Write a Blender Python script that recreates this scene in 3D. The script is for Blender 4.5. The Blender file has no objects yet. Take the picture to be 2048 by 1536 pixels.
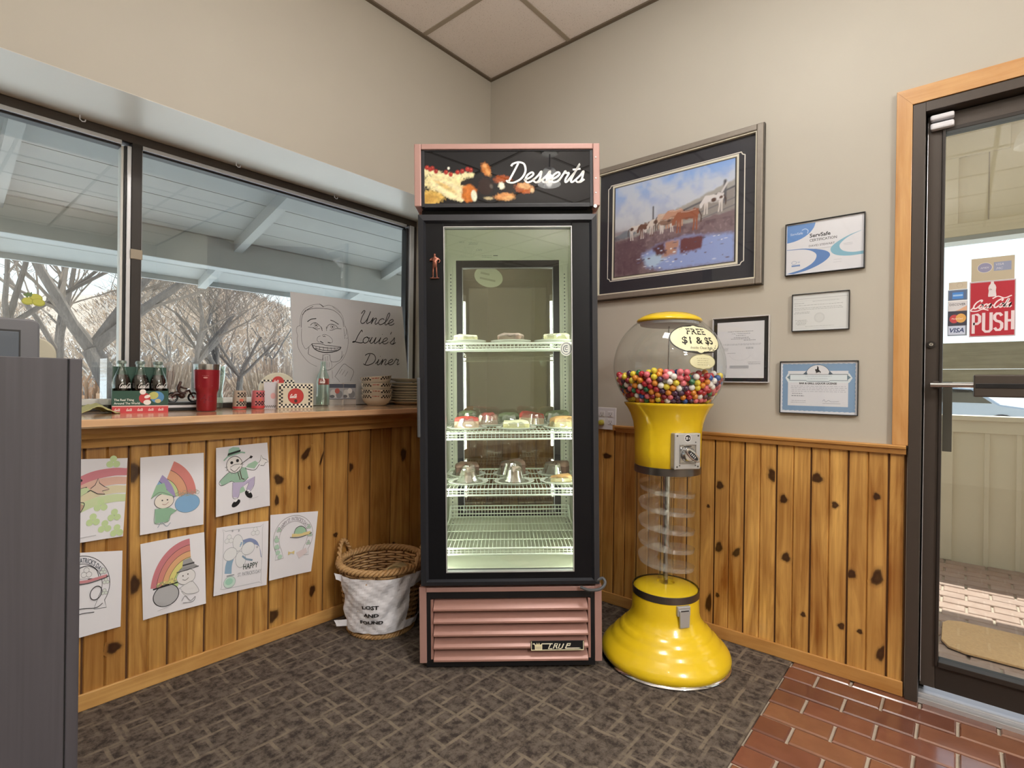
import bpy, math, random
import numpy as np
from math import sin, cos, pi, radians, sqrt, atan2
from mathutils import Vector, Matrix, Euler
random.seed(7)
rng = np.random.default_rng(7)
SC = bpy.context.scene
COL = SC.collection

# ------------------------------------------------------------------ camera, sky, sun, fill lights, exposure
cam_d = bpy.data.cameras.new('camera')
cam_d.sensor_width = 36.0
cam_d.lens = 1052.35 / 2048 * 36.0
cam_d.clip_start, cam_d.clip_end = 0.02, 600
cam_o = bpy.data.objects.new('camera', cam_d)
COL.objects.link(cam_o)
yaw, pitch, roll = radians(40.402), radians(-0.114), radians(0.7647)
fw = Vector((cos(yaw) * cos(pitch), sin(yaw) * cos(pitch), sin(pitch)))
r0 = Vector((sin(yaw), -cos(yaw), 0))
u0 = r0.cross(fw)
rt = cos(roll) * r0 + sin(roll) * u0
up = -sin(roll) * r0 + cos(roll) * u0
CAM = Vector((-2.38211, -2.23112, 1.12))
cam_o.matrix_world = Matrix(((rt.x, up.x, -fw.x, CAM.x), (rt.y, up.y, -fw.y, CAM.y), (rt.z, up.z, -fw.z, CAM.z), (0, 0, 0, 1)))
SC.camera = cam_o
SC.view_settings.view_transform = 'Standard'
SC.view_settings.look = 'None'
SC.view_settings.exposure = 0.0
SC.view_settings.gamma = 1.0
SC.view_settings.use_curve_mapping = False
SC.cycles.max_bounces = 10
SC.cycles.transparent_max_bounces = 24
SC.cycles.caustics_reflective = False
SC.cycles.caustics_refractive = False

W = bpy.data.worlds.new('sky')
SC.world = W
W.use_nodes = True
nt = W.node_tree
nt.nodes.clear()
wo = nt.nodes.new('ShaderNodeOutputWorld')
bg = nt.nodes.new('ShaderNodeBackground')
tc = nt.nodes.new('ShaderNodeTexCoord')
sp = nt.nodes.new('ShaderNodeSeparateXYZ')
cr = nt.nodes.new('ShaderNodeValToRGB')
nt.links.new(tc.outputs['Generated'], sp.inputs[0])
nt.links.new(sp.outputs['Z'], cr.inputs[0])
cr.color_ramp.elements[0].position = 0.0
cr.color_ramp.elements[0].color = (0.95, 0.98, 1.0, 1)
cr.color_ramp.elements[1].position = 0.6
cr.color_ramp.elements[1].color = (0.60, 0.74, 0.95, 1)
e = cr.color_ramp.elements.new(0.15)
e.color = (0.86, 0.94, 1.0, 1)
nt.links.new(cr.outputs[0], bg.inputs[0])
bg.inputs[1].default_value = 1.6
nt.links.new(bg.outputs[0], wo.inputs[0])


def lamp(name, kind, loc, energy, color=(1, 1, 1), target=None, **kw):
    d = bpy.data.lights.new(name, kind)
    d.energy = energy
    d.color = color
    for k, v in kw.items():
        setattr(d, k, v)
    o = bpy.data.objects.new(name, d)
    COL.objects.link(o)
    o.location = loc
    if target is not None:
        o.rotation_euler = (Vector(target) - Vector(loc)).to_track_quat('-Z', 'Y').to_euler()
    return o


SUN_EL = math.atan(1.775)
lamp('sun', 'SUN', (8, 3, 12), 7.0, (1.0, 0.95, 0.86), (8 - cos(SUN_EL) * 10, 3, 12 - sin(SUN_EL) * 10), angle=radians(0.6))
# added fill discs aimed up for soft ceiling bounce; no fixtures stand there
for _p, _e in (((-1.7, -2.0, 1.95), 20), ((-2.9, -3.1, 2.1), 20), ((-4.2, -1.6, 2.1), 24), ((-3.8, -4.4, 2.1), 20), ((-1.3, -4.2, 2.1), 20)):
    lamp('fill_up', 'AREA', _p, _e, (1.0, 0.98, 0.945), (_p[0], _p[1], 5), shape='DISK', size=0.5)
for _p, _e in (((-1.25, -1.65, 2.95), 20), ((-2.7, -5.15, 2.95), 88), ((-2.2, -4.4, 2.95), 66)):  # added unseen fill squares aimed down from ceiling height
    lamp('fill_down', 'AREA', _p, _e, (1.0, 0.98, 0.945), (_p[0], _p[1], 0), shape='RECTANGLE', size=0.5, size_y=0.5)


# ------------------------------------------------------------------ helpers
def lin(h):
    if not isinstance(h, str):
        return tuple(h[:3])
    h = h.lstrip('#')
    out = []
    for i in (0, 2, 4):
        c = int(h[i:i + 2], 16) / 255
        out.append(c / 12.92 if c <= 0.04045 else ((c + 0.055) / 1.055) ** 2.4)
    return tuple(out)


MATS = {}


def new_mat(name):
    m = bpy.data.materials.new(name)
    m.use_nodes = True
    m.node_tree.nodes.clear()
    MATS[name] = m
    return m, m.node_tree


class NT:
    """small wrapper to write node trees briefly"""
    def __init__(s, nt):
        s.nt = nt

    def n(s, t, **kw):
        nd = s.nt.nodes.new('ShaderNode' + t)
        for k, v in kw.items():
            setattr(nd, k, v)
        return nd

    def l(s, a, b):
        s.nt.links.new(a, b)

    def val(s, sock, v):
        if hasattr(v, 'links') or hasattr(v, 'is_linked'):
            s.l(v, sock)
        else:
            sock.default_value = v

    def math(s, op, a, b=0.0, c=None):
        nd = s.n('Math', operation=op)
        s.val(nd.inputs[0], a)
        s.val(nd.inputs[1], b)
        if c is not None:
            s.val(nd.inputs[2], c)
        return nd.outputs[0]

    def mix(s, f, a, b, t='MIX'):
        nd = s.n('MixRGB', blend_type=t)
        s.val(nd.inputs[0], f)
        s.val(nd.inputs[1], a if hasattr(a, 'is_linked') else tuple(a[:3]) + (1,))
        s.val(nd.inputs[2], b if hasattr(b, 'is_linked') else tuple(b[:3]) + (1,))
        return nd.outputs[0]

    def ramp(s, f, stops):
        nd = s.n('ValToRGB')
        s.l(f, nd.inputs[0])
        els = nd.color_ramp.elements
        while len(els) < len(stops):
            els.new(0.5)
        for e, (p, c) in zip(els, stops):
            e.position = p
            e.color = (c, c, c, 1) if isinstance(c, (int, float)) else tuple(c[:3]) + (1,)
        return nd.outputs[0]

    def coord(s, kind='Object', scale=(1, 1, 1), rand=False):
        t = s.n('TexCoord').outputs[kind]
        mp = s.n('Mapping')
        mp.inputs['Scale'].default_value = scale
        if rand:
            oi = s.n('ObjectInfo')
            v = s.n('VectorMath', operation='SCALE')
            v.inputs[0].default_value = (37.0, 91.0, 53.0)
            s.l(oi.outputs['Random'], v.inputs['Scale'])
            ad = s.n('VectorMath', operation='ADD')
            s.l(t, ad.inputs[0])
            s.l(v.outputs[0], ad.inputs[1])
            t = ad.outputs[0]
        s.l(t, mp.inputs[0])
        return mp.outputs[0]

    def noise(s, vec, scale, detail=3.0, rough=0.55, dist=0.0):
        nd = s.n('TexNoise')
        s.l(vec, nd.inputs['Vector'])
        nd.inputs['Scale'].default_value = scale
        nd.inputs['Detail'].default_value = detail
        nd.inputs['Roughness'].default_value = rough
        nd.inputs['Distortion'].default_value = dist
        return nd.outputs[0]

    def out(s, col, rough=0.5, metal=0.0, bump=None, bstr=0.2, bdist=0.01, **kw):
        p = s.n('BsdfPrincipled')
        s.val(p.inputs['Base Color'], col if hasattr(col, 'is_linked') else tuple(col[:3]) + (1,))
        s.val(p.inputs['Roughness'], rough)
        p.inputs['Metallic'].default_value = metal
        for k, v in kw.items():
            s.val(p.inputs[k.replace('_', ' ')], v)
        if bump is not None:
            b = s.n('Bump')
            b.inputs['Strength'].default_value = bstr
            b.inputs['Distance'].default_value = bdist
            s.l(bump, b.inputs['Height'])
            s.l(b.outputs[0], p.inputs['Normal'])
        o = s.n('OutputMaterial')
        s.l(p.outputs[0], o.inputs[0])
        return p


def paint(name, col, rough=0.5, metal=0.0, var=0.06, scale=30.0, bump=0.0, **kw):
    m, t = new_mat(name)
    k = NT(t)
    c = lin(col)
    f = k.noise(k.coord(), scale, 4)
    a = tuple(x * (1 - var) for x in c)
    b = tuple(min(1, x * (1 + var)) for x in c)
    k.out(k.mix(f, a, b), rough, metal, bump=f if bump else None, bstr=bump, bdist=0.004, **kw)
    return m


def glassy(name, tint=(1, 1, 1), ior=1.45, rough=0.0, haze=0.0):
    """thin clear sheet: see-through with a mirror sheen that grows at grazing angles"""
    m, t = new_mat(name)
    k = NT(t)
    tr = k.n('BsdfTransparent')
    tr.inputs[0].default_value = tuple(tint) + (1,)
    gl = k.n('BsdfGlossy')
    gl.inputs['Roughness'].default_value = rough
    lw = k.n('LayerWeight')
    lw.inputs[0].default_value = 0.5
    f0 = 2 * ((ior - 1) / (ior + 1)) ** 2
    fr = k.math('MULTIPLY_ADD', k.math('POWER', lw.outputs['Facing'], 5.0), 1 - f0, f0)
    mx = k.n('MixShader')
    k.l(fr, mx.inputs[0])
    k.l(tr.outputs[0], mx.inputs[1])
    k.l(gl.outputs[0], mx.inputs[2])
    o = k.n('OutputMaterial')
    res = mx.outputs[0]
    if haze:
        df = k.n('BsdfDiffuse')
        df.inputs[0].default_value = tuple(tint) + (1,)
        m2 = k.n('MixShader')
        m2.inputs[0].default_value = haze
        k.l(res, m2.inputs[1])
        k.l(df.outputs[0], m2.inputs[2])
        res = m2.outputs[0]
    k.l(res, o.inputs[0])
    return m


def glow(name, col, strength):
    m, t = new_mat(name)
    k = NT(t)
    em = k.n('Emission')
    em.inputs[0].default_value = tuple(col) + (1,)
    em.inputs[1].default_value = strength
    o = k.n('OutputMaterial')
    k.l(em.outputs[0], o.inputs[0])
    return m


def printed(name, rough=0.6, coat=0.0, alpha=None):
    m, t = new_mat(name)
    k = NT(t)
    a = k.n('Attribute')
    a.attribute_name = 'Col'
    k.out(a.outputs['Color'], rough, Coat_Weight=coat)
    return m


def wood(name, light, dark, rough=0.32, scale=(14, 14, 1.2), tone=0.35, knots=0.0, coat=0.3):
    """grain runs along local z"""
    m, t = new_mat(name)
    k = NT(t)
    v = k.coord('Object', scale, rand=True)
    n1 = k.noise(v, 1.5, 5, 0.6, 1.2)
    n2 = k.noise(k.coord('Object', (scale[0] * 9, scale[1] * 9, scale[2] * 1.5), rand=True), 1.0, 3)
    n3 = k.noise(k.coord('Object', (3.0, 3.0, 3.0), rand=True), 1.0, 2)
    f = k.math('ADD', k.math('ADD', k.math('MULTIPLY', n1, 0.5), k.math('MULTIPLY', n2, 0.2)), k.math('MULTIPLY', n3, 0.3))
    g = k.ramp(f, [(0.36, 1.0), (0.62, 0.0)])
    c = k.mix(g, lin(light), lin(dark))
    oi = k.n('ObjectInfo')
    tn = k.math('MULTIPLY', oi.outputs['Random'], tone)
    c = k.mix(tn, c, lin(dark), 'MIX')
    at = k.n('Attribute')
    at.attribute_name = 'Knot'
    c = k.mix(k.math('MULTIPLY', at.outputs['Fac'], 1.0), c, lin('#2a0f08'))
    k.out(c, rough, Coat_Weight=coat, Coat_Roughness=0.15)
    return m


def tag(o, label=None, cat=None, group=None, kind=None):
    if label:
        o['label'] = label
    if cat:
        o['category'] = cat
    if group:
        o['group'] = group
    if kind:
        o['kind'] = kind
    return o


def thing(name, label, cat, loc=(0, 0, 0), rz=0.0, group=None, rot=None, kind=None):
    o = bpy.data.objects.new(name, None)
    o.empty_display_size = 0.05
    COL.objects.link(o)
    o.location = loc
    o.rotation_euler = rot if rot else (0, 0, rz)
    return tag(o, label, cat, group, kind)


def dup(root, loc=None, rz=None, label=None, group=None):
    r = root.copy()
    COL.objects.link(r)
    if loc is not None:
        r.location = loc
    if rz is not None:
        r.rotation_euler = (0, 0, rz)
    if label:
        r['label'] = label
    if group:
        r['group'] = group
    for ch in list(root.children):
        c = ch.copy()
        COL.objects.link(c)
        c.parent = r
        for g in list(ch.children):
            d = g.copy()
            COL.objects.link(d)
            d.parent = c
    return r


class MB:
    """collects shapes; build() links them as ONE mesh object"""
    def __init__(s):
        s.v, s.f, s.mi, s.c, s.kn = [], [], [], [], []
        s.m = 0
        s.col = (1, 1, 1)
        s.k = 0.0

    def add(s, vs, fs):
        b = len(s.v)
        s.v += [tuple(p) for p in vs]
        s.c += [s.col] * len(vs)
        s.kn += [s.k] * len(vs)
        for f in fs:
            s.f.append([i + b for i in f])
            s.mi.append(s.m)
        return s

    def box(s, x0, x1, y0, y1, z0, z1):
        return s.add([(x0, y0, z0), (x1, y0, z0), (x1, y1, z0), (x0, y1, z0), (x0, y0, z1), (x1, y0, z1), (x1, y1, z1), (x0, y1, z1)],
                     [(0, 3, 2, 1), (4, 5, 6, 7), (0, 1, 5, 4), (1, 2, 6, 5), (2, 3, 7, 6), (3, 0, 4, 7)])

    def hexa(s, p):
        return s.add(p, [(0, 3, 2, 1), (4, 5, 6, 7), (0, 1, 5, 4), (1, 2, 6, 5), (2, 3, 7, 6), (3, 0, 4, 7)])

    def prism(s, pts, axis, a, b):
        """extrude a 2D outline along an axis ('x','y','z')"""
        def P(u, w, t):
            return {'x': (t, u, w), 'y': (u, t, w), 'z': (u, w, t)}[axis]
        n = len(pts)
        vs = [P(u, w, a) for u, w in pts] + [P(u, w, b) for u, w in pts]
        fs = [list(range(n))[::-1], list(range(n, 2 * n))] + [(i, (i + 1) % n, n + (i + 1) % n, n + i) for i in range(n)]
        return s.add(vs, fs)

    def tube(s, path, r, n=8, closed=False, caps=True):
        P = [Vector(p) for p in path]
        N = len(P)
        rs = r if isinstance(r, (list, tuple)) else [r] * N
        T = []
        for i in range(N):
            a = P[(i - 1) % N] if (closed or i > 0) else P[i]
            b = P[(i + 1) % N] if (closed or i < N - 1) else P[i]
            d = (b - a)
            T.append(d.normalized() if d.length > 1e-9 else Vector((0, 0, 1)))
        t = T[0]
        nrm = t.orthogonal().normalized()
        vs = []
        for i in range(N):
            ax = T[i - 1].cross(T[i]) if i else Vector((0, 0, 0))
            if ax.length > 1e-7:
                nrm = Matrix.Rotation(T[i - 1].angle(T[i]), 3, ax.normalized()) @ nrm
            nrm = (nrm - T[i] * nrm.dot(T[i])).normalized()
            bn = T[i].cross(nrm)
            for j in range(n):
                a = 2 * pi * j / n
                vs.append(P[i] + (nrm * cos(a) + bn * sin(a)) * rs[i])
        fs = []
        for i in range(N if closed else N - 1):
            k = (i + 1) % N
            for j in range(n):
                fs.append((i * n + j, i * n + (j + 1) % n, k * n + (j + 1) % n, k * n + j))
        if caps and not closed:
            fs.append(list(range(n))[::-1])
            fs.append(list(range((N - 1) * n, N * n)))
        return s.add(vs, fs)

    def cyl(s, p0, p1, r0, r1=None, n=16):
        return s.tube([p0, p1], [r0, r0 if r1 is None else r1], n)

    def lathe(s, prof, n=32, c=(0, 0, 0), a0=0.0, a1=2 * pi, wob=None):
        full = abs(a1 - a0 - 2 * pi) < 1e-6
        m = n if full else n + 1
        vs = []
        for r, z in prof:
            for j in range(m):
                a = a0 + (a1 - a0) * j / n
                q = wob(a, r, z) if wob else (r, z)
                vs.append((c[0] + q[0] * cos(a), c[1] + q[0] * sin(a), c[2] + q[1]))
        fs = []
        for i in range(len(prof) - 1):
            for j in range(n):
                k = (j + 1) % m
                fs.append((i * m + j, i * m + k, (i + 1) * m + k, (i + 1) * m + j))
        return s.add(vs, fs)

    def ball(s, c, r, nu=12, nv=8, sc=(1, 1, 1)):
        vs = [(c[0], c[1], c[2] - r * sc[2])]
        for i in range(1, nv):
            a = -pi / 2 + pi * i / nv
            for j in range(nu):
                b = 2 * pi * j / nu
                vs.append((c[0] + r * cos(a) * cos(b) * sc[0], c[1] + r * cos(a) * sin(b) * sc[1], c[2] + r * sin(a) * sc[2]))
        vs.append((c[0], c[1], c[2] + r * sc[2]))
        fs = []
        for j in range(nu):
            fs.append((0, 1 + (j + 1) % nu, 1 + j))
            fs.append((len(vs) - 1, len(vs) - 1 - nu + j, len(vs) - 1 - nu + (j + 1) % nu))
        for i in range(nv - 2):
            for j in range(nu):
                a = 1 + i * nu
                fs.append((a + j, a + (j + 1) % nu, a + nu + (j + 1) % nu, a + nu + j))
        return s.add(vs, fs)

    def grid(s, fn, nu, nv):
        vs = [fn(i / nu, j / nv) for j in range(nv + 1) for i in range(nu + 1)]
        return s.add(vs, [(j * (nu + 1) + i, j * (nu + 1) + i + 1, (j + 1) * (nu + 1) + i + 1, (j + 1) * (nu + 1) + i) for j in range(nv) for i in range(nu)])

    def frame(s, x0, x1, z0, z1, w, y0, y1, wb=None):
        """rectangular ring in the xz plane"""
        wb = w if wb is None else wb
        s.box(x0, x0 + w, y0, y1, z0, z1)
        s.box(x1 - w, x1, y0, y1, z0, z1)
        s.box(x0 + w, x1 - w, y0, y1, z1 - w, z1)
        return s.box(x0 + w, x1 - w, y0, y1, z0, z0 + wb)

    def build(s, name, mats, parent=None, smooth=False, bevel=0.0, loc=None, rot=None, solid=0.0, angle=40, xf=None):
        vs = s.v if xf is None else [xf(Vector(p)) for p in s.v]
        me = bpy.data.meshes.new(name)
        me.from_pydata(vs, [], s.f)
        if not isinstance(mats, (list, tuple)):
            mats = [mats]
        for m in mats:
            me.materials.append(MATS[m] if isinstance(m, str) else m)
        me.polygons.foreach_set('material_index', s.mi)
        if any(c != (1, 1, 1) for c in s.c):
            at = me.color_attributes.new('Col', 'FLOAT_COLOR', 'POINT')
            at.data.foreach_set('color', np.array([tuple(c) + (1,) for c in s.c], dtype=np.float32).ravel())
        if any(s.kn):
            at = me.attributes.new('Knot', 'FLOAT', 'POINT')
            at.data.foreach_set('value', np.array(s.kn, dtype=np.float32))
        if smooth:
            me.polygons.foreach_set('use_smooth', [True] * len(s.f))
            try:
                me.set_sharp_from_angle(angle=radians(angle))
            except Exception:
                pass
        me.update()
        o = bpy.data.objects.new(name, me)
        COL.objects.link(o)
        if parent is not None:
            o.parent = parent
        if loc is not None:
            o.location = loc
        if rot is not None:
            o.rotation_euler = rot
        if solid:
            md = o.modifiers.new('solid', 'SOLIDIFY')
            md.thickness = solid
            md.offset = 0
        if bevel:
            md = o.modifiers.new('bevel', 'BEVEL')
            md.width = bevel
            md.segments = 2
            md.limit_method = 'ANGLE'
        return o


def crom(pts, k=6):
    """Catmull-Rom through points"""
    P = [np.array(p, float) for p in pts]
    if len(P) < 3:
        return [tuple(p) for p in P]
    P = [2 * P[0] - P[1]] + P + [2 * P[-1] - P[-2]]
    out = []
    for i in range(1, len(P) - 2):
        a, b, c, d = P[i - 1:i + 3]
        for t in np.linspace(0, 1, k, endpoint=False):
            out.append(0.5 * (2 * b + (c - a) * t + (2 * a - 5 * b + 4 * c - d) * t * t + (3 * b - a - 3 * c + d) * t ** 3))
    out.append(P[-2])
    return [tuple(p) for p in out]


SCRIPT = {
    'a': (.56, [[(.4, .42), (.25, .5), (.06, .32), (.06, .08), (.2, 0), (.36, .2), (.42, .5)], [(.42, .5), (.38, .12), (.45, 0), (.58, .15)]]),
    'c': (.44, [[(.42, .40), (.30, .5), (.1, .38), (.05, .15), (.18, 0), (.36, .06), (.48, .18)]]),
    'e': (.44, [[(0, .1), (.25, .25), (.36, .4), (.25, .5), (.08, .35), (.06, .12), (.2, 0), (.38, .06), (.48, .18)]]),
    'i': (.34, [[(0, .1), (.12, .3), (.18, .5), (.14, .1), (.22, 0), (.36, .15)], [(.22, .74), (.235, .76)]]),
    'l': (.32, [[(0, .1), (.2, .4), (.3, .85), (.22, 1), (.14, .8), (.1, .2), (.18, 0), (.34, .15)]]),
    'n': (.56, [[(0, .1), (.1, .4), (.14, .5), (.1, 0)], [(.1, 0), (.2, .35), (.34, .5), (.4, .4), (.36, .1), (.44, 0), (.58, .15)]]),
    'o': (.48, [[(.25, .5), (.08, .38), (.05, .15), (.2, 0), (.38, .12), (.42, .35), (.25, .5), (.32, .42), (.5, .42)]]),
    'r': (.44, [[(0, .1), (.12, .45), (.16, .55), (.22, .45), (.36, .45), (.3, .15), (.36, 0), (.48, .12)]]),
    's': (.42, [[(0, .1), (.18, .35), (.26, .55), (.3, .3), (.3, .1), (.18, 0), (.04, .08)], [(.18, 0), (.3, .02), (.44, .15)]]),
    't': (.34, [[(0, .1), (.2, .5), (.3, .9), (.2, .5), (.14, .12), (.22, 0), (.36, .12)], [(.05, .62), (.42, .66)]]),
    'u': (.58, [[(0, .1), (.1, .35), (.14, .5), (.08, .15), (.16, 0), (.3, .12), (.42, .5)], [(.42, .5), (.38, .1), (.46, 0), (.6, .15)]]),
    'D': (.86, [[(.3, .95), (.22, .5), (.12, .02)], [(0, .12), (.12, .02), (.4, 0), (.7, .2), (.78, .55), (.6, .9), (.3, 1.0), (.05, .92), (0, .8)]]),
    'L': (.66, [[(.5, .85), (.42, 1), (.28, .6), (.18, .1), (.02, .03), (.1, .1), (.3, .05), (.6, 0), (.75, .08)]]),
    'U': (.78, [[(0, .75), (.12, 1), (.22, .95), (.12, .5), (.12, .1), (.3, 0), (.5, .3), (.62, 1.0)], [(.62, 1), (.54, .3), (.58, 0), (.75, .15)]]),
    'C': (.66, [[(.7, .75), (.75, .95), (.55, 1), (.2, .75), (.06, .35), (.2, .03), (.45, .05), (.68, .3)]]),
    "'": (.16, [[(.1, 1), (.05, .8)]]), '-': (.2, [[(0, .3), (.2, .3)]]), ' ': (.3, []),
}
_TX = {}


class Art:
    """flat print: coloured polygons, strokes and lettering in local (x, y), each layer a hair above the last"""
    def __init__(s, eps=1.6e-5):
        s.items = []
        s.eps = eps

    def poly(s, pts, col, lv=None):
        s.items.append(([tuple(p) for p in pts], [list(range(len(pts)))], lin(col)))
        return s

    def rect(s, x0, y0, x1, y1, col):
        return s.poly([(x0, y0), (x1, y0), (x1, y1), (x0, y1)], col)

    def ell(s, cx, cy, rx, ry=None, col='#000000', rot=0.0, n=28, a0=0, a1=360):
        ry = rx if ry is None else ry
        c, d = cos(rot), sin(rot)
        full = a1 - a0 >= 360
        P = []
        for i in range(n if full else n + 1):
            a = radians(a0 + (a1 - a0) * i / n)
            x, y = rx * cos(a), ry * sin(a)
            P.append((cx + x * c - y * d, cy + x * d + y * c))
        return s.poly(P, col)

    def line(s, pts, w, col, closed=False, taper=False):
        P = [np.array(p, float) for p in pts]
        if closed:
            P = P + [P[0]]
        n = len(P)
        if n < 2:
            return s
        V, F = [], []
        for i in range(n):
            a = P[i - 1] if i else (P[-2] if closed else P[0])
            b = P[i + 1] if i < n - 1 else (P[1] if closed else P[-1])
            d = b - a
            L = np.hypot(*d) or 1.0
            nn = np.array([-d[1], d[0]]) / L
            ww = w * .5
            if taper:
                ww *= 0.35 + 0.65 * sin(pi * i / (n - 1))
            V += [tuple(P[i] + nn * ww), tuple(P[i] - nn * ww)]
            if i:
                F.append([2 * i - 2, 2 * i - 1, 2 * i + 1, 2 * i])
        s.items.append((V, F, lin(col)))
        return s

    def curve(s, pts, w, col, k=6, closed=False, taper=False):
        if closed:
            pts = list(pts) + [pts[0]]
        return s.line(crom(pts, k), w, col, taper=taper)

    def oval(s, cx, cy, rx, ry, w, col, a0=0, a1=360, n=36, rot=0.0):
        c, d = cos(rot), sin(rot)
        P = [(rx * cos(radians(a0 + (a1 - a0) * i / n)), ry * sin(radians(a0 + (a1 - a0) * i / n))) for i in range(n + 1)]
        return s.line([(cx + x * c - y * d, cy + x * d + y * c) for x, y in P], w, col)

    def script(s, txt, x, y, h, w, col, slant=0.25, sx=1.0, rot=0.0):
        c, d = cos(rot), sin(rot)
        V, F, ax = [], [], 0.0
        for ch in txt:
            adv, strokes = SCRIPT.get(ch, SCRIPT[' '])
            for st in strokes:
                q = crom(st, 5) if len(st) > 2 else st
                q = [((ax + p[0] * sx + p[1] * slant) * h, p[1] * h) for p in q]
                q = [(x + p[0] * c - p[1] * d, y + p[0] * d + p[1] * c) for p in q]
                s.line(q, w, col)
                V0, F0, _ = s.items.pop()
                F += [[i + len(V) for i in f] for f in F0]
                V += V0
            ax += adv * sx
        s.items.append((V, F, lin(col)))
        return s

    def text(s, txt, x, y, h, col, align='CENTER', sx=1.0, bold=0.0, shear=0.0, rot=0.0, serif=False, path=None):
        key = (txt, bold, shear)
        if key not in _TX:
            cu = bpy.data.curves.new('t', 'FONT')
            cu.body = txt
            cu.size = 1.0
            cu.offset = bold
            cu.shear = shear
            cu.resolution_u = 2
            ob = bpy.data.objects.new('t', cu)
            me = bpy.data.meshes.new_from_object(ob)
            _TX[key] = ([tuple(v.co[:2]) for v in me.vertices], [list(p.vertices) for p in me.polygons])
            bpy.data.objects.remove(ob)
            bpy.data.curves.remove(cu)
            bpy.data.meshes.remove(me)
        V, F = _TX[key]
        if not V:
            return s
        A = np.array(V)
        A[:, 0] -= A[:, 0].min()
        wd = A[:, 0].max()
        A[:, 0] -= {'CENTER': wd / 2, 'LEFT': 0, 'RIGHT': wd}[align]
        A = A / 0.73 * h
        A[:, 0] *= sx
        if path:
            cx, cy, R, mid = path
            th = radians(mid) - A[:, 0] / R
            rr = R + A[:, 1]
            A = np.stack([cx + rr * np.cos(th), cy + rr * np.sin(th)], 1)
        else:
            c, d = cos(rot), sin(rot)
            A = np.stack([x + A[:, 0] * c - A[:, 1] * d, y + A[:, 0] * d + A[:, 1] * c], 1)
        s.items.append(([tuple(p) for p in A], F, lin(col)))
        return s

    def lines(s, x0, x1, ys, w, col, jit=0.0, dash=0):
        """rows of tiny unreadable print"""
        V, F = [], []
        for y in ys:
            x = x0 + random.random() * jit
            xe = x1 - random.random() * jit
            while x < xe:
                l = min(xe - x, (random.uniform(.4, 1.6) * dash) if dash else xe - x)
                b = len(V)
                V += [(x, y - w / 2), (x + l, y - w / 2), (x + l, y + w / 2), (x, y + w / 2)]
                F.append([b, b + 1, b + 2, b + 3])
                x += l + (dash * .35 if dash else 1)
        s.items.append((V, F, lin(col)))
        return s

    def build(s, name, fn, mat='print', parent=None, loc=None, rot=None, thick=None):
        """fn(x, y, h) -> 3D point, h = height above the sheet"""
        b = MB()
        for i, (V, F, c) in enumerate(s.items):
            b.col = tuple(min(.999, x) for x in c)
            b.add([fn(p[0], p[1], s.eps * (i + 1)) for p in V], F)
        return b.build(name, mat, parent, loc=loc, rot=rot)


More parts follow.
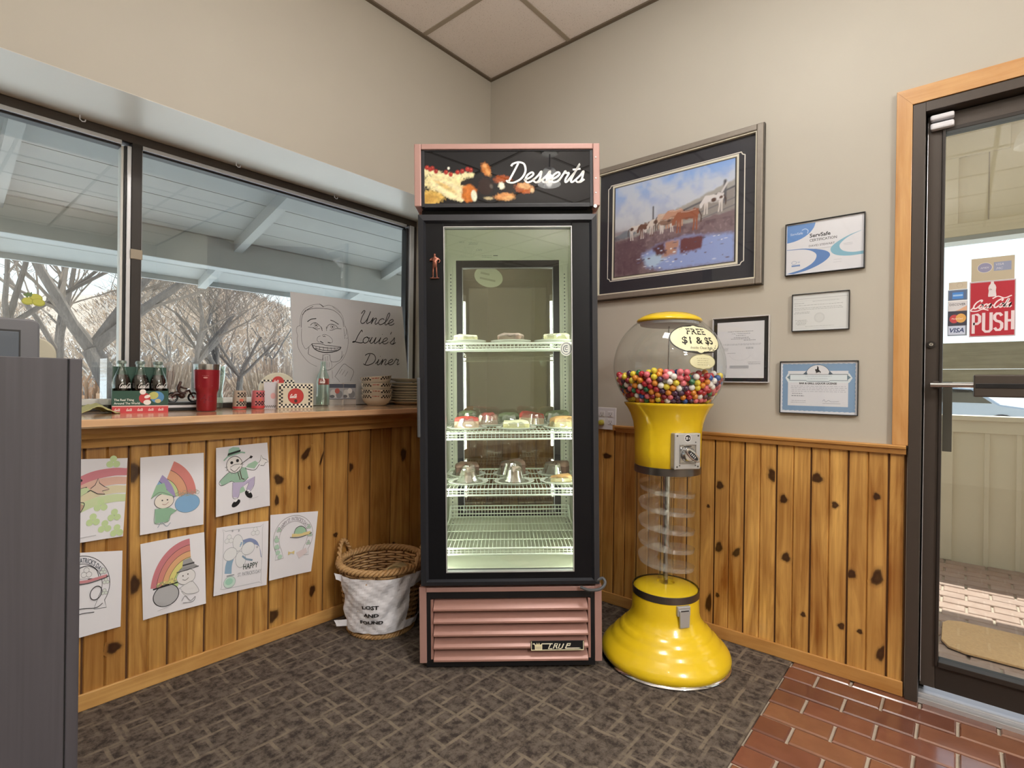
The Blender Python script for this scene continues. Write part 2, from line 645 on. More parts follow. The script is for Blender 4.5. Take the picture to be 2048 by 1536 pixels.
class Ras:
    """painted picture: colours computed on a fine grid of vertices"""
    def __init__(s, nx, ny, asp):
        s.nx, s.ny = nx, ny
        x, y = np.meshgrid(np.linspace(0, 1, nx), np.linspace(0, 1, ny))
        s.X, s.Y, s.asp = x * asp, y, asp
        s.A = np.zeros((ny, nx, 3))

    def noise(s, f, seed=0, oct=3, fx=1.0):
        r = np.random.default_rng(seed)
        out = np.zeros_like(s.X)
        amp = 1.0
        for o in range(oct):
            n = 24
            g = r.random((n, n))
            u, v = (s.X * f * fx) % n, (s.Y * f) % n
            i, j = u.astype(int), v.astype(int)
            a, b = u - i, v - j
            a, b = a * a * (3 - 2 * a), b * b * (3 - 2 * b)
            i1, j1 = (i + 1) % n, (j + 1) % n
            i, j = i % n, j % n
            out += amp * ((g[j, i] * (1 - a) + g[j, i1] * a) * (1 - b) + (g[j1, i] * (1 - a) + g[j1, i1] * a) * b)
            amp *= .5
            f *= 2.1
        return out / 1.75

    def put(s, mask, col):
        c = np.array(lin(col)) if not isinstance(col, np.ndarray) else col
        m = np.clip(mask, 0, 1)[..., None]
        s.A = s.A * (1 - m) + c * m
        return s

    def grad(s, stops):
        ys = [p for p, _ in stops]
        cs = np.array([lin(c) for _, c in stops])
        s.A = np.stack([np.interp(s.Y, ys, cs[:, i]) for i in range(3)], -1)
        return s

    def ell(s, cx, cy, rx, ry, col, rot=0.0, soft=.15, al=1.0, nz=None):
        c, d = cos(rot), sin(rot)
        u, v = ((s.X - cx) * c + (s.Y - cy) * d) / rx, (-(s.X - cx) * d + (s.Y - cy) * c) / ry
        q = np.hypot(u, v)
        if nz is not None:
            q = q + (nz - .5) * .5
        return s.put((1 - q) / soft * al if al == 1 else np.clip((1 - q) / soft, 0, 1) * al, col)

    def poly(s, pts, col, soft=.006, nz=None, al=1.0):
        inside = np.zeros_like(s.X, bool)
        dist = np.full_like(s.X, 9.)
        n = len(pts)
        for i in range(n):
            (x0, y0), (x1, y1) = pts[i], pts[(i + 1) % n]
            cond = ((y0 > s.Y) != (y1 > s.Y))
            with np.errstate(divide='ignore', invalid='ignore'):
                xi = (x1 - x0) * (s.Y - y0) / ((y1 - y0) if y1 != y0 else 1e-9) + x0
            inside ^= cond & (s.X < xi)
            t = np.clip(((s.X - x0) * (x1 - x0) + (s.Y - y0) * (y1 - y0)) / ((x1 - x0) ** 2 + (y1 - y0) ** 2 + 1e-12), 0, 1)
            dist = np.minimum(dist, np.hypot(s.X - x0 - t * (x1 - x0), s.Y - y0 - t * (y1 - y0)))
        sd = np.where(inside, dist, -dist)
        if nz is not None:
            sd = sd + (nz - .5) * .03
        return s.put(np.clip(.5 + sd / soft, 0, 1) * al, col)

    def line(s, pts, w, col, al=1.0):
        dist = np.full_like(s.X, 9.)
        for (x0, y0), (x1, y1) in zip(pts[:-1], pts[1:]):
            t = np.clip(((s.X - x0) * (x1 - x0) + (s.Y - y0) * (y1 - y0)) / ((x1 - x0) ** 2 + (y1 - y0) ** 2 + 1e-12), 0, 1)
            dist = np.minimum(dist, np.hypot(s.X - x0 - t * (x1 - x0), s.Y - y0 - t * (y1 - y0)))
        return s.put(np.clip(.5 + (w / 2 - dist) / (w * .6), 0, 1) * al, col)

    def build(s, name, fn, mat='print', parent=None):
        vs = [fn(x, y) for x, y in zip(s.X.ravel() / s.asp, s.Y.ravel())]
        b = MB()
        b.v = vs
        b.c = [tuple(c) for c in np.clip(s.A.reshape(-1, 3), 0, .999)]
        b.kn = [0] * len(vs)
        nx = s.nx
        b.f = [(j * nx + i, j * nx + i + 1, (j + 1) * nx + i + 1, (j + 1) * nx + i) for j in range(s.ny - 1) for i in range(nx - 1)]
        b.mi = [0] * len(b.f)
        return b.build(name, mat, parent)

# ------------------------------------------------------------------ materials
wall_m, _t = new_mat('wall_paint')
k = NT(_t)
f = k.noise(k.coord(), 160, 2)
k.out(k.mix(k.noise(k.coord(), 3, 3), lin('#b5afa3'), lin('#bdb7aa')), 0.55, bump=f, bstr=0.06, bdist=0.002)
paint('wall_gloss', '#dcd6cb', 0.28, var=0.03, scale=4)
wood('pine', '#e0b064', '#8a5522', 0.3, tone=.5)
wood('pine_x', '#d8aa68', '#ad7a40', 0.3, scale=(1.2, 14, 14))
wood('pine_y', '#d6a664', '#aa763c', 0.3, scale=(14, 1.2, 14))
wood('casing_z', '#d8a96e', '#b88148', 0.25, tone=0.2)
wood('casing_y', '#d8a96e', '#b88148', 0.25, scale=(14, 1.2, 14), tone=0.2)
wood('counter_x', '#e0b891', '#c89a70', 0.16, scale=(1.0, 12, 12), tone=0.1, coat=0.6)
paint('bronze', '#4a423c', 0.42, 0.3, var=0.05)
paint('bronze_dark', '#2f2925', 0.45, 0.2, var=0.05)
paint('aluminium', '#c9c9cc', 0.35, 0.6, var=0.04)
paint('white_plastic', '#e2e1e6', 0.4, var=0.02)
paint('steel', '#bfbfbf', 0.22, 1.0, var=0.04)
paint('chrome', '#d8d8d8', 0.08, 1.0, var=0.01)
paint('black', '#17171a', 0.35, var=0.1)
paint('black_matte', '#141313', 0.7, var=0.1)
paint('white_paint', '#e6e4de', 0.5, var=0.03)
glassy('pane_glass', (0.95, 0.98, 0.97))
glassy('clear_glass', (0.97, 0.99, 0.98), ior=1.35)
glassy('frame_glass', (1, 1, 1), ior=1.3, rough=0.02)
printed('print', 0.6)
printed('print_gloss', 0.3)
printed('print_satin', 0.45)

m, t = new_mat('tile_board')
k = NT(t)
v = k.coord()
sp1 = k.noise(v, 260, 2)
spots = k.ramp(sp1, [(0.30, 0.0), (0.36, 1.0)])
k.out(k.mix(spots, lin('#a89a8b'), k.mix(k.noise(v, 5), lin('#e6ddd4'), lin('#eee5dd'))), 0.9, bump=sp1, bstr=0.15, bdist=0.003)
paint('grid_taupe', '#a29684', 0.5, var=0.04)
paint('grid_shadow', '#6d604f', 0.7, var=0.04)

m, t = new_mat('carpet')
k = NT(t)
warp = k.noise(k.coord(), 9, 3)
base = k.coord('Object')


def lattice(rot, off):
    mp = k.n('Mapping')
    mp.inputs['Rotation'].default_value = (0, 0, rot)
    mp.inputs['Location'].default_value = (off, off * .7, 0)
    va = k.n('VectorMath', operation='ADD')
    k.l(base, va.inputs[0])
    vs = k.n('VectorMath', operation='SCALE')
    k.l(k.mix(1.0, (0, 0, 0), warp, 'ADD'), vs.inputs[0])
    vs.inputs['Scale'].default_value = 0.012
    k.l(vs.outputs[0], va.inputs[1])
    k.l(va.outputs[0], mp.inputs[0])
    br = k.n('TexBrick')
    k.l(mp.outputs[0], br.inputs['Vector'])
    br.inputs['Scale'].default_value = 1.0
    br.inputs['Brick Width'].default_value = 0.17
    br.inputs['Row Height'].default_value = 0.085
    br.inputs['Mortar Size'].default_value = 0.0075
    br.inputs['Mortar Smooth'].default_value = 0.5
    br.offset = 0.37
    return br.outputs['Fac']


l1, l2 = lattice(0, 0.02), lattice(pi / 2, 0.055)
msk = k.ramp(k.noise(k.coord(), 7.5, 2), [(0.42, 0.15), (0.58, 1.0)])
msk2 = k.ramp(k.noise(k.coord('Object', (1, 1, 1)), 8.7, 2, 0.5, 0.4), [(0.40, 1.0), (0.56, 0.1)])
ln = k.math('MAXIMUM', k.math('MULTIPLY', l1, msk), k.math('MULTIPLY', l2, msk2))
blotch = k.ramp(k.noise(k.coord(), 30, 5, 0.75), [(0.40, 0.0), (0.58, 1.0)])
brk = k.ramp(k.noise(k.coord('Object', (1, 1, 1)), 34, 3, 0.7), [(0.32, 0.4), (0.52, 1.0)])
fuzz = k.noise(k.coord(), 420, 2)
cb = k.mix(blotch, lin('#352b26'), lin('#6d6258'))
cb = k.mix(k.math('MULTIPLY', k.math('MULTIPLY', ln, brk), 0.78), cb, lin('#8f8170'))
cb = k.mix(k.math('MULTIPLY', fuzz, 0.35), cb, lin('#2c2420'))
k.out(cb, 0.95, bump=fuzz, bstr=0.5, bdist=0.004)

m, t = new_mat('brick_clay')
k = NT(t)
oi = k.n('ObjectInfo').outputs['Random']
cc = k.ramp(oi, [(0.0, lin('#754a3a')), (0.35, lin('#875544')), (0.65, lin('#97694d')), (1.0, lin('#6d443a'))])
v = k.coord('Object', (1, 1, 1), rand=True)
nn = k.noise(v, 14, 4)
k.out(k.mix(k.math('MULTIPLY', nn, 0.55), cc, lin('#4f2a1e')), k.math('ADD', k.math('MULTIPLY', nn, 0.2), 0.10), bump=nn, bstr=0.06, bdist=0.003, Coat_Weight=.6, Coat_Roughness=.10)
m, t = new_mat('brick_weathered')
k = NT(t)
oi = k.n('ObjectInfo').outputs['Random']
cc = k.ramp(oi, [(0.0, lin('#8d6f62')), (0.5, lin('#a08274')), (1.0, lin('#93776c'))])
nn = k.noise(k.coord('Object', (1, 1, 1), rand=True), 18, 5)
k.out(k.mix(k.math('MULTIPLY', nn, 0.6), cc, lin('#c9b8ac')), 0.8, bump=nn, bstr=0.3, bdist=0.003)
paint('mortar', '#b5a999', 0.85, var=0.12, scale=60, bump=0.3)
paint('beige_board', '#e9dec6', 0.6, var=0.04, scale=6)
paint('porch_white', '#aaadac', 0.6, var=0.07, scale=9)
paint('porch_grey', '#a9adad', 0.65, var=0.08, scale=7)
paint('gap_shade', '#2a2825', 0.9)
wood('old_board', '#7d7767', '#57513f', 0.8, scale=(14, 1.0, 14), coat=0.0)

# ------------------------------------------------------------------ floor
FL = MB().box(-5.6, 0.12, -5.6, 0.40, -0.12, -0.008).build('floor', 'mortar')
FL['kind'] = 'structure'
b = MB()
b.box(-5.6, 0.0, -1.722, 0.0, -0.008, 0.0)
b.box(-5.6, -1.90, -5.6, -1.722, -0.008, 0.0)
b.build('carpet', 'carpet', FL)
MB().box(-1.90, -1.872, -3.5, -1.722, -0.008, 0.003).build('carpet_edge', 'carpet', FL)


def brick_mesh(L, w, h, bev=0.004):
    b = MB()
    x0, x1, y0, y1 = -w / 2, w / 2, -L / 2, L / 2
    b.add([(x0, y0, -h), (x1, y0, -h), (x1, y1, -h), (x0, y1, -h), (x0, y0, -bev), (x1, y0, -bev), (x1, y1, -bev), (x0, y1, -bev),
           (x0 + bev, y0 + bev, 0), (x1 - bev, y0 + bev, 0), (x1 - bev, y1 - bev, 0), (x0 + bev, y1 - bev, 0)],
          [(8, 9, 10, 11), (0, 1, 5, 4), (1, 2, 6, 5), (2, 3, 7, 6), (3, 0, 4, 7), (4, 5, 9, 8), (5, 6, 10, 9), (6, 7, 11, 10), (7, 4, 8, 11)])
    return b


def lay(parent, x0, nrow, dx, y_hi, y_lo, L, gap, mat, ztop, off0, clip_hi=True):
    cache = {}
    for r in range(nrow):
        xc = x0 - (r + .5) * dx
        y = y_hi + (off0 if r % 2 == 0 else off0 + L / 2)
        while y > y_lo:
            a, c = y - gap / 2, y - L + gap / 2
            if clip_hi:
                a = min(a, y_hi - .001)
            c = max(c, y_lo + .001)
            if a - c > .02:
                key = round(a - c, 3)
                if key not in cache:
                    o = brick_mesh(a - c, dx - gap, .03).build('brick', mat, parent)
                    cache[key] = o.data
                else:
                    o = bpy.data.objects.new('brick', cache[key])
                    COL.objects.link(o)
                    o.parent = parent
                o.location = (xc, (a + c) / 2, ztop + random.uniform(-.0012, .0012))
            y -= L


# joints of the first row (x -0.045..-0.146) fall at y = -1.93, -2.135 ...
lay(FL, 0.158, 20, 0.1015, -1.722, -3.45, 0.206, 0.009, 'brick_clay', 0.0, -0.002 + .103)

# ------------------------------------------------------------------ ceiling
H = 2.984
CE = MB().box(-5.7, 0.2, -5.7, 0.4, H + .012, H + .1).build('ceiling', 'white_paint')
CE['kind'] = 'structure'
gx = [0.0, -0.548, -1.158, -1.768, -2.378, -2.988, -3.598, -4.208, -4.818, -5.428, -5.6]
gy = [0.0, -0.592, -1.202, -1.812, -2.422, -3.032, -3.642, -4.252, -4.862, -5.472, -5.6]
tm = None
for i in range(10):
    for j in range(10):
        MB().box(gx[i + 1] + .011, gx[i] - .011, gy[j + 1] + .011, gy[j] - .011, H + .003, H + .012).build('ceiling_tile', 'tile_board', CE)
for x in gx[1:-1]:
    MB().box(x - .012, x + .012, -5.6, 0, H - .001, H + .008).build('grid_bar', 'grid_taupe', CE)
for y in gy[1:-1]:
    MB().box(-5.6, 0, y - .012, y + .012, H - .0015, H + .0085).build('grid_bar', 'grid_taupe', CE)
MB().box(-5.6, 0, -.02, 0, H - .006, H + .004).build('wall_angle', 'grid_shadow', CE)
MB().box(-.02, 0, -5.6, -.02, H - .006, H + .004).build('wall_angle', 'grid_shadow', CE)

# ------------------------------------------------------------------ walls
WL = MB()
WL.box(-5.7, 0.42, 0.0, 0.42, 2.12, 3.1)
WL.box(-5.7, 0.42, 0.012, 0.42, -.1, 0.955)
WL.box(-0.27, 0.42, 0.0, 0.42, 0.955, 2.12)
WL.box(-5.7, -3.4, 0.0, 0.42, 0.955, 2.12)
WL = WL.build('wall_left', 'wall_paint')
WL['kind'] = 'structure'
MB().box(-3.4, -0.27, 0.0005, 0.36, 2.1185, 2.1205).build('header_soffit', 'wall_gloss', WL)

WR = MB()
WR.box(0.0, 0.13, -2.09, 0.0, 0.905, 3.1)
WR.box(0.012, 0.13, -2.09, 0.012, -.1, 0.905)
WR.box(0.0, 0.13, -3.17, -2.09, 2.14, 3.1)
WR.box(0.0, 0.13, -5.7, -3.17, -.1, 3.1)
WR = WR.build('wall_right', 'wall_paint')
WR['kind'] = 'structure'
o = MB().box(-5.8, -5.6, -5.7, .42, -.1, 3.1).build('wall_back', 'wall_paint')
o['kind'] = 'structure'
o = MB().box(-5.6, .13, -5.8, -5.6, -.1, 3.1).build('wall_front', 'wall_paint')
o['kind'] = 'structure'


paint('wainscot_backing', '#54351a', .8)
MB().box(-3.6, 0, .0105, .0119, 0, .9).build('wainscot_backing', 'wainscot_backing', WL)
MB().box(.0105, .0119, -2.088, 0, 0, .9).build('wainscot_backing', 'wainscot_backing', WR)


def plank(w, h, knots=(), groove=True):
    """vertical board, face at y = 0 (looking -y), x 0..w, z 0..h; knots are (x, z, rx, rz, rot)"""
    g = .0045
    pr = [(0, .014), (.0012, .010), (g + .001, 0)]
    if groove:
        pr += [(w / 2 - g, 0), (w / 2, .006), (w / 2 + g, 0)]
    pr += [(w - g - .001, 0), (w - .0012, .010), (w, .014)]
    b = MB()
    n = len(pr)
    vs = [(x, y, 0) for x, y in pr] + [(x, y, h) for x, y in pr]
    b.add(vs, [(i, i + 1, n + i + 1, n + i) for i in range(n - 1)] + [list(range(n, 2 * n))])
    for (kx, kz, rx, rz, ro) in knots:
        N = 14
        rings = [(1.75, 0.0), (1.25, 0.30), (1.0, 0.85), (0.75, 0.95), (0.0, 0.9)]
        vs, kk = [], []
        for q, a in rings[:-1]:
            for j in range(N):
                t = 2 * pi * j / N
                wob = 1 + .12 * sin(3 * t + kx * 90) + .08 * sin(5 * t + kz * 50)
                x, z = rx * q * cos(t) * wob, rz * q * sin(t) * wob
                vs.append((min(w - .005, max(.005, kx + x * cos(ro) - z * sin(ro))), -.0004, kz + x * sin(ro) + z * cos(ro)))
                kk.append(a)
        vs.append((kx, -.0004, kz))
        kk.append(.9)
        fs = [(i * N + j, i * N + (j + 1) % N, (i + 1) * N + (j + 1) % N, (i + 1) * N + j) for i in range(len(rings) - 2) for j in range(N)]
        fs += [((len(rings) - 2) * N + j, (len(rings) - 2) * N + (j + 1) % N, len(vs) - 1) for j in range(N)]
        base = len(b.kn)
        b.add(vs, fs)
        b.kn[base:] = kk
    return b


# ------------------------------------------------------------------ pine wainscot, one object per board
kn_r = [(-1.423, .677, .013, .016, 0), (-1.642, .746, .017, .026, -.5), (-1.682, .655, .012, .016, 0), (-1.802, .757, .017, .017, .3), (-1.865, .66, .010, .012, 0),
        (-1.999, .713, .010, .012, 0), (-1.422, .401, .013, .021, .2), (-1.498, .394, .011, .02, .5), (-1.694, .417, .014, .017, 0), (-1.922, .404, .013, .016, .6),
        (-2.004, .411, .015, .028, .2), (-1.419, .187, .007, .009, 0), (-1.76, .201, .008, .009, 0), (-1.892, .195, .010, .012, .4), (-2.019, .132, .011, .027, .25),
        (-1.952, .193, .008, .008, 0), (-1.381, .141, .012, .035, .1), (-1.373, .576, .006, .007, 0), (-.85, .75, .022, .012, 0)]
kn_l = [(-1.302, .69, .016, .022, .6), (-1.179, .788, .012, .028, -.6), (-.95, .703, .012, .018, 0), (-.634, .734, .016, .030, 0), (-1.102, .76, .004, .03, -.3),
        (-1.161, .635, .006, .008, 0), (-1.831, .784, .022, .032, 0), (-1.879, .179, .018, .017, 0), (-1.323, .106, .024, .023, .3), (-1.141, .162, .012, .022, -.2),
        (-1.026, .392, .010, .010, 0), (-.69, .274, .009, .009, 0), (-1.82, .382, .013, .03, 0), (-1.59, .268, .014, .03, .2), (-1.309, .60, .008, .02, 0)]
for e0, e1 in [(-.764 - .127 * i, -.891 - .127 * i) for i in range(-6, 10)] + [(-2.034, -2.086)]:
    ks = [(e0 - y, z, rx, rz, -ro) for y, z, rx, rz, ro in kn_r if e1 < y < e0]
    plank(e0 - e1, .9, ks, groove=(e0 - e1) > .1).build('plank', 'pine', WR, loc=(.004, e0, 0), rot=(0, 0, -pi / 2))
for i in range(-1, 25):
    x0 = -.585 - .1255 * i
    if x0 > -.01:
        x0 = -.1255
    ks = [(x - x0, z, rx, rz, ro) for x, z, rx, rz, ro in kn_l if x0 < x < x0 + .1255]
    plank(.1255, .9, ks).build('plank', 'pine', WL, loc=(x0, .004, 0))
for i in range(1, 5):
    plank(.1255, .9).build('plank', 'pine', WL, loc=(-.585 + .1255 * i, .004, 0))


def trim(name, b, mat, bev=.003, kind='structure'):
    o = b.build(name, mat, bevel=bev)
    if kind:
        o['kind'] = kind
    return o


o = trim('baseboard_left', MB().box(-3.6, 0, -.006, .004, 0, .057), 'pine_x')
o = trim('baseboard_right', MB().box(-.006, .004, -2.086, -.007, 0, .055), 'pine_y')
# moulded cap rail on the right wall
cap = [(.012, .913), (-.020, .913), (-.024, .909), (-.022, .901), (-.013, .897), (-.013, .893), (-.009, .880), (-.001, .878), (.012, .878)]
b = MB()
b.prism(cap, 'y', -2.086, -.905)
b.prism(cap, 'y', -.802, 0.0)
trim('trim_1', b, 'pine_y', 0)

# ------------------------------------------------------------------ deep window counter
CT = thing('window_counter', 'long varnished pine counter running under the wide window', 'counter', (-1.9, 0, .9))


def W2L(b, ox=-1.9, oy=0, oz=.9):
    b.v = [(x - ox, y - oy, z - oz) for x, y, z in b.v]
    return b


CZ = .987
b = MB().prism([(-.150, CZ - .003), (-.147, CZ), (.365, CZ), (.365, .958), (-.142, .958), (-.150, .964)], 'x', -3.4, -.27)
W2L(b).build('countertop', 'counter_x', CT)
b = MB().prism([(-.075, .9585), (.02, .9585), (.02, .917), (-.058, .917), (-.070, .935)], 'x', -3.4, -.27)
W2L(b).build('moulding', 'pine_x', CT)
b = MB().prism([(-.028, .917), (.02, .917), (.02, .883), (-.018, .883)], 'x', -3.4, -.27)
W2L(b).build('apron', 'pine_x', CT)

# ------------------------------------------------------------------ window in the left wall
WN = thing('window_1', None, None, (-1.9, .38, 1.0))
WN['kind'] = 'structure'


def wpart(name, mat, *boxes, bev=.002):
    b = MB()
    for bx in boxes:
        b.box(*bx)
    return W2L(b, -1.9, .38, 1.0).build(name, mat, WN, bevel=bev)


YF0, YF1 = .365, .42
wpart('head_rail', 'bronze', (-3.4, -.27, YF0, YF1, 2.083, 2.1185))
wpart('bead', 'aluminium', (-3.4, -1.79, YF0 - .004, YF1, 2.066, 2.083), (-1.72, -.35, YF0 - .004, YF1, 2.066, 2.083))
wpart('rubber_seal', 'black', (-3.4, -1.79, YF0 + .01, YF1, 2.058, 2.066), (-1.72, -.35, YF0 + .01, YF1, 2.058, 2.066))
wpart('mullion', 'bronze_dark', (-1.757, -1.722, YF0 - .01, YF1 + .03, .987, 2.083))
wpart('bead', 'aluminium', (-1.772, -1.757, YF0 - .004, YF1, .987, 2.066), (-1.722, -1.7185, YF0 - .002, YF1, 1.0, 2.066))
wpart('rubber_seal', 'black', (-1.780, -1.772, YF0 + .004, YF1, 1.0, 2.066))
wpart('bead', 'white_paint', (-1.789, -1.780, YF0 + .012, YF1, 1.0, 2.066))
wpart('jamb', 'bronze_dark', (-.292, -.27, YF0, YF1, .987, 2.083))
wpart('bead', 'aluminium', (-.325, -.292, YF0 - .004, YF1, .987, 2.083))
wpart('rubber_seal', 'black', (-.342, -.325, YF0 + .01, YF1, .987, 2.066))
wpart('sill_rail', 'bronze_dark', (-3.4, -.27, YF0 - .02, YF1, .987, 1.010))
wpart('bead', 'white_paint', (-3.4, -1.79, YF0 + .004, YF1, 1.010, 1.034), (-1.72, -.342, YF0 + .004, YF1, 1.010, 1.034))
b = MB().box(-3.4, -1.785, .394, .399, 1.02, 2.07)
W2L(b, -1.9, .38, 1.0).build('pane', 'pane_glass', WN)
b = MB().box(-1.72, -.33, .394, .399, 1.02, 2.07)
W2L(b, -1.9, .38, 1.0).build('pane', 'pane_glass', WN)
wpart('clip', 'grid_taupe', (-1.760, -1.718, YF0 - .013, YF0 - .009, 1.608, 1.648))
for x, y in ((-1.93, .33), (-1.37, .31), (-.86, .33)):
    b = MB().tube([(x, y, 2.119), (x, y, 2.102), (x + .006, y - .006, 2.094), (x + .014, y - .006, 2.096), (x + .016, y - .004, 2.104)], .0022, 6)
    W2L(b, -1.9, .38, 1.0).build('hook', 'white_plastic', WN, smooth=True)

# ------------------------------------------------------------------ glazed entrance door in the right wall
DR = thing('door_1', None, None, (0, -2.6, 0))
DR['kind'] = 'structure'


def dpart(name, mat, *boxes, bev=.0015, parent=None):
    b = MB()
    for bx in boxes:
        b.box(*bx)
    if parent is not None:
        return W2L(b, 0, -2.6, 0).build(name, mat, parent, bevel=bev)
    return W2L(b, 0, -2.6, 0).build(name, mat, DR, bevel=bev)


dpart('casing', 'casing_z', (-.016, 0, -2.091, -2.044, .913, 2.197))
b = MB().hexa([(-.017, -3.22, 2.140), (-.001, -3.22, 2.140), (-.001, -2.0915, 2.140), (-.017, -2.0915, 2.140), (-.017, -3.22, 2.198), (-.001, -3.22, 2.198), (-.001, -2.044, 2.198), (-.017, -2.044, 2.198)])
W2L(b, 0, -2.6, 0).build('casing', 'casing_y', DR)
dpart('casing', 'casing_z', (-.016, 0, -3.22, -3.17, 0, 2.14))
# metal frame: face, then the step back to the stop
dpart('door_frame', 'bronze', (-.012, .13, -2.128, -2.0915, 0, 2.139), (-.012, .13, -3.17, -3.132, 0, 2.139), (-.012, .13, -3.132, -2.128, 2.104, 2.139))
dpart('door_stop', 'bronze_dark', (.085, .13, -2.142, -2.128, 0, 2.104), (.085, .13, -3.132, -2.142, 2.09, 2.104))
dpart('stile', 'bronze', (.038, .082, -2.174, -2.132, .048, 2.100), (.038, .082, -3.130, -3.088, .048, 2.100))
dpart('top_rail', 'bronze', (.038, .082, -3.088, -2.174, 2.045, 2.100))
dpart('bottom_rail', 'bronze_dark', (.038, .082, -3.088, -2.174, .048, .132))
dpart('glazing_bead', 'bronze_dark', (.030, .082, -2.183, -2.174, .132, 2.045), (.030, .082, -3.088, -3.079, .132, 2.045), (.030, .082, -3.079, -2.183, 2.032, 2.045), (.026, .082, -3.079, -2.183, .132, .150))
dpart('weather_strip', 'aluminium', (.034, .038, -2.1345, -2.132, .06, 2.08))
b = MB().box(.058, .064, -3.079, -2.183, .15, 2.032)
W2L(b, 0, -2.6, 0).build('pane', 'pane_glass', DR)
dpart('threshold', 'aluminium', (.0, .14, -3.132, -2.128, -.004, .016), (.03, .11, -3.132, -2.128, .016, .022))
# push bar and its dead-lock strip
pb = dpart('push_bar', 'bronze', (-.052, .0, -3.05, -2.266, 1.094, 1.168), bev=.004)
b = MB().tube([(-.018, -2.152, 1.133), (-.018, -2.30, 1.133)], .009, 10)
W2L(b, 0, -2.6, 0).build('bar_rod', 'steel', pb, smooth=True)
dpart('bar_groove', 'black', (-.0535, -.050, -3.05, -2.27, 1.123, 1.139), parent=pb)
dpart('bar_bracket', 'bronze', (.0, .038, -2.174, -2.158, 1.122, 1.146), parent=pb)
dpart('pull_plate', 'bronze', (.084, .089, -2.211, -2.184, .893, 1.146), (.088, .12, -2.207, -2.200, .90, 1.14))
b = MB()
b.cyl((.037, -2.151, 1.278), (.030, -2.151, 1.278), .0125, n=20)
lk = W2L(b, 0, -2.6, 0).build('lock', 'bronze_dark', DR, smooth=True)
b = MB().cyl((.032, -2.151, 1.278), (.026, -2.151, 1.278), .006, n=16)
W2L(b, 0, -2.6, 0).build('lock_cylinder', 'chrome', lk, smooth=True)
dpart('keyhole', 'black', (.0255, .027, -2.1518, -2.1502, 1.275, 1.281), parent=lk, bev=0)
dpart('alarm_contact', 'white_plastic', (.012, .038, -2.206, -2.140, 2.043, 2.066), bev=.006)
dpart('alarm_contact', 'white_plastic', (.004, .036, -2.206, -2.140, 2.073, 2.092), bev=.006)

# ------------------------------------------------------------------ porch seen through the window
PR = MB().box(-6.5, 2.5, .42, 1.72, 2.30, 2.34)
PR.v = [(x, y, 2.185 - .29 * (y - .42) + (.02 if i % 8 > 3 else 0.004)) for i, (x, y, z) in enumerate(PR.v)]
PR = PR.build('porch_roof', 'gap_shade')
PR['kind'] = 'structure'


def rz_(y):
    return 2.077 - .29 * (y - .69)


ys = [.41, .552, .692, .832, .972, 1.11, 1.25, 1.39, 1.53, 1.69]
for a, c in zip(ys[:-1], ys[1:]):
    g = random.choice([.0025, .004, .0055])
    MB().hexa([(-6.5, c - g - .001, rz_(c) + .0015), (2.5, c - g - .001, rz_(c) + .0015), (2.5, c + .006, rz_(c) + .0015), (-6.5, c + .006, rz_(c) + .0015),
               (-6.5, c - g - .001, rz_(c) + .004), (2.5, c - g - .001, rz_(c) + .004), (2.5, c + .006, rz_(c) + .004), (-6.5, c + .006, rz_(c) + .004)]).build('groove', 'gap_shade', PR)  # flat dark strip in the board gap: V-groove shadow put into the colour
    MB().hexa([(-6.5, a + g, rz_(a)), (2.5, a + g, rz_(a)), (2.5, c - g, rz_(c)), (-6.5, c - g, rz_(c)),
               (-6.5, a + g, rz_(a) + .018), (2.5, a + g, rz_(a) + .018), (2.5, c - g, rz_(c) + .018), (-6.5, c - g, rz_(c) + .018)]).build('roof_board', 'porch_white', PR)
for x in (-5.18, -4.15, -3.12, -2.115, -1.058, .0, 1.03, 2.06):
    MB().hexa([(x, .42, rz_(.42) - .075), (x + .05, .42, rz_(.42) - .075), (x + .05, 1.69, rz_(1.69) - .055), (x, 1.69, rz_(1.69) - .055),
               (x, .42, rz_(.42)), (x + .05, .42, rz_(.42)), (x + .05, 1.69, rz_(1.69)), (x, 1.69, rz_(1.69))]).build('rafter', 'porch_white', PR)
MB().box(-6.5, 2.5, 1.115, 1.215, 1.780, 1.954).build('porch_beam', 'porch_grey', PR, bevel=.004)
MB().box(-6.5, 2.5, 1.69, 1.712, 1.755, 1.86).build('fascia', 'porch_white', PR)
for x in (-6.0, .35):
    MB().box(x, x + .1, 1.115, 1.215, -.3, 1.78).build('porch_post', 'porch_white', PR)

# ------------------------------------------------------------------ land and trees beyond the window
m, t = new_mat('hillside')
k = NT(t)
v = k.coord()
sp = k.n('SeparateXYZ')
k.l(v, sp.inputs[0])
n1 = k.noise(v, .5, 6, .65)
n2 = k.noise(k.coord('Object', (1.4, 1.4, .5)), 1.6, 4, .7)
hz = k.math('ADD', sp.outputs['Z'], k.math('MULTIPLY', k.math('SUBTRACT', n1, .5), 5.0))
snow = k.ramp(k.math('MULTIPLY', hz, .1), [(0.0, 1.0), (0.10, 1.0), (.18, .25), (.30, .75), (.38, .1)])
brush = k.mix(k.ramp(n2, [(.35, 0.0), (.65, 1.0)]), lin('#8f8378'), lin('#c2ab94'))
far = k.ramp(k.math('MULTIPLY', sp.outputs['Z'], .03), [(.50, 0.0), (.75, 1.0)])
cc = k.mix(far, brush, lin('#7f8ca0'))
k.out(k.mix(snow, cc, lin('#e9eef2')), .95)


